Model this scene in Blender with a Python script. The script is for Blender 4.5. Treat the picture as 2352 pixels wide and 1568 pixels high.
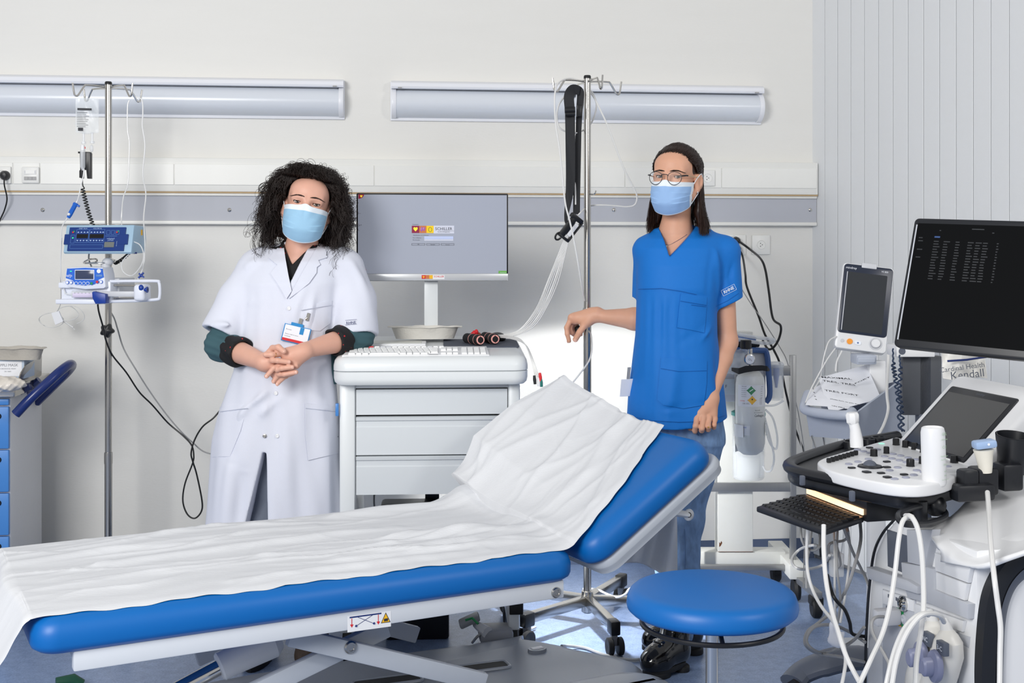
import bpy, bmesh, math, random
import numpy as np
from mathutils import Vector as V, Matrix, Euler
for o in list(bpy.data.objects): bpy.data.objects.remove(o)
sc = bpy.context.scene
COL = sc.collection
random.seed(7); RNG = np.random.default_rng(7)
pi = math.pi
# ------------------------------------------------------------------ camera
F, CX, HY, CH, YAW = 2800.0, 1176.0, 580.0, 1.34, math.radians(6)
CY_, SY_ = math.cos(YAW), math.sin(YAW)
cam = bpy.data.cameras.new('camera'); cam_o = bpy.data.objects.new('camera', cam); COL.objects.link(cam_o)
cam.sensor_fit = 'HORIZONTAL'; cam.sensor_width = 36; cam.lens = 36 * F / 2352
cam.shift_y = -(784 - HY) / 2352
cam.clip_start = .05
cam_o.location = (0, 0, CH); cam_o.rotation_euler = (pi / 2, 0, -YAW)
sc.camera = cam_o
sc.view_settings.view_transform = 'Standard'; sc.view_settings.look = 'None'
sc.view_settings.gamma = 1; sc.view_settings.use_curve_mapping = False
sc.view_settings.exposure = EXPO = 0.2

def C2W(u, v, z): return V((CY_ * u + SY_ * v, -SY_ * u + CY_ * v, z))
def W(px, py, v): return C2W((px - CX) / F * v, v, CH - (py - HY) / F * v)   # a photo point at a depth -> room
def G(px, py, z=0.0): return W(px, py, (CH - z) * F / (py - HY))             # a photo point on a level plane
WALL_Y = 5.19
def B(px, py, off=0.0):                                                      # a photo point on the back wall
    k = (px - CX) / F
    return W(px, py, (WALL_Y - off) / (CY_ - SY_ * k))
# ------------------------------------------------------------------ light
w = bpy.data.worlds.new('world'); sc.world = w; w.use_nodes = True
w.node_tree.nodes['Background'].inputs[0].default_value = (.98, .985, 1, 1)
w.node_tree.nodes['Background'].inputs[1].default_value = .42
def area(name, loc, target, sx, sy, power, col=(1, 1, 1), spread=180):
    l = bpy.data.lights.new(name, 'AREA'); l.shape = 'RECTANGLE'; l.size = sx; l.size_y = sy
    l.energy = power; l.color = col; l.spread = math.radians(spread)
    o = bpy.data.objects.new(name, l); COL.objects.link(o); o.location = loc
    o.rotation_euler = (V(target) - V(loc)).to_track_quat('-Z', 'Y').to_euler()
    return o
area('flash_left', C2W(-1.9, -.3, 2.45), C2W(.1, 4.6, 1.0), 1.5, 1.5, 135, (1, .99, .97))
area('flash_right', C2W(2.4, .9, 2.6), C2W(-.9, 5, 1.2), .6, .6, 22, (1, .98, .95))
# a strobe on the floor behind the backrest, thrown at the wall
sp = bpy.data.lights.new('wall_strobe', 'SPOT'); sp.energy = 36; sp.spot_size = math.radians(124); sp.spot_blend = .06; sp.shadow_soft_size = .03
so = bpy.data.objects.new('wall_strobe', sp); COL.objects.link(so); so.location = W(1290, 1080, 4.15)
so.rotation_euler = (C2W(.04, math.cos(math.radians(40)), -math.sin(math.radians(40)))).to_track_quat('-Z', 'Y').to_euler()
# ------------------------------------------------------------------ helpers
def hexc(h):
    h = h.lstrip('#'); c = [int(h[i:i + 2], 16) / 255 for i in (0, 2, 4)]
    return tuple((x / 12.92 if x <= .04045 else ((x + .055) / 1.055) ** 2.4) for x in c) + (1,)
MATS = {}
def mat(name, col, rough=.5, metal=0, noise=.03, scale=40, bump=0, bscale=200, trans=0, ior=1.45, emit=None, estr=0, alpha=1, coat=0, sss=0, stretch=None, spec=.5):
    if name in MATS: return MATS[name]
    m = bpy.data.materials.new(name); m.use_nodes = True; MATS[name] = m
    nt = m.node_tree; b = nt.nodes['Principled BSDF']; L = nt.links.new
    c = hexc(col) if isinstance(col, str) else col
    tc = nt.nodes.new('ShaderNodeTexCoord'); src = tc.outputs['Object']
    if stretch:
        mp = nt.nodes.new('ShaderNodeMapping'); mp.inputs['Scale'].default_value = stretch; L(src, mp.inputs[0]); src = mp.outputs[0]
    if noise:
        n = nt.nodes.new('ShaderNodeTexNoise'); n.inputs['Scale'].default_value = scale; n.inputs['Detail'].default_value = 4
        L(src, n.inputs['Vector'])
        mx = nt.nodes.new('ShaderNodeMix'); mx.data_type = 'RGBA'
        mx.inputs[6].default_value = tuple(max(0, x * (1 - noise)) for x in c[:3]) + (1,)
        mx.inputs[7].default_value = tuple(min(1, x * (1 + noise)) for x in c[:3]) + (1,)
        L(n.outputs['Fac'], mx.inputs[0]); L(mx.outputs[2], b.inputs['Base Color'])
    else: b.inputs['Base Color'].default_value = c
    if bump:
        n2 = nt.nodes.new('ShaderNodeTexNoise'); n2.inputs['Scale'].default_value = bscale; n2.inputs['Detail'].default_value = 3
        L(src, n2.inputs['Vector']); bp = nt.nodes.new('ShaderNodeBump'); bp.inputs['Strength'].default_value = bump; bp.inputs['Distance'].default_value = .002
        L(n2.outputs['Fac'], bp.inputs['Height']); L(bp.outputs[0], b.inputs['Normal'])
    b.inputs['Roughness'].default_value = rough; b.inputs['Metallic'].default_value = metal
    b.inputs['IOR'].default_value = ior; b.inputs['Transmission Weight'].default_value = trans
    b.inputs['Specular IOR Level'].default_value = spec
    if coat: b.inputs['Coat Weight'].default_value = coat; b.inputs['Coat Roughness'].default_value = .05
    if sss: b.inputs['Subsurface Weight'].default_value = sss; b.inputs['Subsurface Radius'].default_value = (.012, .005, .003); b.inputs['Subsurface Scale'].default_value = .6
    if emit: b.inputs['Emission Color'].default_value = hexc(emit); b.inputs['Emission Strength'].default_value = estr
    if alpha < 1: b.inputs['Alpha'].default_value = alpha
    return m

class MB:
    """collects shapes into one mesh"""
    def __init__(s): s.v = []; s.f = []; s.mi = []; s.cur = 0
    def add(s, vs, fs, M=None):
        o = len(s.v)
        s.v += [tuple(M @ V(p)) if M is not None else tuple(p) for p in vs]
        s.f += [tuple(i + o for i in f) for f in fs]; s.mi += [s.cur] * len(fs); return s
    def bm(s, b, M=None):
        b.verts.ensure_lookup_table(); b.verts.index_update()
        s.add([v.co[:] for v in b.verts], [[v.index for v in f.verts] for f in b.faces], M); b.free(); return s
    def box(s, x0, x1, y0, y1, z0, z1, r=0, M=None, seg=2):
        b = bmesh.new(); bmesh.ops.create_cube(b, size=1)
        for v in b.verts: v.co = ((x0 + x1) / 2 + v.co.x * (x1 - x0), (y0 + y1) / 2 + v.co.y * (y1 - y0), (z0 + z1) / 2 + v.co.z * (z1 - z0))
        if r: bmesh.ops.bevel(b, geom=list(b.edges), offset=r, segments=seg, affect='EDGES', profile=.5)
        return s.bm(b, M)
    def cyl(s, p, q, r, r2=None, n=20, cap=True):
        return s.tube([p, q], [r, r if r2 is None else r2], n, cap)
    def tube(s, pts, r, n=8, cap=True, closed=False, sx=1.0, up=None, tw=None):
        """sweep a circle (or, with sx, an ellipse) along points"""
        P = [V(p) for p in pts]; k = len(P); R = r if isinstance(r, (list, tuple)) else [r] * k
        ring = []; T = []
        for i in range(k):
            a = P[i - 1] if (i or closed) else P[i]; b_ = P[(i + 1) % k] if (i < k - 1 or closed) else P[i]
            t = (b_ - a); T.append(t.normalized() if t.length > 1e-9 else V((0, 0, 1)))
        u = V(up) if up is not None else (V((0, 0, 1)) if abs(T[0].z) < .9 else V((1, 0, 0)))
        u = (u - T[0] * u.dot(T[0])).normalized(); vs = []
        for i in range(k):
            u = (u - T[i] * u.dot(T[i])); u = u.normalized() if u.length > 1e-6 else T[i].orthogonal().normalized()
            w_ = T[i].cross(u)
            for j in range(n):
                a = 2 * pi * j / n + (tw[i] if tw else 0)
                vs.append(P[i] + (u * math.cos(a) * sx + w_ * math.sin(a)) * R[i])
        fs = []
        for i in range(k if closed else k - 1):
            for j in range(n):
                fs.append((i * n + j, i * n + (j + 1) % n, ((i + 1) % k) * n + (j + 1) % n, ((i + 1) % k) * n + j))
        if cap and not closed: fs += [tuple(range(n - 1, -1, -1)), tuple((k - 1) * n + j for j in range(n))]
        return s.add(vs, fs)
    def lathe(s, prof, n=28, M=None, a0=0, a1=2 * pi):
        """prof: (r, z) pairs turned about z"""
        full = abs(a1 - a0 - 2 * pi) < 1e-6; m_ = n if full else n + 1; vs = []
        for r, z in prof:
            for j in range(m_):
                a = a0 + (a1 - a0) * j / n; vs.append((r * math.cos(a), r * math.sin(a), z))
        fs = []
        for i in range(len(prof) - 1):
            for j in range(n):
                j2 = (j + 1) % m_; fs.append((i * m_ + j, i * m_ + j2, (i + 1) * m_ + j2, (i + 1) * m_ + j))
        return s.add(vs, fs, M)
    def prism(s, poly, z0, z1, M=None, r=0, seg=2):
        """2D polygon extruded along z"""
        b = bmesh.new(); vs = [b.verts.new((x, y, z0)) for x, y in poly]; f = b.faces.new(vs)
        e = bmesh.ops.extrude_face_region(b, geom=[f])
        for g in e['geom']:
            if isinstance(g, bmesh.types.BMVert): g.co.z = z1
        bmesh.ops.recalc_face_normals(b, faces=b.faces)
        if r:
            ed = [x for x in b.edges if abs(x.verts[0].co.z - x.verts[1].co.z) < 1e-9]
            bmesh.ops.bevel(b, geom=ed, offset=r, segments=seg, affect='EDGES', profile=.5)
        return s.bm(b, M)
    def grid(s, rows, closed=False, thick=0):
        n = len(rows[0]); k = len(rows); vs = [p for r_ in rows for p in r_]
        fs = [(i * n + j, i * n + (j + 1) % n, (i + 1) * n + (j + 1) % n, (i + 1) * n + j) for i in range(k - 1) for j in range(n if closed else n - 1)]
        if thick:
            me = bpy.data.meshes.new('t'); me.from_pydata([tuple(p) for p in vs], [], fs)
            b = bmesh.new(); b.from_mesh(me); bpy.data.meshes.remove(me)
            bmesh.ops.recalc_face_normals(b, faces=b.faces)
            bmesh.ops.solidify(b, geom=list(b.faces), thickness=thick)
            return s.bm(b)
        return s.add(vs, fs)
    def ball(s, c, r, n=16, sc_=(1, 1, 1), M=None):
        b = bmesh.new(); bmesh.ops.create_uvsphere(b, u_segments=n, v_segments=max(6, n // 2), radius=r)
        for v in b.verts: v.co = V((v.co.x * sc_[0] + c[0], v.co.y * sc_[1] + c[1], v.co.z * sc_[2] + c[2]))
        return s.bm(b, M)
    def text(s, txt, size, M, extrude=0, bold=0, align='CENTER', sx=1):
        cu = bpy.data.curves.new('t', 'FONT'); cu.body = txt; cu.size = size; cu.extrude = extrude; cu.offset = bold
        cu.align_x = align; cu.align_y = 'CENTER'; cu.resolution_u = 2
        o = bpy.data.objects.new('t', cu); COL.objects.link(o)
        me = o.to_mesh(); vs = [(v.co.x * sx, v.co.y, v.co.z) for v in me.vertices]; fs = [tuple(p.vertices) for p in me.polygons]
        o.to_mesh_clear(); bpy.data.objects.remove(o); bpy.data.curves.remove(cu)
        return s.add(vs, fs, M)

def frame(o, x, y):
    """matrix whose xy plane is spanned by x (right) and y (up) at o"""
    x = V(x).normalized(); y = V(y); y = (y - x * y.dot(x)).normalized(); z = x.cross(y)
    M = Matrix((x, y, z)).transposed().to_4x4(); M.translation = V(o); return M
def cr(pts, n=8, closed=False):
    """Catmull-Rom through points"""
    P = [V(p) for p in pts]; k = len(P); out = []
    for i in range(k if closed else k - 1):
        p0 = P[i - 1] if (i or closed) else P[0] * 2 - P[1]; p1 = P[i]; p2 = P[(i + 1) % k]
        p3 = P[(i + 2) % k] if (i + 2 < k or closed) else P[-1] * 2 - P[-2]
        for j in range(n):
            t = j / n; out.append(.5 * ((2 * p1) + (p2 - p0) * t + (2 * p0 - 5 * p1 + 4 * p2 - p3) * t * t + (3 * p1 - p0 - 3 * p2 + p3) * t ** 3))
    if not closed: out.append(P[-1])
    return out
ROOTM = {}
def rootm(o):
    while o.parent: o = o.parent
    return ROOTM[o.name]
def root(name, label, cat, loc=(0, 0, 0), rz=0, group=None, M=None):
    o = bpy.data.objects.new(name, None); COL.objects.link(o); o.empty_display_size = .05
    M = M if M is not None else Matrix.Translation(V(loc)) @ Matrix.Rotation(rz, 4, 'Z')
    o.matrix_world = M; ROOTM[o.name] = M.copy()
    o['label'] = label; o['category'] = cat
    if group: o['group'] = group
    return o
def mesh(name, mb, mats, sharp=35):
    me = bpy.data.meshes.new(name); me.from_pydata(mb.v, [], mb.f)
    mats = mats if isinstance(mats, (list, tuple)) else [mats]
    for m in mats: me.materials.append(m)
    if len(mats) > 1: me.polygons.foreach_set('material_index', mb.mi)
    me.polygons.foreach_set('use_smooth', [True] * len(mb.f)); me.update()
    if sharp is not None: me.set_sharp_from_angle(angle=math.radians(sharp))
    return me
def part(name, mb, mats, parent, world=False, sharp=35, label=None, kind=None):
    if world:
        M = rootm(parent).inverted(); mb.v = [tuple(M @ V(p)) for p in mb.v]
    o = bpy.data.objects.new(name, mesh(name, mb, mats, sharp)); COL.objects.link(o)
    o.parent = parent
    if label: o['label'] = label
    if kind: o['kind'] = kind
    return o
def copy_of(o, parent, loc=None):
    c = o.copy(); COL.objects.link(c); c.parent = parent
    if loc is not None: c.location = loc
    return c
def thing(name, label, cat, mb, mats, group=None, sharp=35, kind=None, origin=None):
    """a thing that is one mesh, given in room coordinates"""
    P = np.array(mb.v); c = V(origin) if origin is not None else V(((P[:, 0].min() + P[:, 0].max()) / 2, (P[:, 1].min() + P[:, 1].max()) / 2, P[:, 2].min()))
    mb.v = [tuple(V(p) - c) for p in mb.v]
    o = bpy.data.objects.new(name, mesh(name, mb, mats, sharp)); COL.objects.link(o); o.location = c
    ROOTM[o.name] = Matrix.Translation(c)
    if label: o['label'] = label
    if cat: o['category'] = cat
    if group: o['group'] = group
    if kind: o['kind'] = kind
    return o
def struct(name, mb, mats, sharp=35, label=None): 
    o = thing(name, label, None, mb, mats, kind='structure', sharp=sharp, origin=(0, 0, 0)); return o
# ---- signed-distance modelling: smooth unions meshed with surface nets
def smin(a, b, k):
    if k <= 0: return np.minimum(a, b)
    h = np.clip(.5 + .5 * (b - a) / k, 0, 1); return b * (1 - h) + a * h - k * h * (1 - h)
def smax(a, b, k): return -smin(-a, -b, k)
def A3(p): return np.array(p[:], dtype=np.float32)
def d_seg(P, a, b):
    a = A3(a); b = A3(b); ab = b - a; t = np.clip(((P - a) @ ab) / max(1e-9, float(ab @ ab)), 0, 1)
    return np.linalg.norm(P - a - t[:, None] * ab, axis=1), t
def cone(P, a, b, ra, rb=None):
    d, t = d_seg(P, a, b); return d - (ra + ((ra if rb is None else rb) - ra) * t)
def chain(P, pts, rs, k=0.0):
    d = None
    for i in range(len(pts) - 1):
        e = cone(P, pts[i], pts[i + 1], rs[i], rs[i + 1]); d = e if d is None else smin(d, e, k)
    return d
def ell(P, c, r, R=None):
    q = P - A3(c)
    if R is not None: q = q @ np.array(R, dtype=np.float32)
    r = np.array(r, dtype=np.float32); k0 = np.linalg.norm(q / r, axis=1); k1 = np.linalg.norm(q / (r * r), axis=1)
    return k0 * (k0 - 1) / np.maximum(k1, 1e-6)
def rbox(P, c, h, r, R=None):
    q = P - A3(c)
    if R is not None: q = q @ np.array(R, dtype=np.float32)
    q = np.abs(q) - (np.array(h, dtype=np.float32) - r)
    return np.linalg.norm(np.maximum(q, 0), axis=1) + np.minimum(q.max(axis=1), 0) - r
def column(P, zs, cx, cy, a, b, yaw=0, p=2.0, top=True):
    """stack of (super)ellipses: centre and half axes as functions of height"""
    z = P[:, 2]; o = np.argsort(zs); zs = np.array(zs, dtype=np.float32)[o]
    f = lambda q: np.interp(z, zs, np.array(q, dtype=np.float32)[o])
    c, s = math.cos(yaw), math.sin(yaw); x = P[:, 0] - f(cx); y = P[:, 1] - f(cy)
    X = np.abs(c * x + s * y) / f(a); Y = np.abs(-s * x + c * y) / f(b)
    k = (X ** p + Y ** p) ** (1 / p); d = (k - 1) * np.minimum(f(a), f(b))
    return np.maximum(d, np.maximum(zs[0] - z, z - zs[-1]))
def nets(fn, lo, hi, h, bs=8, slack=1.6, smooth=1):
    lo = np.array(lo[:], dtype=np.float32); hi = np.array(hi[:], dtype=np.float32)
    nb = np.ceil((hi - lo) / (h * bs)).astype(int); N = nb * bs
    ax = [np.arange(nb[i]) for i in range(3)]
    Bi = np.stack(np.meshgrid(*ax, indexing='ij'), -1).reshape(-1, 3)
    cen = lo + (Bi * bs + bs / 2 - .5) * h
    dc = fn(cen.astype(np.float32)); rad = h * bs * .87 * slack
    G_ = np.repeat(np.repeat(np.repeat(dc.reshape(nb), bs, 0), bs, 1), bs, 2).astype(np.float32)
    act = Bi[np.abs(dc) < rad]
    off = np.stack(np.meshgrid(*[np.arange(bs)] * 3, indexing='ij'), -1).reshape(-1, 3)
    for i in range(0, len(act), 1500):
        idx = (act[i:i + 1500, None, :] * bs + off[None]).reshape(-1, 3)
        G_[idx[:, 0], idx[:, 1], idx[:, 2]] = fn((lo + idx * h).astype(np.float32))
    G_[0] = G_[-1] = 1; G_[:, 0] = G_[:, -1] = 1; G_[:, :, 0] = G_[:, :, -1] = 1
    S = G_ < 0; c8 = sum(S[i:N[0] - 1 + i, j:N[1] - 1 + j, k:N[2] - 1 + k].astype(np.int8) for i in (0, 1) for j in (0, 1) for k in (0, 1))
    cell = np.argwhere((c8 > 0) & (c8 < 8)); ids = -np.ones(N - 1, dtype=np.int64); ids[tuple(cell.T)] = np.arange(len(cell))
    acc = np.zeros((len(cell), 3)); cnt = np.zeros(len(cell))
    cs = [np.array(q) for q in ((0, 0, 0), (0, 0, 1), (0, 1, 0), (0, 1, 1), (1, 0, 0), (1, 0, 1), (1, 1, 0), (1, 1, 1))]
    for a in range(8):
        for ax_ in range(3):
            if cs[a][ax_]: continue
            b = cs[a].copy(); b[ax_] = 1; pa = cell + cs[a]; pb = cell + b
            ga = G_[tuple(pa.T)]; gb = G_[tuple(pb.T)]; m = (ga < 0) != (gb < 0)
            t = np.where(m, ga / np.where(m, ga - gb, 1), 0); q = cs[a] + 0.0; P = np.tile(q, (len(cell), 1)); P[:, ax_] += t
            acc += P * m[:, None]; cnt += m
    vs = lo + (cell + acc / cnt[:, None]) * h; fs = []
    for ax_ in range(3):
        sl0 = [slice(None)] * 3; sl1 = [slice(None)] * 3; sl0[ax_] = slice(0, -1); sl1[ax_] = slice(1, None)
        e = np.argwhere(S[tuple(sl0)] != S[tuple(sl1)]); u_, v_ = [(1, 2), (2, 0), (0, 1)][ax_]
        e = e[(e[:, u_] > 0) & (e[:, v_] > 0)]
        def cid(du, dv): q = e.copy(); q[:, u_] -= du; q[:, v_] -= dv; return ids[tuple(q.T)]
        quad = np.stack([cid(1, 1), cid(0, 1), cid(0, 0), cid(1, 0)], 1); flip = ~S[tuple(e.T)]
        quad[flip] = quad[flip][:, ::-1]; fs.append(quad)
    fs = np.concatenate(fs); fs = fs[(fs >= 0).all(1)]
    for _ in range(smooth):
        a = np.zeros_like(vs); n = np.zeros(len(vs))
        for i in range(4):
            np.add.at(a, fs[:, i], vs[fs[:, (i + 1) % 4]] + vs[fs[:, (i + 3) % 4]]); np.add.at(n, fs[:, i], 2)
        vs = vs * .5 + .5 * a / np.maximum(n, 1)[:, None]
    mb = MB(); mb.v = vs.tolist(); mb.f = [tuple(q) for q in fs.tolist()]; mb.mi = [0] * len(mb.f)
    return mb
def ridge(P, d, pts, wdt, amp):
    """raise (amp > 0) or sink a fold along a polyline of room points"""
    L = [0.0]
    for a, b in zip(pts[:-1], pts[1:]): L.append(L[-1] + (V(b) - V(a)).length)
    best = np.full(len(P), 1e9, dtype=np.float32); par = np.zeros(len(P), dtype=np.float32)
    for i in range(len(pts) - 1):
        e, t = d_seg(P, pts[i], pts[i + 1]); m = e < best; best[m] = e[m]; par[m] = ((L[i] + t * (L[i + 1] - L[i])) / L[-1])[m]
    d = d - amp * np.exp(-(best / wdt) ** 2) * np.sin(pi * np.clip(par, .02, .98)) ** .55
    return d
def hair(name, strands, radius, m, parent, taper=.3):
    """strands: list of lists of room points -> one hair-curves part"""
    hc = bpy.data.hair_curves.new(name); hc.add_curves([len(s) for s in strands])
    M = rootm(parent).inverted(); pts = np.array([tuple(M @ V(p)) for s in strands for p in s], dtype=np.float32)
    hc.points.foreach_set('position', pts.ravel())
    rr = np.concatenate([radius * np.linspace(1, taper, len(s)) for s in strands]).astype(np.float32)
    hc.points.foreach_set('radius', rr)
    hc.materials.append(m); o = bpy.data.objects.new(name, hc); COL.objects.link(o); o.parent = parent
    return o
# ------------------------------------------------------------------ room shell
m_wall = mat('wall_paint', '#e3e2de', .55, noise=.02, scale=3, bump=.14, bscale=60, stretch=(1, 1, 6))
m_trim = mat('trunking_paint', '#e8e8e4', .35, noise=.01)
m_grey = mat('bumper_grey', '#b3b6bf', .5, noise=.02, scale=8)
m_brown = mat('seam_brown', '#b79d77', .6)
m_dark = mat('shadow_gap', '#303236', .7)
m_steel = mat('brushed_steel', '#b9b6b1', .22, 1, noise=.04, scale=60, stretch=(1, 1, .05))
m_chrome = mat('chrome', '#d4d2ce', .1, 1, noise=.02)
m_black = mat('black_plastic', '#17181b', .38, noise=.08)
m_rubber = mat('black_rubber', '#1d1e20', .6, noise=.1)
m_white = mat('white_plastic', '#e6e7e9', .32, noise=.012)
m_cable_w = mat('white_cable', '#dcdcdb', .4, noise=.02)
m_cable_g = mat('grey_cable', '#a3a3a3', .45, noise=.03)
m_cable_k = mat('black_cable', '#1a1b1d', .42, noise=.08)
m_blue_base = mat('baseboard_vinyl', '#55627c', .45, noise=.05)
def floor_mat():
    m = bpy.data.materials.new('floor_vinyl'); m.use_nodes = True; nt = m.node_tree; b = nt.nodes['Principled BSDF']; L = nt.links.new
    tc = nt.nodes.new('ShaderNodeTexCoord'); n = nt.nodes.new('ShaderNodeTexNoise'); n.inputs['Scale'].default_value = 160; n.inputs['Detail'].default_value = 6
    n2 = nt.nodes.new('ShaderNodeTexNoise'); n2.inputs['Scale'].default_value = 34; n2.inputs['Detail'].default_value = 5
    L(tc.outputs['Object'], n.inputs['Vector']); L(tc.outputs['Object'], n2.inputs['Vector'])
    ad = nt.nodes.new('ShaderNodeMath'); ad.operation = 'MULTIPLY_ADD'; ad.inputs[1].default_value = .4; L(n2.outputs['Fac'], ad.inputs[0])
    mu = nt.nodes.new('ShaderNodeMath'); mu.operation = 'MULTIPLY'; mu.inputs[1].default_value = .6; L(n.outputs['Fac'], mu.inputs[0]); L(mu.outputs[0], ad.inputs[2])
    r = nt.nodes.new('ShaderNodeValToRGB'); r.color_ramp.elements[0].position = .38; r.color_ramp.elements[0].color = hexc('#6f82a6'); r.color_ramp.elements[1].position = .66; r.color_ramp.elements[1].color = hexc('#90a5c8')
    L(ad.outputs[0], r.inputs[0]); L(r.outputs[0], b.inputs['Base Color']); b.inputs['Roughness'].default_value = .28
    bp = nt.nodes.new('ShaderNodeBump'); bp.inputs['Strength'].default_value = .08; bp.inputs['Distance'].default_value = .002; L(n2.outputs['Fac'], bp.inputs['Height']); L(bp.outputs[0], b.inputs['Normal'])
    return m
X0, X1 = -4.2, 3.4
mb = MB().box(X0, X1, -1.0, WALL_Y + .1, -.06, 0); struct('floor', mb, floor_mat())
mb = MB().box(X0, X1, WALL_Y, WALL_Y + .1, 0, 3.0); wall = struct('wall_back', mb, m_wall)
XR = 1.88                                                        # trims stop at the slatted partition
mb = MB().box(X0, XR, WALL_Y - .006, WALL_Y, 0, .088); struct('baseboard_back', mb, m_blue_base)
# medical supply trunking: a box with a row of cover panels
mb = MB().box(X0, XR, WALL_Y - .05, WALL_Y, 1.592, 1.731, .003); trunk = struct('trim_1', mb, m_trim)
seams = [X0 + .02, B(39, 400).x, B(100, 400).x, B(405, 400).x, B(860, 400).x, B(1430, 400).x, B(1650, 400).x, XR - .005]
for a, b in zip(seams[:-1], seams[1:]):
    mb = MB().box(a + .0015, b - .0015, WALL_Y - .0535, WALL_Y - .048, 1.619, 1.706, .0015, seg=1); part('panel', mb, m_trim, trunk)
mb = MB().box(X0, XR, WALL_Y - .047, WALL_Y - .001, 1.586, 1.593); struct('trim_2', mb, m_brown)
# bumper board between two pale strips
mb = MB().box(X0, XR, WALL_Y - .03, WALL_Y, 1.472, 1.577); bump = struct('trim_3', mb, m_grey)
for z0, z1 in ((1.575, 1.589), (1.457, 1.472)):
    part('strip', MB().box(X0, XR, WALL_Y - .04, WALL_Y, z0, z1, .003), m_trim, bump)
for px in (98, 527, 1410, 1861):
    p = B(px, 482, .03); mb = MB().lathe([(0, .005), (.005, .0042), (.0085, .001), (.0085, 0)], 16, Matrix.Translation(p) @ Matrix.Rotation(pi / 2, 4, 'X'))
    part('screw', mb, m_chrome, bump, label='round steel screw head')
# slatted folding partition closing the right side
S0 = V(C2W(.2462 * 5.36, 5.36, 0)); psi = math.radians(66); dcam = (math.cos(psi), -math.sin(psi)); DR = C2W(dcam[0], dcam[1], 0)
NRM = V((-DR.y, DR.x, 0)); NRM = NRM if NRM.dot(V((0, 0, 0)) - S0) > 0 else -NRM
m_slat = mat('partition_slat', '#dfe1e3', .42, noise=.01)
m_groove = mat('partition_groove', '#8b8d90', .6)
mb = MB(); Mw = frame(S0, DR, V((0, 0, 1)))
zz = 1 if (Mw.to_3x3() @ V((0, 0, 1))).dot(NRM) > 0 else -1
mb.box(0, 3.4, 0, 3.0, -zz * .03 if zz > 0 else .012, -.012 if zz > 0 else .03, M=Mw @ Matrix.Translation((0, 0, 0)))
rw = struct('wall_right', mb, m_groove)
wl = .0855
prof = [(.0016, -.012), (.0016, -.001), (.003, 0), (.03, .0005), (.055, .0005), (wl - .003, 0), (wl - .0016, -.001), (wl - .0016, -.012)]
pm = MB().prism([(x, zz * y) for x, y in prof], .02, 3.0)
pme = mesh('panel', pm, m_slat, 30)
Mp = Matrix((DR, V((0, 0, 1)).cross(DR) * 1, V((0, 0, 1)))).transposed().to_4x4()
if (Mp.to_3x3() @ V((0, zz, 0))).dot(NRM) < 0:
    pm = MB().prism([(x, -zz * y) for x, y in prof], .02, 3.0); pme = mesh('panel', pm, m_slat, 30)
for i in range(-1, 34):
    o = bpy.data.objects.new('panel', pme); COL.objects.link(o); o.parent = rw
    M = Mp.copy(); M.translation = S0 + DR * (i * wl); o.matrix_world = M
# ------------------------------------------------------------------ wall lamps
m_lamp = mat('lamp_white', '#e9ebf1', .35, noise=.01)
m_diff = mat('lamp_diffuser', '#d9dee6', .22, noise=.01)
def wall_lamp(xa, xb, label, zo=0):
    r = root('wall_lamp', label, 'lamp', ((xa + xb) / 2, WALL_Y, 1.9 + zo), group='wall lamps')
    h = (xb - xa) / 2
    part('back_plate', MB().box(-h - .004, h + .004, -.012, 0, 0, .165, .003), m_lamp, r)
    top = [(-.012, .166), (-.05, .163), (-.066, .152), (-.07, .138), (-.066, .13), (-.012, .13)]
    mb = MB(); Mx = Matrix(((0, 0, 1, 0), (1, 0, 0, 0), (0, 1, 0, 0), (0, 0, 0, 1)))
    mb.prism(top, -h, h, Mx); part('reflector', mb, m_lamp, r)
    ar = [(-.012, .012)] + [(-.012 - .066 * math.sin(t), .0715 - .0585 * math.cos(t)) for t in np.linspace(.15, pi - .1, 14)] + [(-.012, .13)]
    part('diffuser', MB().prism(ar, -h + .02, h - .02, Mx), m_diff, r)
    cp = [(-.012, .008)] + [(-.012 - .07 * math.sin(t), .072 - .064 * math.cos(t)) for t in np.linspace(.1, pi - .1, 14)] + [(-.012, .14)]
    for s in (-1, 1):
        part('end_cap', MB().prism(cp, s * h - (.02 if s > 0 else 0), s * h + (.02 if s < 0 else 0), Mx, .002), m_lamp, r)
        part('latch', MB().box(s * (h - .035) - .008, s * (h - .035) + .008, -.082, -.07, .128, .133, .001, seg=1), m_cable_g, r)
    return r
a, b = B(899, 230, .04).x, B(1751, 230, .04).x
wall_lamp(a, b, 'long white wall lamp above the standing screen and the woman in blue', -.002)
b2 = B(789, 230, .04).x; wall_lamp(b2 - (b - a), b2, 'long white wall lamp behind the drip stand with the clear bag')
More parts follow.
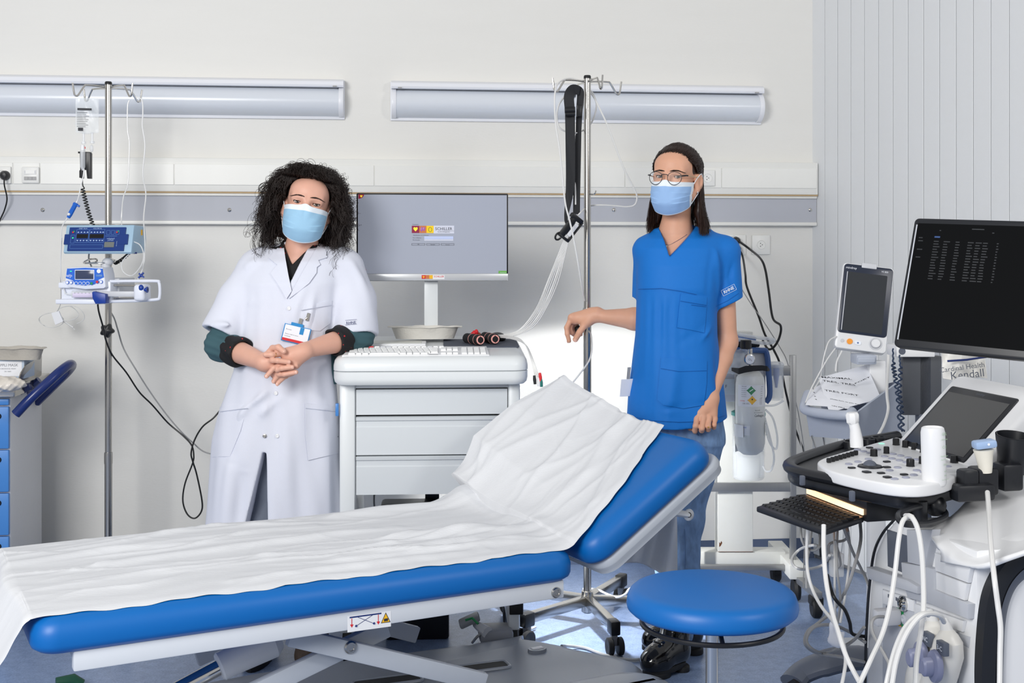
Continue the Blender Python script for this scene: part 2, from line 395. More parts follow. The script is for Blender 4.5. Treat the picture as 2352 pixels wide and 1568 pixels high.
# ------------------------------------------------------------------ sockets
m_sock = mat('socket_white', '#e9e9e6', .35, noise=.01)
def plate(name, label, px, py, wd, ht, off, holes, group='wall outlets'):
    p = B(px, py, off); r = root(name, label, 'outlet', p, group=group)
    part('cover', MB().box(-wd / 2, wd / 2, -.01, 0, -ht / 2, ht / 2, .004), m_sock, r)
    for kind, x, z in holes:
        if kind == 'round':
            part('socket_face', MB().lathe([(0, .0105), (.017, .0105), (.019, .0125), (.02, .01)], 24, Matrix.Translation((x, 0, z)) @ Matrix.Rotation(pi / 2, 4, 'X')), m_sock, r)
            hb = MB()
            for dx, dz in ((-.004, .0065), (-.004, -.0065), (.004, 0)): hb.cyl((x + dx, -.0112, z + dz), (x + dx, -.0125, z + dz), .0018, n=8)
            part('pin_holes', hb, m_dark, r)
        if kind == 'slot':
            part('insert', MB().box(x - .024, x + .024, -.013, -.009, z - .009, z + .009, .001, seg=1), m_sock, r)
            hb = MB(); hb.box(x - .021, x - .019, -.0135, -.0125, z - .006, z + .006); hb.box(x + .019, x + .021, -.0135, -.0125, z - .006, z + .006); part('mark', hb, m_grey, r)
        if kind == 'port':
            part('port', MB().box(x - .008, x + .008, -.012, -.009, z - .007, z + .007, .001, seg=1), m_cable_g, r)
    return r
plate('data_outlet', 'square white data outlet in the trunking at the left', 71, 402, .068, .066, .0535, [('slot', 0, .012), ('port', -.016, -.014), ('port', 0, -.014), ('port', .016, -.014)])
plate('wall_socket', 'white trunking socket holding the black plug at the left', 6, 402, .07, .07, .0535, [('round', 0, 0)])
plate('wall_socket', 'white trunking socket right beside the hair of the woman in blue', 1624, 409, .066, .07, .0535, [('round', 0, 0)])
plate('wall_socket', 'lone white wall socket with empty pin holes beside the slatted partition', 1747, 562, .082, .086, 0, [('round', 0, 0)])
plate('wall_socket', 'white wall socket with two black plugs behind the blue sleeve', 1690, 562, .086, .09, 0, [('round', -.01, .02), ('round', -.01, -.015)])
# plugs and their leads
def plug(name, label, px, py, off, r_, lead, rad=.0035):
    p = B(px, py, off); r = root(name, label, 'plug', p)
    part('plug_body', MB().lathe([(0, .034), (r_ * .55, .032), (r_ * .9, .02), (r_, 0)], 18, Matrix.Rotation(pi / 2, 4, 'X')), m_black, r)
    part('lead', MB().tube(cr(lead, 8), rad, 8), m_cable_k, r, world=True)
    return r
plug('power_plug', 'black power plug in the trunking socket at the left', 12, 403, .066, .02, [B(10, 405, .095), B(10, 425, .095), B(16, 455, .08), B(11, 480, .06), B(0, 505, .045), B(-25, 560, .02), B(-40, 800, .02), B(-40, 1240, .02)], .003)
L1 = [B(1696, 553, .04), B(1722, 572, .08), W(1747, 594, 5.0), W(1758, 620, 4.95), W(1766, 670, 4.9), W(1775, 730, 4.85), W(1793, 748, 4.8), W(1790, 775, 4.8), W(1777, 797, 4.8), W(1764, 801, 4.82), W(1752, 782, 4.88)]
L2 = [B(1698, 573, .04), B(1706, 590, .07), W(1712, 630, 5.0), W(1716, 660, 4.97), W(1742, 725, 4.92), W(1757, 768, 4.9), W(1778, 805, 4.88), W(1792, 838, 4.88), W(1806, 905, 4.95), W(1825, 980, 4.98), W(1850, 1045, 5.0), W(1868, 1100, 5.0), W(1880, 1200, 5.05), W(1885, 1278, 5.1)]
plug('power_plug', 'upper black plug with its thick black lead looping to the right', 1690, 553, .013, .018, L1, .0048)
plug('power_plug', 'lower black plug with a black lead running down to the floor', 1692, 571, .013, .016, L2, .0045)
# ------------------------------------------------------------------ left side: drawer cart, drip stand, pumps
def root_at(name, label, cat, px, py, v, yaw=0, group=None, pitch=0, roll=0, z=None):
    p = W(px, py, v)
    if z is not None: p.z = z
    M = Matrix.Translation(p) @ Matrix.Rotation(-YAW + math.radians(yaw), 4, 'Z') @ Matrix.Rotation(math.radians(pitch), 4, 'X') @ Matrix.Rotation(math.radians(roll), 4, 'Y')
    return root(name, label, cat, M=M, group=group)
def FR(x, y, z):          # label frame on a face that looks along local -y
    return Matrix(((1, 0, 0, x), (0, 0, 1, y), (0, 1, 0, z), (0, 0, 0, 1))) @ Matrix.Rotation(0, 4, 'X')
def FRT(x, y, z, tilt=0):  # text facing -y
    return Matrix.Translation((x, y, z)) @ Matrix.Rotation(pi / 2 + tilt, 4, 'X')
m_cartblue = mat('drawer_blue', '#4584cb', .35, noise=.02)
m_navy = mat('navy_plastic', '#1d2f6b', .25, noise=.04)
m_cartgrey = mat('cart_grey', '#d3d4d7', .45, noise=.02)
m_ltgrey = mat('light_grey_plastic', '#c9cbd0', .4, noise=.02)
m_midgrey = mat('mid_grey_plastic', '#8c8f96', .45, noise=.03)
m_pulp = mat('moulded_pulp', '#d6d3cc', .85, noise=.06, scale=25, bump=.6, bscale=120)
m_pulp2 = mat('moulded_pulp_grey', '#b9b4ab', .85, noise=.06, scale=25, bump=.6, bscale=120)
m_print = mat('dark_print', '#2b2d33', .6, noise=0)
m_printg = mat('grey_print', '#7d8087', .6, noise=0)
m_printw = mat('white_print', '#e9edf5', .5, noise=0)
m_paper = mat('white_paper', '#eef0f6', .7, noise=.01)
m_clear = mat('clear_plastic', '#f2f6f8', .12, alpha=.28, noise=.0)
m_clear2 = mat('cloudy_plastic', '#eef1f4', .2, alpha=.5, noise=.0)
m_red = mat('red_plastic', '#d3232b', .4); m_green = mat('green_plastic', '#1f8a4f', .4); m_yellow = mat('yellow_print', '#efb61c', .45); m_orange = mat('orange_plastic', '#f39a2f', .4)
m_blueclip = mat('blue_clip', '#1c62c4', .35, noise=.04)
# --- drawer cart, mostly outside the frame
p0 = W(22, 1000, 4.4)
r = root('drawer_cart', 'blue drawer cart with a steel rim standing at the left edge', 'cart', (p0.x - .3, p0.y + .21, 0))
part('cabinet', MB().box(-.3, .3, -.195, .21, .1, .82, .006), m_cartgrey, r)
part('rim', MB().box(-.33, .327, -.235, .24, .82, .862, .008), m_steel, r)
zs_ = [.815, .787, .63, .474, .318, .16]
for i in range(5):
    d = part('drawer', MB().box(-.295, .297, -.212, -.193, zs_[i + 1] + .003, zs_[i] - .003, .003), m_cartblue, r)
    if i: part('lock', MB().lathe([(0, .006), (.009, .005), (.011, 0)], 14, Matrix.Translation((.262, -.212, zs_[i] - .037)) @ Matrix.Rotation(pi / 2, 4, 'X')), m_black, d)
for sx in (-1, 1):
    for sy in (-1, 1):
        part('wheel', MB().lathe([(0, -.016), (.045, -.014), (.05, 0), (.045, .014), (0, .016)], 20, Matrix.Translation((sx * .24, sy * .16, .05)) @ Matrix.Rotation(pi / 2, 4, 'Y')), m_rubber, r)
part('bumper', MB().box(-.34, .335, -.2, .235, .085, .115, .014), m_midgrey, r)
q = lambda px, py, v: W(px, py, v)
sh = [q(38, 884, 4.42), q(46, 856, 4.42), q(58, 838, 4.45), q(94, 816, 4.72), q(93, 862, 4.8), q(60, 880, 4.6)]
mb = MB(); n = V((1, 0, 0)); mb.add([p for p in sh] + [p + V((.004, 0, 0)) for p in sh], [(0, 1, 2, 3, 4, 5), (11, 10, 9, 8, 7, 6)] + [(i, i + 6, (i + 1) % 6 + 6, (i + 1) % 6) for i in range(6)])
part('side_guard', mb, m_steel, r, world=True)
part('bracket', MB().tube([q(52, 905, 4.62), q(90, 872, 4.62)], .014, 8).tube([q(45, 900, 4.5), q(70, 888, 4.5)], .012, 8), m_navy, r, world=True)
part('push_handle', MB().tube(cr([q(36, 951, 4.36), q(70, 915, 4.37), q(110, 878, 4.4), q(140, 851, 4.44), q(158, 838, 4.5), q(165, 838, 4.58), q(158, 850, 4.66), q(130, 878, 4.7), q(84, 923, 4.74)], 8), .0175, 14), m_navy, r, world=True)
def kidney(a, b, k, h, m, name, label, px, py, v, yaw, pitch=0):
    r = root_at(name, label, 'dish', px, py, v, yaw, pitch=pitch); rows = []
    prof = [(.0, .002), (.5, .002), (.74, .004), (.8, .014), (.9, .75), (.94, .96), (.98, 1.0), (1.08, 1.0), (1.085, .97), (.99, .95), (.96, .9), (.84, .0), (.5, 0), (0, 0)]
    for s, z in prof:
        row = []
        for t in np.linspace(0, 2 * pi, 49)[:-1]:
            x = a * s * math.cos(t); y = b * s * math.sin(t) - k * s * (x / a / max(s, .01)) ** 2 * 1.0
            wob = .0012 * math.sin(5 * t) + .001 * math.sin(11 * t + 1) if z > .9 else 0
            row.append((x, y, z * h + wob))
        rows.append(row)
    part('bowl', MB().grid(rows, closed=True), m, r, sharp=60); return r
# --- things on the drawer cart
r = root_at('mask_box', 'pale blue face mask box on the drawer cart below the grey dish', 'box', 12, 868, 4.5, 4)
m_boxb = mat('box_blue', '#b9c9dc', .6, noise=.02)
part('carton', MB().box(-.1, .078, -.03, .09, 0, .072, .002), m_boxb, r)
mb = MB().box(-.09, .07, -.0312, -.03, .01, .064); part('label', mb, m_paper, r)
mb = MB().text('APPLI MASK', .014, FRT(.02, -.0318, .05)); mb.text('CHIRURGICAL MASKS', .006, FRT(.02, -.0318, .037)); mb.text('EN 14683', .006, FRT(.02, -.0318, .027)); part('lettering', mb, m_printg, r)
kidney(.115, .06, .02, .043, m_pulp2, 'kidney_dish', 'grey pulp kidney dish on top of the pale blue mask box', 38, 824, 4.5, -6)
def tissue(P):
    d = ell(P, (0, 0, .012), (.085, .06, .03))
    return d + .005 * np.abs(np.sin(P[:, 0] * 60 + P[:, 2] * 90 + 2 * np.sin(P[:, 1] * 40))) + .004 * np.abs(np.sin(P[:, 0] * 110 - P[:, 2] * 130 + P[:, 1] * 70)) - .004
r = root_at('plastic_bag', 'crumpled clear bag of tissues on the steel rim of the drawer cart', 'bag', 5, 882, 4.34, 0, z=.86)
part('crumpled_film', nets(tissue, (-.12, -.1, -.03), (.12, .1, .1), .004), mat('crumpled_film', '#d9d2c8', .35, noise=.1, scale=30), r)
# --- drip stands
def drip_stand(px, v, top, joint, arms, legs, label, lean=0):
    p = W(px, 900, v); r = root('drip_stand', label, 'drip stand', (p.x, p.y, 0), -YAW, group='drip stands')
    part('lower_tube', MB().cyl((0, 0, .06), (0, 0, joint), .0142, n=24), m_steel, r)
    part('collar', MB().lathe([(.0125, joint + .012), (.015, joint + .012), (.0155, joint), (.0155, joint - .03), (.0142, joint - .03)], 24), m_steel, r)
    part('upper_tube', MB().cyl((0, 0, joint), (0, 0, top - .012), .0124, n=24), m_steel, r)
    part('cap', MB().lathe([(0, top), (.011, top), (.0132, top - .004), (.0132, top - .012), (0, top - .012)], 20), m_black, r)
    for a, dz in arms:
        c, s = math.cos(math.radians(a)), math.sin(math.radians(a))
        pr = [(.01, -.022), (.045, -.02), (.08, -.02), (.09, -.024), (.112, -.058), (.118, -.063), (.124, -.062), (.128, -.055), (.134, -.016)]
        part('hook', MB().tube(cr([(x * c, x * s, top + z + dz) for x, z in pr], 4), .0036, 10), m_chrome, r)
    hub = part('hub', MB().lathe([(.0145, .13), (.021, .128), (.021, .055), (.014, .05), (0, .05)], 20), m_steel, r)
    for a in legs:
        M = Matrix.Rotation(math.radians(a), 4, 'Z')
        l = part('leg', MB().box(.016, .29, -.014, .014, .078, .113, .003, M=M), m_steel, r)
        part('end_cap', MB().box(.285, .335, -.017, .017, .068, .116, .006, M=M), m_black, l)
        part('fork', MB().box(.298, .322, -.011, .011, .03, .07, .004, M=M), m_midgrey, l)
        wh = MB()
        for s in (-1, 1): wh.lathe([(0, .0), (.02, .003), (.026, .003), (.03, .0), (.03, -.012), (.026, -.016), (0, -.016)], 22, M @ Matrix.Translation((.322, s * .012, .0305)) @ Matrix.Rotation(-s * pi / 2, 4, 'X') @ Matrix.Translation((0, 0, .012)))
        part('caster', wh, m_rubber, l)
    return r
st1 = drip_stand(249, 4.6, 1.985, .575, [(-32, 0), (-142, 0), (42, -.003), (150, -.003)], [-60, 12, 84, 156, 228], 'chrome drip stand at the left carrying two pumps and a clear bag')
kn = MB()
rows = []
for rr_, yy in ((0, -.05), (.012, -.05), (.02, -.046), (.0235, -.038), (.0235, -.026), (.019, -.02), (0, -.02)):
    rows.append([(rr_ * (1 + .16 * math.cos(5 * t + .6)) * math.cos(t) + .006, yy, .0 + rr_ * (1 + .16 * math.cos(5 * t + .6)) * math.sin(t) + 1.048) for t in np.linspace(0, 2 * pi, 41)[:-1]])
kn.grid(rows, closed=True); kn.cyl((.004, -.025, 1.048), (.002, .0, 1.048), .011); part('clamp_knob', kn, m_black, st1, label='black five-pointed clamp knob')
# volumetric pump
m_vbl = mat('pump_light_blue', '#9fbdd3', .35, noise=.02); m_vnv = mat('pump_navy', '#12357a', .3, noise=.03); m_vline = mat('pump_line', '#5b86c4', .5, noise=0)
m_lcd = mat('grey_display', '#6f7472', .3, noise=.02); m_blk = mat('black_display', '#101014', .15, noise=0)
m_led_g = mat('green_light', '#2fd07a', .3, emit='#2fd07a', estr=1.2)
s = 4.42 / 2800
r = root_at('infusion_pump', 'wide navy and light blue infusion pump clamped high on the left drip stand', 'pump', 233, 579, 4.42, -9)
X3 = Matrix(((0, 0, 1, 0), (1, 0, 0, 0), (0, 1, 0, 0), (0, 0, 0, 1)))
part('housing', MB().prism([(-.026, .0), (-.02, -.006), (.09, -.002), (.095, .05), (.085, .095), (.0, .098), (-.004, .094)], -.135, .128, X3, .004), m_vbl, r)
T = math.atan2(.022, .094); FB = Matrix.Translation((0, -.0275, 0)) @ Matrix.Rotation(-T, 4, 'X')
def fb(x0, x1, z0, z1, d, rr=.001): return MB().box(x0, x1, -d, .002, z0, z1, rr, FB, 1)
part('front_panel', MB().box(-.118, .1, -.004, .003, .004, .092, .001, FB, 1).box(-.134, .112, -.0045, .003, .028, .066, .001, FB, 1), m_vnv, r)
mb = MB().box(-.086, -.042, -.0053, 0, .051, .066, M=FB).box(-.036, .019, -.0053, 0, .051, .066, M=FB); part('display', mb, m_blk, r, label='black number displays')
part('status_screen', fb(.024, .062, .017, .037, .0058), m_lcd, r)
mb = MB()
def rect(x0, x1, z0, z1, t=.0009, y=-.0052):
    for a in ((x0, x1, z0, z0 + t), (x0, x1, z1 - t, z1), (x0, x0 + t, z0, z1), (x1 - t, x1, z0, z1)): mb.box(a[0], a[1], y, 0, a[2], a[3], M=FB)
rect(-.108, -.092, .032, .063); rect(-.108, .02, .012, .027); rect(-.088, -.04, .034, .084); rect(-.037, .021, .034, .084); mb.box(.024, .07, -.0052, 0, .058, .0592, M=FB); rect(.028, .042, .064, .08); rect(.046, .059, .064, .08); rect(.063, .077, .064, .08)
part('line', mb, m_vline, r, kind='stuff')
mb = MB()
for x in (-.081, -.069, -.057, -.045, -.03, -.018, -.007, .005, .015):
    for z, s_ in ((.071, 1), (.044, -1)): mb.add([FB @ V((x - .004, -.0055, z)), FB @ V((x + .004, -.0055, z)), FB @ V((x, -.0055, z + s_ * .005))], [(0, 1, 2)])
TB = lambda x, z: FB @ FRT(x, -.0056, z)
mb.text('DEBIT ML/H', .0062, TB(-.064, .0865)); mb.text('VOLUME ML', .0062, TB(-.008, .0865)); mb.text('volumed', .0085, TB(.047, .049)); mb.text('µVP7000', .0062, TB(.047, .0425)); mb.text('ARCOMED', .004, TB(.072, .03) @ Matrix.Rotation(pi / 2, 4, 'Z'))
part('lettering', mb, mat('pump_print', '#a9c3ea', .5, noise=0), r, kind='stuff')
for x, c in ((-.1, m_red), (.07, m_red), (-.1, m_green), (.07, m_green)):
    part('lamp', MB().ball((x - (.002 if c is m_red else -.002), -.0052, .073 if c is m_red else .076), .0035, 8, (1, .3, 1), FB), c, r)
part('lamp', MB().ball((-.1, -.0052, .052), .0028, 8, (1, .4, 1), FB), m_led_g, r)
part('side_label', MB().box(.1275, .1288, .05, .062, .062, .082), m_yellow, r)
for x in (-.115, -.09, .0, .125): part('foot', MB().cyl((x, .01, -.006), (x, .01, .0), .007, n=10), m_navy, r)
part('clamp', MB().box(-.012, .04, .128, .17, .03, .07, .004), m_black, r)
# wire loops on the stand above each pump
def wire_loop(z, py, label):
    a = [W(x, y, v) for x, y, v in ((252, py + 1, 4.58), (236, py + 1, 4.6), (220, py - 1, 4.56), (207, py + 1, 4.5), (204, py + 3, 4.46), (212, py + 4, 4.43), (240, py + 4, 4.42), (268, py + 3, 4.44), (280, py + 2, 4.5), (272, py, 4.55), (258, py, 4.58))]
    return part('wire_loop', MB().tube(cr(a, 5), .0032, 8), m_chrome, st1, world=True)
wire_loop(0, 517, ''); 
a = [W(x, y, v) for x, y, v in ((214, 603, 4.55), (222, 600, 4.57), (221, 595, 4.56), (208, 595, 4.52), (194, 601, 4.48), (193, 604, 4.45), (204, 604, 4.43), (240, 604, 4.43), (262, 601, 4.46), (264, 598, 4.5), (252, 594, 4.55), (240, 596, 4.57), (242, 600, 4.58), (250, 602, 4.58))]
part('wire_loop', MB().tube(cr(a, 5), .0032, 8), m_chrome, st1, world=True)
# syringe pump
m_ablue = mat('keypad_blue', '#2466cf', .35, noise=.02); m_ascr = mat('slate_screen', '#3d4660', .15, noise=.02); m_awh = mat('pump_white', '#e3e7f2', .3, noise=.01); m_anv = mat('clip_navy', '#123a94', .35, noise=.03)
r = root_at('syringe_pump', 'white syringe pump with a blue keypad below the wide navy pump', 'pump', 206, 697, 4.4, -4)
q = lambda px, py: ((px - 206) * 4.4 / 2800, -(py - 697) * 4.4 / 2800)
hp = [q(160, 616), q(172, 613.5), q(205, 612.5), q(246, 614), q(250, 630), q(253, 658), q(248, 662), q(205, 664), q(166, 659), q(157, 650)]
Y3 = Matrix(((1, 0, 0, 0), (0, 0, 1, 0), (0, 1, 0, 0), (0, 0, 0, 1)))
part('head', MB().prism(hp, -.035, .06, Y3, .005), m_awh, r)
kp = [q(163, 616.5), q(205, 614.5), q(246, 616.5), q(249, 636), q(236, 642), q(228, 652), q(205, 655), q(184, 653), q(176, 643), q(160, 638)]
part('keypad', MB().prism(kp, -.0368, -.034, Y3), m_ablue, r)
a, b = q(181, 642), q(227, 619)
part('screen_frame', MB().box(a[0], b[0], -.0385, -.034, a[1], b[1], .002), m_printw, r); part('screen', MB().box(a[0] + .0025, b[0] - .0025, -.0395, -.037, a[1] + .0025, b[1] - .0025, .001), m_ascr, r)
for px, c, ln in ((164, m_printw, 0), (173, m_printw, 0), (185, m_ablue, 0), (194, m_ablue, 0), (203, m_ablue, 0), (212, m_ablue, 0), (221, m_green, 1), (234, m_red, 1), (243, m_printw, 1)):
    x, z = q(px, 648 + (2 if 180 < px < 225 else 0) - (1.5 if px > 225 else 0))
    part('button', MB().cyl((x, -.0395, z), (x, -.034, z), .0062, n=16), m_ablue if c in (m_printw, m_green, m_red) else m_printw, r)
    part('button_face', MB().cyl((x, -.0403, z), (x, -.039, z), .0048, n=16), c, r)
x, z = q(238, 622); part('button', MB().cyl((x, -.04, z), (x, -.034, z), .0075, n=18), m_printw, r)
x, z = q(238, 632.5); part('button', MB().box(x - .012, x + .012, -.0378, -.034, z - .0045, z + .0045, .002), m_vline, r)
x, z = q(172, 622.5); part('lamp', MB().box(x - .003, x + .003, -.0378, -.036, z - .0015, z + .0015), m_led_g, r)
x, z = q(168, 632); part('lettering', MB().text('agilia', .0115, FRT(x, -.0374, z)).text('SP', .006, FRT(x + .004, -.0374, z - .007)), m_printw, r)
for i in range(10):
    pass
tb = [q(142, 655), q(157, 648), q(250, 660), q(256, 662), q(256, 676), q(141, 664)]
a = q(139, 664); b = q(257, 646)
part('syringe_bed', MB().box(q(141, 0)[0], q(258, 0)[0], -.01, .07, q(0, 696)[1], q(0, 645)[1], .006).box(q(139, 0)[0], q(254, 0)[0], -.05, .0, q(0, 697)[1], q(0, 686)[1], .004).box(q(140, 0)[0], q(170, 0)[0], -.03, .0, q(0, 661)[1], q(0, 648)[1], .004), m_awh, r)
part('syringe_barrel', MB().cyl((q(172, 0)[0], -.025, q(0, 675)[1]), (q(228, 0)[0], -.025, q(0, 675)[1]), .0125, n=20).cyl((q(156, 0)[0], -.025, q(0, 674)[1]), (q(172, 0)[0], -.025, q(0, 675)[1]), .002, .004, n=10), m_clear2, r)
part('syringe_label', MB().lathe([(.0127, q(176, 0)[0]), (.0127, q(224, 0)[0])], 12, Matrix.Translation((0, -.025, q(0, 675)[1])) @ Matrix.Rotation(pi / 2, 4, 'Y'), a0=-.4 - pi / 2, a1=1.1 - pi / 2), mat('label_lilac', '#d9cfe6', .6), r)
mb = MB()
for i in range(5): mb.text(str(10 * (5 - i)), .005, FRT(q(181 + 8.5 * i, 0)[0], -.0378, q(0, 672)[1]))
part('scale_print', mb, m_printg, r, kind='stuff')
part('plunger', MB().box(q(228, 0)[0], q(322, 0)[0], -.032, -.018, q(0, 680)[1], q(0, 668)[1], .002), m_ltgrey, r)
part('barrel_clip', MB().prism([q(226, 670), q(229, 668), q(257, 674), q(258, 695), q(234, 696), q(227, 683)], -.055, -.02, Y3, .002), m_anv, r)
part('steel_rod', MB().cyl((q(250, 0)[0], .02, q(0, 686)[1]), (q(340, 0)[0], .02, q(0, 684)[1]), .004, n=10).cyl((q(250, 0)[0], .02, q(0, 655)[1]), (q(340, 0)[0], .02, q(0, 657)[1]), .004, n=10), m_steel, r)
lp = [q(254, 646), q(300, 645), q(362, 645), q(369, 649), q(371, 664), q(370, 682), q(364, 687), q(320, 690), q(254, 692)]
part('guard_rail', MB().tube(cr([(x, .0, z) for x, z in lp], 5), .0055, 10), m_awh, r)
part('pusher_head', MB().box(q(320, 0)[0], q(346, 0)[0], -.05, .025, q(0, 690)[1], q(0, 652)[1], .012, seg=3), m_awh, r)
part('pusher_lever', MB().ball((q(338, 0)[0], -.045, q(0, 660)[1]), .01, 12, (1, .8, 1.2)).cyl((q(340, 0)[0], -.04, q(0, 664)[1]), (q(352, 0)[0], -.04, q(0, 664)[1]), .006).cyl((q(350, 0)[0], -.04, q(0, 664)[1]), (q(352, 0)[0], -.04, q(0, 664)[1]), .011), m_anv, r)
part('rotary_knob', MB().ball((q(235, 0)[0], .05, q(0, 602)[1]), .02, 14, (1, 1, .8)).cyl((q(231, 0)[0], .05, q(0, 614)[1]), (q(231, 0)[0], .05, q(0, 604)[1]), .018), m_ltgrey, r)
part('clamp', MB().box(.02, .09, .05, .2, .03, .09, .004), m_ltgrey, r)
# bag, chamber and lines
bagp = lambda P: smax(smin(ell(P, (0, 0, -.06), (.033, .012, .062)), rbox(P, (0, 0, -.052), (.042, .002, .066), .002), .012), P[:, 2] - .014, .004) + .0009 * np.sin(P[:, 0] * 160 + P[:, 2] * 90)
r = root_at('infusion_bag', 'clear infusion bag with printed label hanging from the left drip stand hook', 'bag', 200, 232, 4.5, 12)
part('pouch', nets(bagp, (-.055, -.03, -.135), (.055, .03, .025), .003), m_clear, r)
mb = MB().box(-.032, .018, -.0145, -.0142, -.036, -.028); mb.box(-.03, -.012, -.0145, -.0142, -.112, -.1)
for i in range(9): mb.box(-.034, -.034 + random.uniform(.03, .05), -.0145, -.0143, -.045 - i * .0065, -.0436 - i * .0065)
part('print', mb, m_print, r, kind='stuff')
part('port', MB().cyl((-.012, 0, -.15), (-.012, 0, -.115), .004).cyl((.018, 0, -.15), (.018, 0, -.115), .004).cyl((-.012, 0, -.158), (-.012, 0, -.15), .0085).cyl((.018, 0, -.156), (.018, 0, -.148), .0085).ball((.016, 0, -.175), .007, 10, (1, 1, 2)), m_clear2, r)
r = root_at('drop_sensor', 'black drop sensor around the clear chamber under the infusion bag', 'sensor', 195, 410, 4.48)
q = lambda px, py: ((px - 195) * 1.6e-3, -(py - 410) * 1.6e-3)
part('sensor_body', MB().prism([q(184, 352), q(180, 352), q(180, 348), q(207, 349), q(209, 352), q(209, 410), q(201, 410), q(199, 390), q(191, 390), q(190, 410), q(183, 408), q(183, 392), q(185, 390)], -.006, .016, Y3, .002), m_black, r)
part('drip_chamber', MB().lathe([(.003, q(0, 392)[1]), (.009, q(0, 384)[1]), (.0095, q(0, 350)[1]), (.009, q(0, 346)[1]), (0, q(0, 346)[1])], 16, Matrix.Translation((-.003, -.014, 0))), m_clear2, r)
part('chamber_cap', MB().cyl((-.003, -.014, q(0, 346)[1]), (-.003, -.014, q(0, 334)[1]), .0085, .007), m_white, r)
part('red_mark', MB().box(.004, .0065, -.016, -.012, q(0, 342)[1], q(0, 338)[1]), m_red, r)
hx = []
ax_ = [V(W(189, 432, 4.47)), V(W(196, 460, 4.47)), V(W(204, 490, 4.47)), V(W(214, 519, 4.47))]; axc = cr(ax_, 30)
for i, p in enumerate(axc): t = i * .95; hx.append(p + V((math.cos(t) * .0075, math.sin(t) * .0075, 0)))
mb = MB().tube(cr([W(189, 410, 4.475), W(190, 425, 4.472)] + [hx[0]], 4), .0022, 6).tube(hx, .0022, 6)
thing('coiled_cable', 'black coiled cable from the drop sensor to the wide navy pump', 'cable', mb, m_cable_k)
ax_ = [V(W(300, 578, 4.5)), V(W(285, 592, 4.5)), V(W(268, 603, 4.5)), V(W(262, 600, 4.52))]; axc = cr(ax_, 24)
hx = [p + V((math.cos(i * .9) * .004, math.sin(i * .9) * .007, math.sin(i * .9) * .006)) for i, p in enumerate(axc)]
thing('coiled_cable', 'black coiled cable bunched beneath the wide navy pump', 'cable', MB().tube(hx, .0024, 6), m_cable_k)
m_tube = mat('clear_tubing', '#e9eaea', .2, alpha=.75, noise=0)
mb = MB().tube(cr([W(193, 388, 4.45), W(191, 405, 4.45), W(186, 425, 4.45), W(181, 450, 4.45), W(175, 466, 4.45), W(155, 500, 4.44), W(145, 515, 4.43), W(141, 530, 4.42), W(140, 560, 4.41), W(139, 600, 4.4), W(141, 640, 4.4), W(150, 675, 4.38)], 6), .0022, 6)
line = root('infusion_line', 'clear infusion line with a blue roller clamp left of the coiled cable', 'tubing', W(168, 485, 4.45))
part('tube', mb, m_tube, line, world=True)
part('roller_clamp', MB().tube([W(157, 500, 4.44), W(161, 492, 4.44), W(175, 466, 4.44)], [.0065, .009, .0085], 8).tube([W(168, 467, 4.44), W(183, 474, 4.44)], .004, 6), m_blueclip, line, world=True)
part('roller', MB().ball(W(158, 492, 4.43), .0055, 8), m_white, line, world=True)
mb = MB().tube(cr([W(297, 230, 4.62), W(293, 245, 4.62), W(293, 300, 4.62), W(297, 325, 4.62), W(296, 380, 4.62), W(293, 425, 4.62), W(283, 455, 4.62), W(279, 500, 4.62), W(280, 520, 4.6), W(282, 525, 4.55)], 6), .0024, 6)
mb.tube(cr([W(312, 222, 4.55), W(326, 230, 4.55), W(328, 260, 4.55), W(327, 290, 4.55), W(333, 335, 4.55), W(328, 400, 4.55), W(335, 445, 4.55), W(330, 500, 4.5), W(333, 560, 4.42), W(331, 600, 4.4), W(326, 622, 4.4)], 6), .0026, 6)
mb.tube(cr([W(305, 554, 4.4), W(322, 563, 4.38), W(330, 585, 4.38), W(325, 608, 4.38), W(310, 628, 4.39), W(298, 633, 4.4), W(284, 625, 4.4), W(279, 610, 4.4), W(284, 596, 4.4), W(300, 580, 4.4)], 6), .002, 6)
mb.tube(cr([W(326, 622, 4.4), W(322, 632, 4.4), W(316, 645, 4.39)], 4), .0034, 6)
line = root('infusion_line', 'clear infusion line looped down from the right hooks of the left drip stand', 'tubing', W(330, 620, 4.4))
part('tube', mb, m_tube, line, world=True)
part('stopcock', MB().ball(W(324, 633, 4.39), .006, 8).tube([W(318, 638, 4.39), W(330, 626, 4.39)], .0035, 6).tube([W(319, 628, 4.38), W(331, 637, 4.38)], .003, 6), m_anv, line, world=True)
# rolled spare line hanging by the wall
cw = lambda cx, cy, a, b, n_, ph: [W(cx + a * math.cos(t) + 2 * math.sin(3.1 * t), cy + b * math.sin(t), 4.85 + .01 * math.sin(t * 2.3)) for t in np.linspace(ph, ph + n_ * 2 * pi, int(n_ * 26))]
line = root('coiled_tubing', 'coil of thin clear tubing held by a white paper band left of the knob', 'tubing', W(130, 735, 4.85))
part('coil', MB().tube(cw(155, 720, 24, 17, 1.6, .3), .0016, 6).tube(cw(160, 724, 34, 22, .55, -2.4), .0016, 6).tube(cw(118, 735, 27, 17, 1.7, 2.4), .0016, 6).tube(cr([W(142, 545, 4.4), W(139, 620, 4.55), W(140, 690, 4.75), W(132, 715, 4.85)], 6), .0016, 6).tube(cr([W(140, 737, 4.85), W(152, 742, 4.85), W(172, 757, 4.85)], 4), .0018, 6).cyl(W(150, 740, 4.85), W(168, 752, 4.85), .0035), m_tube, line, world=True)
c_ = [W(118, 719, 4.83), W(135, 714, 4.83), W(145, 738, 4.83), W(127, 746, 4.83)]; n_ = (c_[1] - c_[0]).cross(c_[3] - c_[0]).normalized() * .008
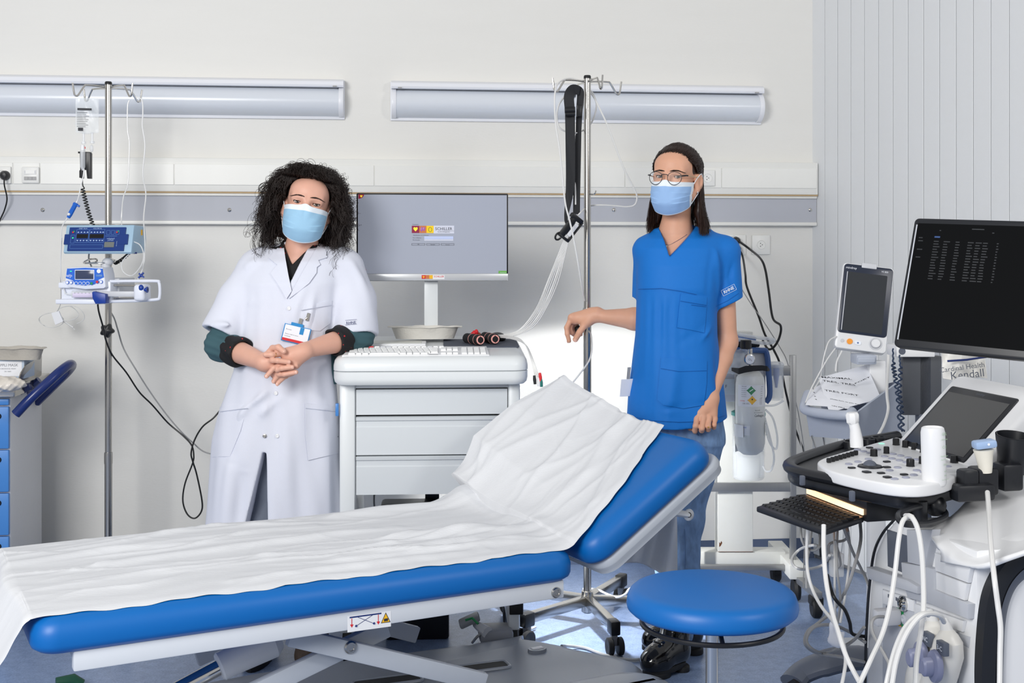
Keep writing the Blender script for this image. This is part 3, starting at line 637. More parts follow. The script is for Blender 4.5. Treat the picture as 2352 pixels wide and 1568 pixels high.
part('paper_band', MB().add(c_ + [p + n_ for p in c_] , [(0, 1, 2, 3), (7, 6, 5, 4), (0, 4, 5, 1), (1, 5, 6, 2), (2, 6, 7, 3), (3, 7, 4, 0)]), m_paper, line, world=True)
# leads dropping from the pumps
mb = MB().tube(cr([W(225, 695, 4.45), W(225, 703, 4.45), W(228, 720, 4.45), W(238, 755, 4.5), W(243, 780, 4.55), W(258, 815, 4.6), W(290, 855, 4.65), W(320, 900, 4.7), W(350, 930, 4.75), W(385, 970, 4.8), W(420, 1000, 4.8), W(440, 1022, 4.8), W(445, 1045, 4.8), W(442, 1065, 4.8), W(425, 1110, 4.8), W(420, 1150, 4.8), W(430, 1180, 4.8), W(447, 1190, 4.8), W(462, 1175, 4.8), W(464, 1150, 4.8), W(452, 1090, 4.8), W(443, 1060, 4.79), W(439, 1040, 4.79), W(447, 1010, 4.8), W(465, 980, 4.8), W(490, 960, 4.8), W(515, 935, 4.82), W(550, 930, 4.85), W(560, 1000, 4.95)], 6), .0033, 8)
thing('power_lead', 'black lead from the syringe pump hanging in a loop beside the white coat', 'cable', mb, m_cable_k)
mb = MB().tube(cr([W(205, 578, 4.5), W(204, 595, 4.52), W(210, 612, 4.55), W(225, 650, 4.6), W(245, 700, 4.66), W(262, 730, 4.66), W(270, 755, 4.66), W(284, 800, 4.68), W(310, 845, 4.7), W(345, 900, 4.76), W(385, 955, 4.8), W(420, 995, 4.82), W(445, 1018, 4.83), W(465, 1035, 4.84), W(490, 1043, 4.85), W(530, 1047, 4.9), W(560, 1060, 4.95)], 6), .003, 8)
thing('power_lead', 'grey lead running down from the wide navy pump behind the white coat', 'cable', mb, m_cable_g)
# right-hand drip stand
st2 = drip_stand(1349, 4.37, 1.975, 1.13, [(20, 0), (200, 0), (-70, 0), (110, -.002)], [-77, -135, -5, 62, 150], 'chrome drip stand between the two women carrying a black strap')
part('small_hook', MB().tube(cr([(.012, -.006, 1.55), (.02, -.01, 1.548), (.027, -.012, 1.552), (.03, -.013, 1.562)], 4), .0025, 8), m_chrome, st2)
part('clamp_knob', MB().ball((-.034, -.04, 1.068), .016, 12, (1, 1, .9)).cyl((-.034, -.04, 1.068), (0, 0, 1.068), .007), m_black, st2)
part('clamp_ring', MB().lathe([(.0145, 1.14), (.0165, 1.138), (.0165, 1.1), (.0145, 1.098)], 20), m_steel, st2)
# the clip arm on which the woman rests her hand is black and short
# ------------------------------------------------------------------ recording cart in the middle
m_cart = mat('cart_white', '#dfe3e5', .32, noise=.008); m_cart2 = mat('drawer_white', '#d5dade', .35, noise=.008)
def rrect(x0, x1, y0, y1, r, n=6):
    o = []
    for cx, cy, a0 in ((x1 - r, y0 + r, -pi / 2), (x1 - r, y1 - r, 0), (x0 + r, y1 - r, pi / 2), (x0 + r, y0 + r, pi)):
        for t in np.linspace(a0, a0 + pi / 2, n): o.append((cx + r * math.cos(t), cy + r * math.sin(t)))
    return o
cart = root_at('recording_cart', 'white drawer cart with a keyboard desk under the standing screen', 'cart', 990, 900, 3.92, 3.3, z=0)
CM = ROOTM[cart.name]
slope = .046
def shell(x, d, r, prof):
    mb = MB(); rows = []
    for ins, z in prof:
        rows.append([(px, py - .012 * (1 - (px / .3155) ** 2), z + (slope * py if z > .985 else 0)) for px, py in rrect(-x + ins, x - ins, ins, d - ins, max(.006, r - ins), 8)])
    mb.grid(rows, closed=True); n = len(rows[0]); mb.f += [tuple(range(n - 1, -1, -1)), tuple(len(mb.v) - n + i for i in range(n))]; mb.mi += [0, 0]
    return mb
mb = shell(.3155, .62, .05, [(.004, .9585), (0, .9605), (0, .975), (.004, .99), (.013, .999), (.028, 1.004)])
part('desk_top', mb, m_cart, cart)
mb = shell(.3148, .61, .05, [(.03, .912), (.012, .9145), (.003, .923), (0, .935), (0, .9555), (.004, .9575)])
part('desk_base', mb, m_cart, cart)
for s in (-1, 1):
    xo, xi = (-.298, -.2465) if s < 0 else (.252, .291)
    part('side_panel', MB().box(xo, xi, .06, .52, .1, .915, .01), m_cart, cart)
    if s > 0: part('foot_inset', MB().box(xo + .004, xi + .01, .052, .07, .155, .215, .003), m_black, cart)
    for yy in (.09, .47):
        wm = Matrix.Translation(((xo + xi) / 2, yy, .055)) @ Matrix.Rotation(pi / 2, 4, 'Y')
        part('caster', MB().lathe([(0, -.016), (.046, -.016), (.055, -.01), (.055, .01), (.046, .016), (0, .016)], 22, wm), m_rubber, cart)
part('rear_panel', MB().box(-.25, .255, .5, .515, .55, .915), m_cart2, cart)
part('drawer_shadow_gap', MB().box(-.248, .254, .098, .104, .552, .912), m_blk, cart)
part('crossbar', MB().box(-.2465, .252, .075, .12, .897, .913, .001), m_cart2, cart)
for z0, z1, lip in ((.811, .893, 0), (.6795, .8035, 1), (.55, .6745, 1)):
    if lip:
        pr = [(.07, z0), (.07, z1 - .034), (.073, z1 - .03), (.073, z1 - .014), (.066, z1 - .011), (.064, z1 - .002), (.068, z1), (.1, z1), (.1, z0)]
    else: pr = [(.07, z0), (.07, z1 - .03), (.07, z1), (.1, z1), (.1, z0)]
    part('drawer', MB().prism(pr, -.2445, .2495, Matrix(((0, 0, 1, 0), (1, 0, 0, 0), (0, 1, 0, 0), (0, 0, 0, 1)))), m_cart2, cart)
part('brand_stub', MB().box(-.31, -.3, .052, .07, .81, .85, .001), m_cartblue, cart, label='small blue sticker on the edge')
# black unit and post under the drawers
r = root('power_unit', 'low black unit with a dark post under the drawers of the white cart', 'unit', M=CM @ Matrix.Translation((-.06, .36, .0)))
part('unit_case', MB().box(-.12, .1, -.1, .1, .18, .46, .012), m_black, r); part('case_inset', MB().box(-.02, .06, -.104, -.09, .43, .452, .002), m_rubber, r)
part('post', MB().box(.035, .085, .1, .14, .1, .6, .002), mat('dark_post', '#2b333f', .45, noise=.04), r)
part('post_foot', MB().box(-.1, .12, -.06, .16, .0, .185, .01), m_black, r)
thing('cable', 'thin grey cable hanging under the drawers of the white cart', 'cable', MB().tube(cr([W(861, 1120, 4.2), W(859, 1150, 4.2), W(862, 1178, 4.2), W(868, 1220, 4.2), W(872, 1330, 4.2)], 6), .003, 6), m_cable_g)
# --- screen on its post
def desk_z(y): return 1.004 + slope * y
m_scr = bpy.data.materials.new('lit_screen'); MATS['lit_screen'] = m_scr
def screen_mat(name, col, e):
    m = mat(name, col, .3, noise=.02, scale=6); b = m.node_tree.nodes['Principled BSDF']
    b.inputs['Emission Color'].default_value = hexc(col); b.inputs['Emission Strength'].default_value = e; return m
m_scr = screen_mat('desktop_grey', '#9297a4', .28)
r = root_at('computer_screen', 'large flat grey screen standing on a white post behind the keyboard', 'screen', 994, 645, 4.36, 5.5)
s = 4.36 / 2800
part('housing', MB().box(-.271, .271, 0, .03, 0, .3135, .004), m_black, r)
part('chin', MB().box(-.2705, .2705, -.004, .01, .001, .0262, .002), mat('silver_plastic', '#c9cbce', .3, .3, noise=.02), r)
part('display', MB().box(-.2655, .2655, -.0015, .01, .0265, .3075), m_scr, r)
def P2(px, py): return ((px - 994) * s, (645 - py) * s)
def flat(x0, x1, y0, y1, d): a = P2(x0, y1); b = P2(x1, y0); return MB().box(a[0], b[0], -d, -.001, a[1], b[1])
heart = [(0, -.8), (.75, .05), (.8, .5), (.5, .8), (.15, .72), (0, .45), (-.15, .72), (-.5, .8), (-.8, .5), (-.75, .05)]
def hrt(mb, x, z, sz, y): mb.add([(x + a * sz, y, z + b * sz) for a, b in heart], [tuple(range(10))])
c1 = screen_mat('logo_wine', '#7d1f3f', .3); c2 = screen_mat('logo_brown', '#b1683f', .3); c3 = screen_mat('logo_yellow', '#dcb617', .3); cy = screen_mat('heart_yellow', '#f2d43a', .4); cp = screen_mat('logo_purple', '#8d55a0', .3); cw_ = screen_mat('form_white', '#b9bcc9', .3); cb = screen_mat('field_blue', '#a9b4d3', .3); ct = screen_mat('screen_text', '#4b4c55', .12)
lg = part('logo', flat(946, 963, 518.5, 535, .0025), c1, r); part('logo', flat(963, 979.5, 518.5, 535, .0025), c2, r); part('logo', flat(979.5, 996, 518.5, 535, .0025), c3, r)
part('logo', flat(996, 1043, 518, 536, .0022), cw_, r); part('field', flat(974.5, 1041, 542.5, 549, .0025), cb, r); part('field', flat(974.5, 1041, 549.5, 552.5, .0023), cw_, r)
mb = MB(); hrt(mb, *P2(954.5, 526.5), .0095, -.003); part('heart', mb, cy, r)
x, z = P2(971, 527); part('figures', MB().ball((x - .0045, -.0026, z), .0035, 8, (1, .2, 2)).ball((x + .004, -.0026, z + .002), .0045, 8, (.9, .2, 1.6)).ball((x - .004, -.0026, z + .007), .0025, 6, (1, .3, 1)), cp, r, kind='stuff')
x, z = P2(988, 527); part('outline', MB().tube([(x + .006 * math.cos(t), -.003, z + .008 * math.sin(t)) for t in np.linspace(0, 2 * pi, 14)], .0007, 4), m_green, r)
mb = MB()
x, z = P2(1019, 525.5); mb.text('SCHILLER', .0145, FRT(x, -.0032, z))
x, z = P2(1019, 532.5); mb.text('The Art of Diagnostics', .0048, FRT(x, -.0032, z))
for t, px, py, sz, al in (('Connexion', 947, 515.5, .005, 'LEFT'), ('Identification de l\'utilisateur', 949, 540, .005, 'LEFT'), ('Nom utilisateur', 948, 546, .0048, 'LEFT'), ('Mot de passe', 948, 551, .0048, 'LEFT'), ('OK', 961, 561, .005, 'CENTER'), ('Annuler', 994, 561.5, .005, 'CENTER'), ('Fermer', 1028, 562, .005, 'CENTER')):
    x, z = P2(px, py); mb.text(t, sz, FRT(x, -.0032, z), align=al)
a = P2(1008, 530.3); b = P2(1043, 530); mb.box(a[0], b[0], -.0032, -.001, a[1], b[1])
for x0, x1 in ((945.5, 976), (979.5, 1009.5), (1013, 1043)):
    for x2, x3, y2, y3 in ((x0, x1, 559, 559.5), (x0, x1, 562.7, 563.2), (x0, x0 + .5, 559, 563), (x1 - .5, x1, 559, 563)): a = P2(x2, y3); b = P2(x3, y2); mb.box(a[0], b[0], -.003, -.001, a[1], b[1])
part('lettering', mb, ct, r, kind='stuff')
x, z = P2(824.5, 446.8); mb = MB().add([(x, -.0026, z)] + [(x + .02 * math.cos(t), -.0026, z - .016 * abs(math.sin(t))) for t in np.linspace(0, pi / 2, 8)], [tuple(range(9))]); part('corner_badge', mb, screen_mat('badge_red', '#8e1a35', .3), r)
mb = MB(); hrt(mb, *P2(831, 451.5), .0055, -.0032); part('heart', mb, cy, r)
part('screen_button', flat(825, 841.5, 618, 626, .0025), screen_mat('button_red', '#b01b2c', .3), r, label='red button in the screen corner'); part('screen_button', flat(1145.5, 1164.5, 622, 629.5, .0025), screen_mat('button_green', '#5d9a43', .3), r, label='green button in the screen corner')
mb = MB(); x, z = P2(832, 622); mb.text('Retour', .006, FRT(x, -.003, z)); x, z = P2(1156, 626); mb.text('Assistance', .0055, FRT(x, -.003, z)); part('button_lettering', mb, cw_, r)
# sticker on the chin
for x0, x1, c in ((968.5, 977.5, m_red), (977.5, 986, c2), (986, 994, m_yellow)): part('sticker', flat(x0, x1, 631.5, 640, .005), c, r)
part('sticker', flat(994, 1021, 631.5, 641, .0048), m_white, r)
mb = MB(); x, z = P2(1008, 635); mb.text('SCHILLER', .0085, FRT(x, -.0056, z)); part('sticker_lettering', mb, m_red, r)
mb = MB(); hrt(mb, *P2(973, 636), .005, -.0056); part('heart', mb, m_yellow, r)
Mi = ROOTM[r.name].inverted() @ CM
zd = (CM.inverted() @ W(990, 700, 4.4)).y
part('post', MB().box((975 - 994) * s, (1007 - 994) * s, .035, .07, -.178, .06, .004), m_cart, r)
part('post_foot', MB().box((955 - 994) * s, (1027 - 994) * s, .0, .1, -.2, -.175, .006), m_cart, r)
# --- keyboard
kb = root('keyboard', 'white keyboard let into the front of the white cart desk', 'keyboard', M=CM @ Matrix.Translation((-.047, .115, 1.0115)) @ Matrix.Rotation(math.radians(5.5), 4, 'X'))
part('keyboard_base', MB().prism([(-.24, -.085), (.236, -.085), (.233, .075), (-.224, .075)], -.004, .006, r=.003), m_white, kb)
m_key = mat('white_key', '#eceded', .4, noise=.01)
def keymesh(wd, dp, h=.006):
    a = [(-wd / 2, -dp / 2, 0), (wd / 2, -dp / 2, 0), (wd / 2, dp / 2, 0), (-wd / 2, dp / 2, 0)]; b = [(x * .86, y * .8 + .0005, h) for x, y, z in a]
    return MB().add(a + b, [(3, 2, 1, 0), (4, 5, 6, 7), (0, 1, 5, 4), (1, 2, 6, 5), (2, 3, 7, 6), (3, 0, 4, 7)])
kcache = {}
def key(x, y, wd, dp, m=None, parent=None, z=.006, h=.006):
    k = (round(wd, 4), round(dp, 4), m.name if m else '')
    if k not in kcache:
        mm = mesh('key', keymesh(wd, dp, h), m or m_key); kcache[k] = mm
    o = bpy.data.objects.new('key', kcache[k]); COL.objects.link(o); o.parent = parent or kb; o.location = (x, y, z); return o
for rw_ in range(5):
    y = -.072 + rw_ * .0215; x = -.222
    ws = [.0195] * 14 if rw_ else [.025, .02, .022, .1, .022, .02, .025, .025]
    if rw_: ws = [.024 + .003 * (4 - rw_)] + [.0195] * 12; ws.append(.292 - sum(ws))
    for wd in ws:
        key(x + wd / 2, y, wd - .002, .0185); x += wd
for rw_ in range(5):
    y = -.072 + rw_ * .0215
    for c_ in range(3):
        if rw_ == 2 or (rw_ == 1 and c_ != 1): continue
        key(.087 + c_ * .0195, y, .0175, .0185)
    for c_ in range(4): key(.155 + c_ * .0205, y, .018, .0185)
for c_ in range(16): key(-.212 + c_ * .0195, .045, .0165, .011, [m_key, m_key, m_key, m_red, m_key, m_ltgrey, m_ltgrey, m_key][c_ % 8] if c_ in (3, 5, 6, 8, 13) else m_key)
part('lettering', MB().box(.04, .07, -.0835, -.0825, .006, .0066), m_print, kb)
r = root('chart_recorder', 'flat white recorder flap lying between the keyboard and the grey dish', 'recorder', M=CM @ Matrix.Translation((-.115, .3, desk_z(.3))))
part('flap', MB().box(-.1, .095, -.06, .09, .0, .012, .004), m_white, r); part('window', MB().box(-.085, .08, -.05, .07, .012, .0135, .0005), mat('recorder_window', '#c9cbc4', .3, noise=.12, scale=60), r)
r0 = kidney(.123, .055, .0, .043, m_pulp, 'kidney_dish', 'pale pulp kidney dish standing on the desk below the large screen', 976, 777, 4.34, 3)
# mouse mat and what lies on it
r = root('mouse_mat', 'dark slate mouse mat on the right end of the cart desk', 'mat', M=CM @ Matrix.Translation((.18, .34, desk_z(.34))) @ Matrix.Rotation(math.atan(slope), 4, 'X'))
part('pad', MB().prism(rrect(-.14, .12, -.1, .12, .01), 0, .004), mat('slate_mat', '#4a505c', .8, noise=.05), r)
m_foam = mat('black_foam', '#16171a', .85, noise=.15, bump=.5, bscale=300); m_pink = mat('pink_ring', '#eaa79f', .5)
for lab, a, b in (('black foam grip with a pink ring on the mat, the nearer one', W(1071, 776, 4.29), W(1103, 780.5, 4.19)), ('black foam grip with a pink ring on the mat, beside the mouse', W(1112, 773, 4.33), W(1137, 778.5, 4.22))):
    r = root('foam_grip', lab, 'grip', a, group='foam grips'); d = (b - a)
    part('sleeve', MB().tube([a, a + d * .05, a + d * .3, a + d * .33, a + d * .36, a + d * .6, a + d * .63, a + d * .66, b], [.014, .0175, .018, .016, .018, .018, .016, .018, .018], 18), m_foam, r, world=True)
    u = d.normalized(); part('ring', MB().tube([b - u * .001, b + u * .0025, b + u * .003, b + u * .001], [.015, .015, .0105, .01], 20), m_pink, r, world=True)
    part('hollow', MB().cyl(b + u * .0015, b + u * .0035, .0105, n=20), m_foam, r, world=True)
    for t in (.45, .8): part('band', MB().tube([a + d * t, a + d * (t + .02)], .0184, 18), m_pink, r, world=True)
r = root_at('computer_mouse', 'black computer mouse behind the foam grips on the mat', 'mouse', 1143, 777, 4.36, 20)
part('shell', MB().ball((0, 0, .004), .03, 18, (.9, 1.6, .62)), m_black, r)
r = root_at('electrode_clips', 'red and brown electrode clips behind the foam grips', 'clips', 1089, 768, 4.4)
for i, (x, z, c) in enumerate(((0, .012, m_red), (.008, .016, m_red), (-.006, .006, m_red), (.018, .004, mat('brown_clip', '#7c3b22', .4)), (-.015, -.004, mat('purple_clip', '#6e4a86', .4)), (.012, .0, m_printw), (.003, -.002, m_printw), (-.03, -.014, mat('teal_clip', '#1f6f78', .4)))):
    part('clip', MB().ball((x, .004 * i - .01, z - .006), .0075, 10, (1, 1, 1.3)).cyl((x, .004 * i - .01, z - .02), (x + .006, .004 * i - .005, z - .004), .003, n=8), c, r)
# lead bundle from the holder on the stand, over the desk
r = root('electrode_leads', 'bundle of thin white leads sweeping from the black holder onto the cart desk', 'cable', W(1215, 760, 4.3))
for i in range(8):
    o = (i - 3.5); j = random.uniform(-2, 2)
    pts = [W(1300 + o * 1.6, 553, 4.3), W(1285 + o * 2.6, 600, 4.3), W(1268 + o * 3.4 + j, 650, 4.28), W(1247 + o * 3.2, 700, 4.26), W(1220 + o * 2.2 + j, 742 + o * 1.5, 4.24), W(1190 + j, 763 + o * 1.2, 4.24), W(1160, 771 + o * .8, 4.26), W(1135 - i, 772 + o * .7, 4.3)]
    part('lead', MB().tube(cr(pts, 6), .0017, 5), m_cable_w, r, world=True)
for i in range(5):
    o = i - 2
    pts = [W(1130, 772 + o, 4.3), W(1160, 773 + o * 1.2, 4.2), W(1190, 779 + o * 1.5, 4.1), W(1208 + o, 793 + o, 4.02), W(1220 + o * 1.4, 820 + o, 3.95), W(1229 + o * 1.8, 850, 3.93), W(1233 + o * 2.5, 866, 3.92)]
    part('lead', MB().tube(cr(pts, 6), .0017, 5), m_cable_w, r, world=True)
for px, py, c, n_ in ((1228, 872, m_black, 'black lead clip'), (1241, 866, m_red, 'red lead clip'), (1237, 877, m_white, 'white lead clip'), (1243, 878, mat('lead_green', '#1d6f68', .4), 'green lead clip')):
    part('lead_clip', MB().tube([W(px - 1, py - 10, 3.92), W(px, py, 3.92), W(px + 1, py + 10, 3.92)], [.004, .0055, .0045], 8), c, r, world=True, label=n_)
# ------------------------------------------------------------------ strap and holder on the right stand
def ribbon(pts, wd, th=.002, side=None):
    """pts (px, py, v); wd in pixels; flat band facing roughly the camera"""
    P = [W(*p) for p in pts]; P = cr(P, 6); n = len(P); wds = np.interp(np.linspace(0, 1, n), np.linspace(0, 1, len(wd)), wd) if isinstance(wd, list) else [wd] * n
    L_, R_ = [], []
    for i, p in enumerate(P):
        t = (P[min(i + 1, n - 1)] - P[max(i - 1, 0)]).normalized(); f = V((SY_, CY_, 0)); sd = t.cross(f).normalized() if side is None else V(side)
        h = sd * wds[i] * 4.3 / 2800 / 2; L_.append(p - h); R_.append(p + h)
    rows = [[L_[i], R_[i]] for i in range(n)]; return MB().grid(rows, thick=th)
m_web = mat('black_webbing', '#15171d', .6, noise=.1, scale=300, bump=.3, bscale=900)
r = root('carry_strap', 'black webbing strap looped over the stand hook, with its buckles', 'strap', W(1318, 210, 4.33))
part('left_band', ribbon([(1331, 208, 4.33), (1316, 206, 4.32), (1307, 222, 4.31), (1309, 260, 4.31), (1310, 340, 4.31), (1310, 420, 4.31), (1305, 465, 4.31), (1300, 500, 4.3), (1303, 515, 4.29)], [20, 24, 24, 23, 22, 21, 15, 8, 8]), m_web, r, world=True)
part('right_band', ribbon([(1322, 204, 4.34), (1333, 212, 4.34), (1331, 250, 4.34), (1329, 300, 4.34), (1327, 360, 4.34), (1325, 430, 4.34), (1324, 492, 4.33)], [18, 17, 15, 13, 15, 16, 16]), m_web, r, world=True)
part('slider', MB().cyl(W(1297, 253, 4.29), W(1321, 252, 4.29), .011, n=14).cyl(W(1298, 262, 4.29), W(1321, 261, 4.29), .008, n=12), m_black, r, world=True)
a = W(1331, 254, 4.32); part('buckle', MB().box(-.011, .009, -.008, .008, -.022, .02, .003, Matrix.Translation(a)), m_black, r, world=True)
r = root('lead_holder', 'black plastic lead junction holder hanging at the foot of the strap', 'holder', W(1312, 522, 4.29))
c_ = W(1312, 522, 4.28); Mh = frame(c_, W(1330, 500, 4.28) - W(1295, 545, 4.28), W(1280, 505, 4.26) - W(1312, 527, 4.28))
part('holder_body', MB().box(-.045, .04, .002, .022, -.012, .012, .004, Mh).box(-.045, .04, -.024, -.018, -.012, .012, .003, Mh).box(-.05, -.04, -.024, .022, -.014, .012, .004, Mh).box(.028, .045, -.02, .03, -.013, .013, .004, Mh), m_black, r, world=True)
part('white_label', MB().box(-.03, .022, -.016, 0, -.008, .009, .002, Mh), m_white, r, world=True)
part('finger_loop', MB().tube([Mh @ V((-.052 + .014 * math.cos(t), .016 + .01 * math.sin(t), -.004)) for t in np.linspace(0, 2 * pi, 17)[:-1]], .0035, 8, closed=True), m_black, r, world=True)
# white tube wound over the hooks
r = root('white_tube', 'long white tube wound over the hooks of the right drip stand', 'tubing', W(1275, 212, 4.3))
part('tube', MB().tube(cr([W(1345, 190, 4.37), W(1310, 180, 4.36), W(1283, 190, 4.3), W(1275, 212, 4.27), W(1274, 245, 4.26), W(1277, 290, 4.26), W(1286, 350, 4.25), W(1293, 420, 4.24), W(1299, 470, 4.24), W(1308, 505, 4.24), W(1317, 545, 4.24), W(1327, 600, 4.25), W(1335, 650, 4.28), W(1342, 690, 4.33)], 6), .0031, 7), m_cable_w, r, world=True)
part('tube', MB().tube(cr([W(1296, 222, 4.35), W(1284, 240, 4.34), W(1279, 262, 4.34), W(1283, 290, 4.34), W(1300, 302, 4.34), W(1325, 305, 4.34), W(1350, 292, 4.42), W(1364, 270, 4.42), W(1370, 240, 4.42), W(1362, 215, 4.42), W(1352, 205, 4.4)], 6), .0031, 7), m_cable_w, r, world=True)
part('tube', MB().tube(cr([W(1322, 470, 4.33), W(1321, 400, 4.345), W(1319, 340, 4.35), W(1324, 308, 4.36), W(1345, 220, 4.41), W(1358, 215, 4.41), W(1380, 255, 4.4), W(1400, 300, 4.4), W(1430, 380, 4.4), W(1455, 430, 4.4), W(1463, 452, 4.4), W(1458, 470, 4.4), W(1440, 475, 4.4), W(1415, 473, 4.4), W(1380, 471, 4.4), W(1350, 474, 4.42), W(1336, 486, 4.31), W(1327, 495, 4.3)], 6), .0031, 7), m_cable_w, r, world=True)
part('tube', MB().tube(cr([W(1352, 760, 4.34), W(1358, 770, 4.3), W(1360, 800, 4.25), W(1352, 830, 4.2), W(1330, 860, 4.15), W(1310, 885, 4.1), W(1290, 910, 4.0), W(1285, 940, 3.95)], 6), .0029, 7), m_tube, r, world=True)
# ------------------------------------------------------------------ examination couch
m_vin = mat('blue_vinyl', '#0062ae', .42, noise=.02, scale=30, bump=.06, bscale=900)
m_alu = mat('couch_grey', '#cfd3d8', .38, noise=.015)
m_alu2 = mat('couch_frame_grey', '#aeb4bd', .4, noise=.02)
m_cover = mat('base_cover_grey', '#8f959f', .35, .15, noise=.05, scale=500)
ZC = .570
O_ = C2W(-1.0, 2.54, 0); E1 = C2W(.885, .465, 0).normalized(); E2 = V((-E1.y, E1.x, 0))
LS, WD, TH = 1.328, .68, .079
KM = Matrix((E1, E2, V((0, 0, 1)))).transposed().to_4x4(); KM.translation = O_
couch = root('examination_couch', 'blue examination couch with raised backrest on a grey scissor base', 'couch', M=KM)
KI = KM.inverted()
def CP(px, py, yl):          # photo point on the couch's own plane y = yl, local
    o = KI @ V((0, 0, CH)); d = (KI @ W(px, py, 1.0)) - o; t = (yl - o.y) / d.y; return o + d * t
def pad(L, w_, t, r, rc, M=None, n=8):
    pr = [(r * .35, -t), (.004, -t + .01), (0, -t + .02), (0, -t * .45), (r * .12, -t * .22), (r * .38, -t * .06), (r * .8, 0)]
    rows = [[(x, y, z) for x, y in rrect(i, L - i, i, w_ - i, max(.01, rc - i * .6), n)] for i, z in pr]
    mb = MB().grid(rows, closed=True); k = len(rows[0]); mb.f += [tuple(range(k - 1, -1, -1)), tuple(len(mb.v) - k + i for i in range(k))]; mb.mi += [0, 0]
    if M is not None: mb.v = [tuple(M @ V(p)) for p in mb.v]
    return mb
part('seat_cushion', pad(LS - .004, WD, TH, .05, .055, Matrix.Translation((0, 0, ZC))), m_vin, couch, sharp=60)
AB = math.radians(33.5); LB = .475
BM = Matrix.Translation((LS + .012, 0, ZC + .002)) @ Matrix.Rotation(-AB, 4, 'Y')
part('backrest_cushion', pad(LB, WD, TH, .05, .06, BM @ Matrix.Translation((.0, 0, 0))), m_vin, couch, sharp=60)
mb = pad(LB + .0, WD - .012, .042, .012, .05, BM @ Matrix.Translation((.018, .006, -TH + .002))); part('backrest_panel', mb, m_alu2, couch, sharp=50)
part('backrest_link', MB().tube([CP(1540, 1176, .05), CP(1578, 1181, .05)], .016, 10, sx=.6).ball(CP(1582, 1182, .05), .017, 14, (1, .5, 1)), m_alu, couch)
part('link_hole', MB().cyl(CP(1582, 1182, .038), CP(1582, 1182, .045), .0075), m_black, couch)
ZR1, ZR0 = ZC - TH + .001, ZC - TH - .045
for nm, y0, y1 in (('near', .02, .05), ('far', WD - .05, WD - .02)):
    part('side_rail', MB().box(.085, LS - .035, y0, y1, ZR0, ZR1, .004), m_alu, couch)
part('end_rail', MB().box(.095, .13, .05, WD - .05, ZR0, ZR1 - .006, .003), m_alu2, couch); part('end_rail', MB().box(LS - .09, LS - .055, .05, WD - .05, ZR0, ZR1 - .006, .003), m_alu2, couch)
p = CP(1277, 1360, .02); Rn = Matrix.Rotation(pi / 2, 4, 'X')
def bolt(px, py, yl, rr): 
    p = CP(px, py, yl); b = part('bolt', MB().lathe([(0, .004), (rr * .45, .004), (rr * .5, .006), (rr * .8, .006), (rr, .002), (rr, 0)], 22, Matrix.Translation(p) @ Rn), m_steel, couch); return b
bolt(1277, 1360, .02, .014)
# safety sticker
y = .0195; st = MB(); c = [CP(798, 1452, y), CP(898, 1438, y), CP(898, 1402, y), CP(798, 1415, y)]; c = [V((q.x, y, q.z)) for q in c]
part('safety_sticker', MB().add(c, [(0, 1, 2, 3)]), m_white, couch)
def sk(mb, a, b, w_, yy=.0188):
    a = CP(*a, yy); b = CP(*b, yy); d = (b - a).normalized(); n = V((-d.z, 0, d.x)) * w_ / 2
    mb.add([a - n, b - n, b + n, a + n], [(0, 1, 2, 3)])
mb = MB(); sk(mb, (803, 1418), (876, 1408), .0032); sk(mb, (822, 1417), (858, 1431), .0011); sk(mb, (820, 1436), (856, 1412), .0011)
for q in ((818, 1437), (859, 1431)): mb.cyl(CP(*q, .0185), CP(*q, .019), .0028, n=12)
part('sticker_drawing', mb, m_navy, couch, kind='stuff')
for x, y0, y1 in ((808, 1420, 1434), (869, 1411, 1427)):
    mb = MB(); sk(mb, (x, y0), (x, y1), .0016); a = [CP(x - 4, y1, .0188), CP(x + 4, y1 - .5, .0188), CP(x, y1 + 7, .0188)]; mb.add(a, [(0, 1, 2)]); part('sticker_arrow', mb, m_red, couch)
part('warning_triangle', MB().add([CP(875, 1431, .0188), CP(897, 1428, .0188), CP(886, 1406, .0188)], [(0, 1, 2)]), m_print, couch); part('warning_triangle', MB().add([CP(877, 1429.5, .0182), CP(895, 1426.8, .0182), CP(886, 1409, .0182)], [(0, 1, 2)]), m_yellow, couch)
part('warning_mark', MB().box(CP(882, 1424, .018).x, CP(891, 1424, .018).x, .0176, .018, CP(886, 1426, .018).z, CP(886, 1420, .018).z), m_print, couch)
# scissor arms
def arm(a, b, yl, wd, name='scissor_arm', m=m_alu2):
    a = CP(*a, yl); b = CP(*b, yl); d = (b - a).normalized(); M = frame(a, d, V((-d.z, 0, d.x)) if d.x > 0 else V((d.z, 0, -d.x)))
    L = (b - a).length; return part(name, MB().box(-.03, L + .03, -wd / 2, wd / 2, -.012, .012, .004, M), m, couch)
arm((690, 1466), (1090, 1560), .11, .046); arm((560, 1600), (865, 1452), .15, .046)
def arm3(a, b, y_, wd=.046): 
    d = (b - a).normalized(); M = frame(V((a.x, y_, a.z)), d, V((-d.z, 0, d.x)) if d.x > 0 else V((d.z, 0, -d.x)))
    part('scissor_arm', MB().box(-.03, (b - a).length + .03, -wd / 2, wd / 2, -.012, .012, .004, M), m_alu2, couch)
arm3(CP(690, 1462, .11), CP(1090, 1560, .11), .55); arm3(CP(560, 1600, .15), CP(865, 1452, .15), .51)
part('upper_shaft', MB().cyl(V((CP(690, 1462, .11).x, .04, ZR0 + .02)), V((CP(690, 1462, .11).x, WD - .04, ZR0 + .02)), .012), m_steel, couch)
bolt(805, 1486, .097, .016)
a = CP(640, 1462, .3); b = CP(503, 1532, .3); c = CP(330, 1625, .3)
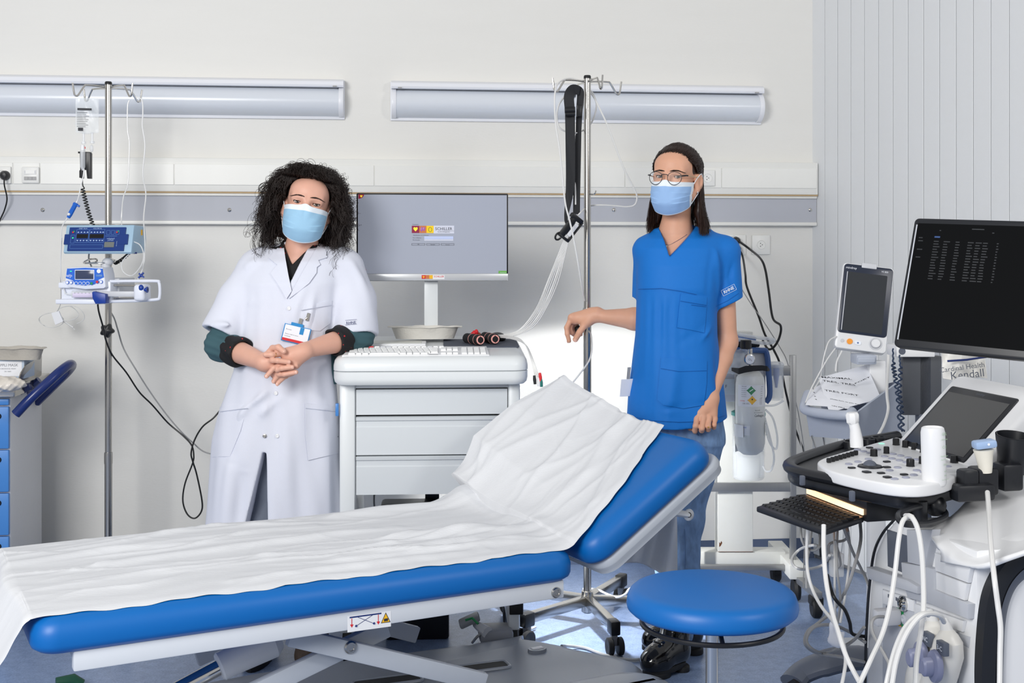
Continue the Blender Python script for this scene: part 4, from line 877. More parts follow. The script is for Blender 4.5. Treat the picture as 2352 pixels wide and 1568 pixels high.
d = (b - a); part('actuator_housing', MB().tube([a, a + d * .12, a + d * .8, a + d * .97, b, b + d * .01], [.03, .044, .036, .036, .032, .022], 22), m_white, couch); part('actuator_rod', MB().cyl(b - d * .1, c, .0195, n=20), m_chrome, couch)
# moulded base
zb = .095
pts = [(.3, .06), (1.52, .06), (1.62, .1), (1.79, .37), (1.8, .46), (1.75, .56), (1.6, .8), (1.5, .84), (.3, .8)]
pr = [(0, 0), (0, .03), (.012, .062), (.035, .085), (.075, zb), (.12, zb - .008)]
cx = sum(q[0] for q in pts) / 9; cyy = sum(q[1] for q in pts) / 9
ring = [(p.x, p.y) for p in cr([(x, y, 0) for x, y in pts], 6, True)]
rows = []
for ins, z in pr:
    row = []
    for x, y in ring:
        d = V((cx - x, (cyy - y) * 1.0, 0)); l = d.length; q = V((x, y, 0)) + d / l * ins * (1.25 if abs(d.y) < .2 else 1); row.append((q.x, q.y, z))
    rows.append(row)
mb = MB().grid(rows, closed=True); k = len(rows[0]); mb.f.append(tuple(len(mb.v) - k + i for i in range(k))); mb.mi.append(0)
base = part('base_cover', mb, m_cover, couch, sharp=50)
def onz(px, py, z): return KI @ G(px, py, z)
for px, py, L_ in ((1105, 1528, .17), (890, 1560, .2)):
    p = onz(px, py, zb); m_ = Matrix.Translation((p.x, p.y, 0)) @ Matrix.Rotation(-.12, 4, 'Z')
    part('slot', MB().prism(rrect(-L_ / 2, L_ / 2, -.028, .028, .012), zb - .03, zb - .003, m_), m_rubber, base); part('slot_rim', MB().tube([m_ @ V((x, y, zb - .006)) for x, y in rrect(-L_ / 2, L_ / 2, -.03, .03, .014)], .006, 8, closed=True), m_cover, base)
part('base_hump', pad(1.22, .27, .1, .07, .12, Matrix.Translation((.5, .015, .135))), m_cover, base, sharp=60)
p = onz(1234, 1489, zb); part('level_window', MB().lathe([(0, .0012), (.03, .0012), (.032, -.01)], 24, Matrix.Translation(p) @ Matrix.Diagonal((1, .8, 1, 1))), m_cover, base); part('level_tab', MB().box(p.x - .02, p.x + .02, p.y - .01, p.y + .01, zb - .01, zb + .004, .003), m_white, base)
p = onz(1412, 1557, .06); part('corner_pad', MB().box(p.x - .03, p.x + .05, p.y - .02, p.y + .02, .0, .05, .012), mat('green_clear', '#bfd6cf', .2, noise=.05), base)
p = KI @ G(168, 1560, .03); part('base_foot', MB().tube([p + V((.02, 0, -.02)), p, p + V((-.05, 0, .0))], [.02, .018, .014], 12), mat('dark_green_rubber', '#164a38', .5, noise=.1), couch)
# foot pedal behind the base and its wire
pd = root('foot_pedal', 'small grey pedal with a green edge behind the couch base', 'pedal', W(1100, 1445, 3.95))
part('pedal_arm', MB().tube([W(1092, 1432, 4.0), W(1120, 1452, 3.95)], [.012, .02], 8), m_ltgrey, pd, world=True); part('pedal_pad', MB().box(-.035, .035, -.03, .03, -.01, .01, .006, Matrix.Translation(W(1078, 1424, 4.0)) @ Matrix.Rotation(-.4, 4, 'Y')), m_midgrey, pd, world=True)
part('pedal_edge', MB().tube([W(1069, 1424, 3.96), W(1085, 1419, 3.96), W(1098, 1432, 3.94)], .004, 6), m_green, pd, world=True)
part('pedal_foot', MB().box(-.05, .06, -.05, .05, -.02, .03, .015, Matrix.Translation(W(1135, 1458, 4.0))), m_midgrey, pd, world=True)
thing('floor_cable', 'grey cable curving from the couch base past the foot pedal', 'cable', MB().tube(cr([G(1085, 1475, .05), G(1100, 1458, .1), G(1125, 1440, .11), G(1150, 1434, .11), G(1175, 1438, .1), G(1200, 1450, .03), G(1230, 1440, .01)], 6), .0045, 7), m_cable_g)
thing('floor_cable', 'grey cable lying on the floor from the couch base to the black boots', 'cable', MB().tube(cr([G(1290, 1483, .05), G(1315, 1484, .012), G(1345, 1488, .006), G(1380, 1501, .006), G(1420, 1511, .006), G(1460, 1515, .006), G(1500, 1508, .006), G(1580, 1500, .006)], 6), .005, 7), m_cable_g)
thing('floor_cable', 'white cable looping near the floor from the drip stand base to the stool', 'cable', MB().tube(cr([W(1340, 1352, 4.5), W(1370, 1353, 4.45), W(1390, 1362, 4.4), W(1415, 1371, 4.35), W(1435, 1365, 4.3), W(1450, 1350, 4.3), W(1500, 1340, 4.3)], 6), .0042, 7), m_cable_w)
# ------------------------------------------------------------------ paper sheet on the couch
m_sheet = mat('couch_paper', '#d6d8dc', .75, noise=.012, scale=12, bump=.35, bscale=140, stretch=(.4, 2.5, 1))
NS, NT = 330, 110
S = np.linspace(-.17, LS + .5, NS); Tt = np.linspace(0, 1, NT); SS, TT = np.meshgrid(S, Tt, indexing='ij')
h = np.zeros_like(SS); rg = np.random.default_rng(5)
for i in range(30):
    s0, t0 = rg.uniform(-.1, LS), rg.uniform(.02, 1); L = rg.uniform(.12, .55); sl = rg.normal(0, .14); wv = rg.uniform(.004, .016); am = rg.uniform(.0015, .007)
    u_ = (SS - s0) / L; c = (TT * WD - t0 * WD) - sl * (SS - s0) - .02 * np.sin(3 * u_ + i)
    h += am * np.exp(-np.abs(c / wv) ** 1.25) * np.exp(-u_ ** 4)
for i in range(16):
    t0 = rg.uniform(.0, .95); wv = rg.uniform(.01, .03); am = rg.uniform(.003, .009); sl = rg.normal(.0, .25)
    on = 1 / (1 + np.exp(-(SS - LS - rg.uniform(-.03, .12)) / .03)); c = TT * WD - t0 * WD - sl * (SS - LS) - .03 * np.sin((SS - LS) * 9 + i)
    h += am * np.exp(-np.abs(c / wv) ** 1.3) * on
for px, am, wv in (((1060, 1140), .05, .055), ((1090, 1165), .02, .04)):      # bunched hump at the far side of the hinge
    pass
h += .045 * np.exp(-((SS - LS + .02) / .06) ** 2 - ((TT - .98) / .16) ** 2) + .012 * np.exp(-((SS - LS - .0) / .05) ** 2 - ((TT - .45) / .1) ** 2)
for s0, t0, s1, t1, am, wv in ((.95, .45, 1.33, .3, .022, .03), (.75, .25, 1.33, .28, .014, .03), (.2, .55, 1.0, .62, .012, .02), (.45, .12, 1.1, .1, .010, .02), (.0, .72, .8, .8, .012, .025), (1.1, .15, 1.35, .22, .015, .03), (.9, .92, 1.3, .9, .02, .03)):
    dx, dy = (s1 - s0), (t1 - t0) * WD; q = np.clip(((SS - s0) * dx + (TT - t0) * WD * dy) / (dx * dx + dy * dy), 0, 1); e = np.hypot(SS - s0 - q * dx, (TT - t0) * WD - q * dy)
    h += am * np.exp(-(e / wv) ** 2) * (.35 + .65 * np.sin(pi * np.clip(q * .9 + .08, 0, 1)))
edge = np.minimum(1, np.minimum(TT, 1.05 - TT) * 9 + .25); h *= edge; h += .004
h += .0006 * np.sin(TT * 55 + np.sin(SS * 9) * 3) * edge
for i in range(120):
    s0, t0 = rg.uniform(-.1, LS + .45), rg.uniform(.02, .98); L = rg.uniform(.03, .13); an = rg.normal(0, .5); dx = SS - s0; dy = (TT - t0) * WD; u_ = dx * math.cos(an) + dy * math.sin(an); c = -dx * math.sin(an) + dy * math.cos(an)
    h += rg.uniform(.0006, .002) * np.exp(-np.abs(c / rg.uniform(.002, .006))) * np.exp(-(u_ / L) ** 4)
rows = []
for i in range(NS):
    s = S[i]; row = []
    for j in range(NT):
        t = Tt[j]; t_near = .04 + .006 * math.sin(s * 23) + .003 * math.sin(s * 71)
        if s > LS: t_near += .27 * max(0, (s - LS) / .5) ** 1.1
        y = (t_near + (1.035 - t_near) * t) * WD; hh = h[i, j]
        ed = max(0, .055 - y) / .055; dip = -.02 * ed ** 2
        if s <= 0:
            a = min(-s / .03, 1) * 1.15; hq = max(0, -s - .03) * (.78 - .45 * t); x = -.02 * math.sin(a) - hq * .5 + .008 * math.sin(t * 9); z = ZC + hh * .6 - .02 * (1 - math.cos(a)) - hq * .9 + dip
            p = V((x, y, z))
        elif s <= LS:
            b = max(0, (s - LS + .06) / .06); p = V((s, y, ZC + hh + dip + .012 * b * b))
        else:
            q = s - LS; lift = hh + .015 * math.exp(-q / .05) + dip
            far = max(0, (t - .25) / .75)
            lift += (.145 * far ** 1.5) * min(1, q / .2 + .35) * (1 if q < .3 else 1 - .25 * (q - .3) / .2)
            if q > LB:
                a = q - LB; p = BM @ V((LB + a * .75 * (.5 + .5 * far), y, lift * (1) + .004 - .0 * a - (.5 * a if far < .3 else 0)))
            else: p = BM @ V((q, y, lift + .002))
        row.append(KM @ p)
    rows.append(row)
mb = MB().grid(rows); thing('couch_paper', 'wrinkled white paper sheet spread along the blue couch and tented over its backrest', 'paper sheet', mb, m_sheet, sharp=None)
# paper hanging behind the backrest
rows = []
for i in range(26):
    q = i / 25; row = []
    for j in range(30):
        t = j / 29; a = V(W(1420 + 135 * t, 1165 + 25 * (1 - t) + 150 * q * (.72 + .28 * t) - 12 * math.sin(t * 5) * q, 3.62 - .1 * t + .04 * math.sin(t * 11 + q * 2) + .05 * q)); row.append(a)
    rows.append(row)
thing('hanging_paper', 'loose end of white paper hanging below the raised backrest in front of the jeans', 'paper sheet', MB().grid(rows, thick=.0015), m_sheet, sharp=None)
# ------------------------------------------------------------------ stool
r = root_at('stool', 'round blue stool with a black foot ring and a chrome column', 'stool', 1635, 1400, 2.57, z=0)
part('seat', MB().lathe([(0, .634), (.152, .633), (.165, .630), (.1735, .623), (.1775, .612), (.1795, .600), (.178, .592), (.171, .5855), (.15, .584), (0, .584)], 72), m_vin, r, sharp=60)
part('seat_plate', MB().box(-.05, .05, -.06, .06, .566, .584, .004), m_black, r)
part('foot_ring', MB().tube([(.147 * math.cos(t), .147 * math.sin(t), .559) for t in np.linspace(0, 2 * pi, 49)[:-1]], .0055, 10, closed=True), m_black, r)
for a in (0.5, 2.6, 4.7): part('ring_stay', MB().tube([(.147 * math.cos(a), .147 * math.sin(a), .559), (.1 * math.cos(a), .1 * math.sin(a), .578), (.04 * math.cos(a), .04 * math.sin(a), .564)], .005, 8), m_black, r)
part('lever', MB().cyl((.0, 0, .56), (.05, -.02, .552), .006), m_black, r)
part('column', MB().cyl((0, 0, .33), (0, 0, .56), .0132, n=24).cyl((0, 0, .12), (0, 0, .425), .0143, n=24), m_chrome, r)
for i in range(5):
    M = Matrix.Rotation(i * 2 * pi / 5 + .4, 4, 'Z'); l = part('leg', MB().box(.01, .26, -.018, .018, .075, .115, .01, M), m_steel, r)
    part('caster', MB().lathe([(0, -.014), (.024, -.014), (.028, 0), (.024, .014), (0, .014)], 18, M @ Matrix.Translation((.255, 0, .028)) @ Rn).cyl(M @ V((.255, 0, .03)), M @ V((.255, 0, .08)), .008), m_rubber, l)
# ------------------------------------------------------------------ figures: shared modelling
def rotm(yaw, roll, pitch):
    return np.array((Matrix.Rotation(math.radians(yaw), 3, 'Z') @ Matrix.Rotation(math.radians(roll), 3, 'Y') @ Matrix.Rotation(math.radians(pitch), 3, 'X')), dtype=np.float32)
def within(P, lo, hi, fn, mg=.05):
    """evaluate fn only near its own bounds; elsewhere a safe large distance"""
    lo = np.array(lo, dtype=np.float32); hi = np.array(hi, dtype=np.float32)
    q = np.maximum(np.maximum(lo - P, P - hi), 0); e = np.linalg.norm(q, axis=1); d = e + mg * .8; m = e < mg
    if m.any(): d[m] = np.minimum(fn(P[m]), d[m] + 1)
    return d
def march(fn, O, D, t0, t1, n=90):
    t = np.full(len(O), t0, dtype=np.float32); O = O.astype(np.float32); D = D.astype(np.float32)
    for _ in range(n):
        d = fn(O + D * t[:, None]); t = np.minimum(t + np.clip(d * .6, -.01, .03), t1)
    return O + D * t[:, None]
class Person:
    def __init__(s, name, label, px, v, group=None):
        s.v0 = v; s.u0 = (px - CX) / F * v; p = C2W(s.u0, v, 0)
        s.root = root(name, label, 'person', M=Matrix.Translation(p) @ Matrix.Rotation(-YAW, 4, 'Z'))
        s.cam = np.array([-s.u0, -v, CH], dtype=np.float32)
    def L(s, px, py, v): return V(((px - CX) / F * v - s.u0, v - s.v0, CH - (py - HY) / F * v))
    def hit(s, fn, pts, off=0.0, near=.45):
        pts = np.array(pts, dtype=np.float32); D = np.stack([(pts[:, 0] - CX) / F, np.ones(len(pts)), -(pts[:, 1] - HY) / F], 1)
        ln = np.linalg.norm(D, axis=1, keepdims=True); D = D / ln
        return march(fn, np.repeat(s.cam[None], len(pts), 0), D, s.v0 - near, s.v0 + .3) - D * off
    def patch(s, name, fn, poly, m, off=.003, sp=5, thick=.0025, label=None, world=False, sharp=60):
        from mathutils.geometry import delaunay_2d_cdt
        B_ = []; n = len(poly)
        for i in range(n):
            a = V(poly[i]); b = V(poly[(i + 1) % n]); k = max(1, int((b - a).length / sp))
            B_ += [a + (b - a) * j / k for j in range(k)]
        def ins(x, y):
            c = False
            for i in range(len(B_)):
                a, b = B_[i], B_[i - 1]
                if (a.y > y) != (b.y > y) and x < (b.x - a.x) * (y - a.y) / (b.y - a.y) + a.x: c = not c
            return c
        xs = [q.x for q in B_]; ys = [q.y for q in B_]; I = []
        for x in np.arange(min(xs) + sp * .5, max(xs), sp):
            for y in np.arange(min(ys) + sp * .5, max(ys), sp):
                if ins(x, y) and min((q - V((x, y))).length for q in B_) > sp * .45: I.append(V((x, y)))
        vs, _, fs, _, _, _ = delaunay_2d_cdt(B_ + I, [], [list(range(len(B_)))], 1, 1e-4)
        P = s.hit(fn, [(q.x, q.y) for q in vs], off)
        me = bpy.data.meshes.new('t'); me.from_pydata([tuple(map(float, q)) for q in P], [], [tuple(f) for f in fs]); b = bmesh.new(); b.from_mesh(me); bpy.data.meshes.remove(me)
        bmesh.ops.recalc_face_normals(b, faces=b.faces)
        if thick: bmesh.ops.solidify(b, geom=list(b.faces), thickness=thick)
        return part(name, MB().bm(b), m, s.root, sharp=sharp, label=label)
    def line(s, name, fn, pts, r, m, off=.001, n=6, label=None, step=4):
        q = []
        for a, b in zip(pts[:-1], pts[1:]):
            k = max(1, int(math.dist(a, b) / step)); q += [(a[0] + (b[0] - a[0]) * j / k, a[1] + (b[1] - a[1]) * j / k) for j in range(k)]
        q.append(pts[-1]); return part(name, MB().tube([tuple(map(float, x)) for x in s.hit(fn, q, off)], r, n), m, s.root, label=label)
class Head:
    def __init__(s, c, R, sc_=1.0, squint=.0042, cran=.076):
        s.c, s.R, s.s, s.sq, s.cran = A3(c), R, sc_, squint, cran
        s.eyes = [np.array((x * .0315, -.0715, 0), dtype=np.float32) for x in (-1, 1)]
    def to(s, p): return tuple(float(q) for q in s.c + s.R @ np.array(p, dtype=np.float32) * s.s)
    def loc(s, P): return ((P - s.c) @ s.R) / s.s
    def d(s, P):
        Q = s.loc(P); M = Q * np.array((-1, 1, 1), dtype=np.float32); A = np.abs(Q) * np.array((1, 0, 0), dtype=np.float32) + Q * np.array((0, 1, 1), dtype=np.float32)
        d = ell(Q, (0, .015, .034), (.073, .092, s.cran))
        d = smin(d, ell(Q, (0, -.03, -.03), (.0575, .062, .08)), .03)
        d = smin(d, ell(A, (.038, -.058, -.031), (.026, .026, .022)), .022)
        d = smin(d, cone(A, (.056, .0, -.055), (.014, -.066, -.102), .018, .016), .03)
        d = smin(d, ell(Q, (0, -.07, -.102), (.02, .018, .016)), .02)
        d = smin(d, ell(Q, (0, -.052, .044), (.052, .036, .034)), .035)
        d = smin(d, cone(A, (.01, -.086, .013), (.042, -.073, .017), .008, .008), .02)
        d = smax(d, -ell(A, (.032, -.1, -.001), (.017, .015, .0115)), .014)
        d = smin(d, cone(Q, (0, -.088, .006), (0, -.106, -.034), .0075, .0115), .012)
        d = smin(d, ell(A, (.011, -.096, -.037), (.008, .009, .007)), .006)
        d = smin(d, ell(Q, (0, -.086, -.066), (.022, .014, .011)), .012)
        for e in s.eyes:
            q = Q - e; r = np.linalg.norm(q, axis=1); lid = r - .0142
            d = smin(d, lid, .004)
            zz = q[:, 2] - .0006 - .25 * (q[:, 0] ** 2) / .0135
            slit = np.sqrt((q[:, 0] / .0128) ** 2 + (np.where(zz < 0, zz * 1.35, zz) / s.sq) ** 2 + 1e-9) - 1
            d = np.maximum(d, -np.maximum(slit * s.sq, q[:, 1] + .002))
        ea = ell(A, (.078, .012, -.012), (.009, .021, .032), rotm(-22, 0, -8))
        ea = smax(ea, -ell(A, (.089, .006, -.008), (.008, .012, .02)), .004)
        ea = smin(ea, ell(A, (.076, .006, -.038), (.006, .008, .01)), .008)
        d = smin(d, ea, .006)
        return d * s.s
    def details(s, pr, m_brow, m_iris, brow_z=.0, lash=.0011):
        m_eye = mat('eye_white', '#d3c8c2', .08, coat=.4, noise=.02)
        m_lash = mat('lash_dark', '#1b1412', .6)
        m_pup = mat('pupil_black', '#050505', .05, coat=1, noise=0)
        for e, sd in zip(s.eyes, (-1, 1)):
            c = V(s.to(e)); eye = part('eye', MB().ball(c, .0121 * s.s, 22), m_eye, pr.root)
            f = (V(pr.cam) - c).normalized(); M = Matrix.Translation(c) @ V((0, 0, 1)).rotation_difference(f).to_matrix().to_4x4()
            part('iris', MB().lathe([(0, .01235), (.0038, .0122), (.0064, .0106)], 20, M), m_iris, eye); part('pupil', MB().lathe([(0, .0127), (.0028, .0124)], 14, M), m_pup, eye)
            up = []; lo = []
            for x in np.linspace(-.0132, .0132, 13):
                k = s.sq * math.sqrt(max(0, 1 - (x / .0133) ** 2)); z0 = .0006 + .25 * x * x / .0135
                for lst, z in ((up, z0 + k), (lo, z0 - k / 1.35)): lst.append(s.to(e + np.array((x * sd, -math.sqrt(max(1e-6, .0146 ** 2 - x * x - z * z)), z))))
            part('lash_line', MB().tube(up, [lash * s.s * q for q in np.linspace(.5, 1.25, 13)], 6), m_lash, pr.root); part('lash_line', MB().tube(lo, [.00045 * s.s] * 13, 5), m_lash, pr.root)
            O, D = [], []; tt = np.linspace(0, 1, 40)
            bx = np.array([.0105 + .043 * t for t in tt]); bz = np.array([.0208 + brow_z + .0022 * math.sin(pi * min(1, t * 1.1)) - .007 * max(0, t - .55) for t in tt])
            st = []
            for t, x, z in zip(tt, bx, bz):
                for j in range(4):
                    w_ = .0027 * (1 - .72 * t) * (.35 + min(1, t * 5) * .65); zz = z + random.uniform(-w_, w_)
                    st.append((x, zz, t))
            st = np.array(st); og = np.stack([st[:, 0] * sd, np.full(len(st), -.16), st[:, 1]], 1)
            O = np.array([s.to(q) for q in og], dtype=np.float32); dr = s.R @ np.array((0, 1, 0), dtype=np.float32)
            H = march(s.d, O, np.repeat(dr[None], len(O), 0), 0, .16, 60); ss = []
            for h_, (x, z, t) in zip(H, st):
                dv = s.R @ np.array((sd * .0075, -.0014, .0028 * (1 - 1.9 * t)), dtype=np.float32); ss.append([V(h_) - V(dv) * .3 - V(dr) * .0004, V(h_) + V(dv) * .3 - V(dr) * .0012, V(h_) + V(dv) * .8 - V(dr) * .0004])
            ss = [[pr_w(pr, p) for p in q] for q in ss]; hair('eyebrow', ss, .00038, m_brow, pr.root)
def pr_w(pr, p): return ROOTM[pr.root.name] @ V(p)
def face_mask(pr, hd, m_out, m_edge, fn, width=.071, top=-.006, bot=-.121, lx=0, seed=1, squash=1.0):
    """pleated face mask with a pale rim, ear loops to the ears"""
    n, k = 61, 90; rows = []; rg = np.random.default_rng(seed)
    for j in range(k):
        v = j / (k - 1); row = []
        zc = top + (bot - top) * v
        yc = -.1145 - .006 * math.sin(pi * min(1, v * 1.25)) + (.0 if v < .62 else .034 * ((v - .62) / .38) ** 1.7)
        ze = -.013 - .077 * (v ** .9) * squash; ye = -.018 - .006 * math.sin(pi * v)
        xw = width * (1 - .10 * v ** 2)
        for i in range(n):
            u = -1 + 2 * i / (n - 1); a = abs(u); w_ = a ** 1.75
            x = xw * math.sin(u * pi / 2 * .97); y = yc + (ye - yc) * a ** 2.15; z = zc + (ze - zc) * w_
            y -= .006 * math.exp(-((a - .12) / .16) ** 2) * math.exp(-((v - .12) / .2) ** 2) if True else 0
            for pv, ph in ((.34, 1), (.52, -1), (.68, 1)):
                q = (v - pv - .07 * (a - .5) * ph) / .006; fade = min(1, max(0, a - .18) * 3.2); st_ = 1 / (1 + math.exp(-max(-40, min(40, q)))); y -= fade * .0062 * st_ * math.exp(-max(0, v - pv) * 9); z += fade * .0006 * math.exp(-(q / 1.5) ** 2)
            y += .0012 * math.sin(u * 17 + v * 13) * a
            z += .007 * math.exp(-(u / .13) ** 2) * max(0, 1 - v * 5); row.append(hd.to((x, y, z)))
        rows.append(row)
    inn = hd.R @ np.array((0, .0011, 0), dtype=np.float32); back = [[tuple(float(q) for q in np.array(p) + inn) for p in r_] for r_ in rows]
    mb = MB(); tag_ = lambda i, j: 1 if (j < 13 or j >= k - 3 or i < 3 or i >= n - 4) else 0
    mb.grid(rows); mb.mi = [tag_(i, j) for j in range(k - 1) for i in range(n - 1)]; nv = n * k
    mb.v += [p for r_ in back for p in r_]; f0 = [tuple(q + nv for q in f[::-1]) for f in mb.f]; mb.f += f0; mb.mi += [1] * len(f0)
    ring = [i for i in range(n)] + [n * j + n - 1 for j in range(1, k)] + [n * (k - 1) + i for i in range(n - 2, -1, -1)] + [n * j for j in range(k - 2, 0, -1)]
    sd_ = [(ring[q], ring[q - 1], ring[q - 1] + nv, ring[q] + nv) for q in range(len(ring))]; mb.f += sd_; mb.mi += [1] * len(sd_)
    me_ = mesh('face_mask', mb, [m_out, m_edge], 70)
    mk = bpy.data.objects.new('face_mask', me_); COL.objects.link(mk); mk.parent = pr.root
    for sd in (-1, 1):
        i = 0 if sd < 0 else n - 1; a = V(rows[4][i]); b = V(rows[k - 6][i])
        part('ear_loop', MB().tube(cr([a, V(hd.to((sd * .079, -.01, .002))), V(hd.to((sd * .087, .014, .018))), V(hd.to((sd * .085, .03, -.012))), V(hd.to((sd * .08, .014, -.042))), b], 6), .0013, 6), m_edge, mk)
    return mk
m_skin = mat('skin_fair', '#dca994', .48, noise=.06, scale=35, sss=.12, bump=.12, bscale=260)
m_skin2 = mat('skin_warm', '#d6a287', .5, noise=.06, scale=35, sss=.12, bump=.12, bscale=260)
m_iris = mat('iris_brown', '#2f1a10', .15, coat=1, noise=.2, scale=400)
m_nail = mat('nail_pale', '#e2b3a2', .25, noise=.02)
m_masko = mat('mask_blue', '#9cc6e2', .75, noise=.02, bump=.3, bscale=700); m_maskb = mat('mask_blue_deep', '#98bbe6', .75, noise=.02, bump=.3, bscale=700); m_maske = mat('mask_white', '#e6eef5', .75, noise=.01)
def finger(P, pts, r0, r1, k=.004): 
    n = len(pts); return chain(P, pts, [r0 + (r1 - r0) * i / (n - 1) for i in range(n)], k)
def nail(pr, a, b, r, up):
    """nail plate near the tip b of the last joint a-b, on the side `up`"""
    a, b, up = V(a), V(b), V(up); x = (b - a).normalized(); up = (up - x * up.dot(x)).normalized(); s_ = x.cross(up)
    rows = []
    for t in np.linspace(0, 1, 8):
        row = []; wd = .66 * math.sqrt(max(.12, 1 - (2 * t - 1.0) ** 4 * .88))
        for w_ in np.linspace(-1, 1, 7):
            an = w_ * wd; p = b + x * (r * (t * 1.05 - .3)) + (up * math.cos(an) + s_ * math.sin(an)) * (r * (1.0 - .34 * max(0, t - .45) ** 1.5) + .0005); row.append(p)
        rows.append(row)
    part('fingernail', MB().grid(rows, thick=.0005), m_nail, pr.root)
# ------------------------------------------------------------------ woman in the white coat
dr = Person('person', 'curly-haired woman in a white coat and face mask leaning on the cart desk', 665, 4.1)
D = dr.L
hd = Head(D(706, 473, 4.075), rotm(7, 10, -3), 1.0, .0046)
def px_x(px, v=4.1): return (px - CX) / F * v - dr.u0
def py_z(py, v=4.1): return CH - (py - HY) / F * v
# joints
shR, elR, wrR = D(594, 618, 4.12), D(508, 792, 4.06), D(607, 832, 3.87)
shL, elL, wrL = D(790, 618, 4.12), D(822, 772, 4.08), D(705, 803, 3.9)
hp = lambda x, y, v: D(580 + x / 12.06, 770 + y / 12.06, v)
RF = [[hp(430, 690, 3.86), hp(560, 690, 3.842), hp(700, 700, 3.834), hp(1000, 735, 3.838)],
      [hp(470, 850, 3.866), hp(690, 950, 3.846), hp(820, 910, 3.836), hp(1095, 880, 3.838)],
      [hp(500, 950, 3.88), hp(740, 1080, 3.856), hp(880, 1080, 3.846), hp(1205, 1020, 3.842)],
      [hp(560, 1010, 3.9), hp(760, 1130, 3.89), hp(960, 1110, 3.885), hp(1120, 1060, 3.885)]]
RT = [hp(420, 620, 3.875), hp(560, 360, 3.868), hp(720, 330, 3.845), hp(865, 445, 3.835)]
LT = [hp(930, 480, 3.868), hp(690, 515, 3.853), hp(540, 535, 3.843), hp(365, 535, 3.84)]
LF = [[hp(1020, 700, 3.868), hp(760, 830, 3.852), hp(590, 900, 3.842), hp(390, 1130, 3.838)],
      [hp(1080, 780, 3.875), hp(800, 960, 3.866), hp(620, 1040, 3.862), hp(560, 1110, 3.866)],
      [hp(1120, 840, 3.878), hp(860, 1080, 3.87), hp(690, 1130, 3.862), hp(585, 1270, 3.862)],
      [hp(1150, 880, 3.884), hp(930, 1130, 3.876), hp(800, 1220, 3.87), hp(690, 1345, 3.868)]]
def dr_hands(P):
    q = lambda x, y, v: hp(x, y, v)
    # left hand: back of the hand towards the camera
    d = cone(P, q(1420, 440, 3.885), q(1080, 560, 3.876), .021, .023)
    d = smin(d, cone(P, q(1400, 500, 3.89), q(1180, 800, 3.884), .02, .017), .02)
    d = smin(d, cone(P, q(1400, 460, 3.888), q(950, 640, 3.874), .02, .016), .02)
    d = smin(d, cone(P, q(1300, 480, 3.885), q(930, 470, 3.872), .018, .012), .02)
    for x, y in ((1010, 700), (1110, 770), (1200, 850)): d = smin(d, ell(P, q(x, y, 3.863), (.008, .007, .008)), .008)
    for f, r in zip(LF, (.0088, .0085, .0085, .0078)): d = smin(d, finger(P, f, r, r * .86), .006)
    d = smin(d, finger(P, LT, .0105, .0088), .008)
    # right hand wraps over it
    e = cone(P, q(300, 740, 3.874), q(470, 760, 3.87), .021, .0235)
    e = smin(e, cone(P, q(330, 830, 3.876), q(490, 930, 3.884), .018, .016), .02)
    e = smin(e, cone(P, q(380, 640, 3.874), q(480, 470, 3.872), .016, .012), .018)
    for f, r in zip(RF, (.0092, .009, .0085, .0078)): e = smin(e, finger(P, f, r, r * .88), .005)
    e = smin(e, finger(P, RT, .0115, .009), .006)
    return smin(d, e, .0012)
def dr_body(P):
    d = within(P, (hd.c - .13).tolist(), (hd.c + .14).tolist(), hd.d)
    nk = lambda Q: smin(cone(Q, hd.to((0, .03, -.07)), D(692, 585, 4.12), .05, .054), cone(Q, D(692, 585, 4.12), D(690, 630, 4.14), .054, .07), .03)
    d = smin(d, within(P, (-.25, -.2, 1.0), (.3, .25, 1.6), nk), .022)
    tr = lambda Q: smin(column(Q, [.78, .95, 1.15, 1.3], [-.02, -.01, .01, .02], [.03, .03, .02, .02], [.13, .12, .12, .1], [.09, .085, .07, .045]), cone(Q, shR, shL, .05), .05)
    d = smin(d, within(P, (-.3, -.2, .7), (.35, .25, 1.45), tr), .02)
    for a, b, c in ((shR, elR, wrR), (shL, elL, wrL)):
        lo = [min(a[i], b[i], c[i]) - .06 for i in range(3)]; hi = [max(a[i], b[i], c[i]) + .06 for i in range(3)]
        mid = b.lerp(c, .3)
        d = smin(d, within(P, lo, hi, lambda Q: smin(cone(Q, a, b, .046, .04), smin(cone(Q, b, mid, .04, .0395), cone(Q, mid, c, .0395, .0255), .01), .02)), .015)
    lo = D(575, 900, 3.8); hi = D(730, 770, 3.95)
    d = smin(d, within(P, (lo.x, lo.y - .03, lo.z), (hi.x, hi.y + .03, hi.z + .02), dr_hands), .012)
    return d
dbody = nets(dr_body, (-.33, -.36, .72), (.36, .3, 1.68), .0021)
part('body', dbody, m_skin, dr.root, sharp=None)
m_hairk = mat('dark_brown_hair', '#1d110c', .5, noise=.3, scale=60)
hd.details(dr, mat('brow_hair', '#3a2620', .6), m_iris)
for f, up in ((RF[0], (0, -1, .1)), (RF[1], (.5, -1, 0)), (RF[2], (.6, -1, 0)), (LF[0], (0, -1, -.4)), (LF[3], (0, -1, -.3)), (RT, (.2, -1, .5)), (LF[2], (0, -1, -.4))):
    nail(dr, f[-2], f[-1], .0078, up)
part('wedding_ring', MB().tube([hp(640 + 6 * math.cos(t) * 2, 545 + 62 * math.sin(t), 3.842 - .0098 * math.cos(t)) for t in np.linspace(0, 2 * pi, 21)[:-1]], .0009, 6, closed=True), mat('gold', '#c99a4a', .2, 1), dr.root)
face_mask(dr, hd, m_masko, m_maske, dr_body, .0725, -.010, -.13, seed=2)
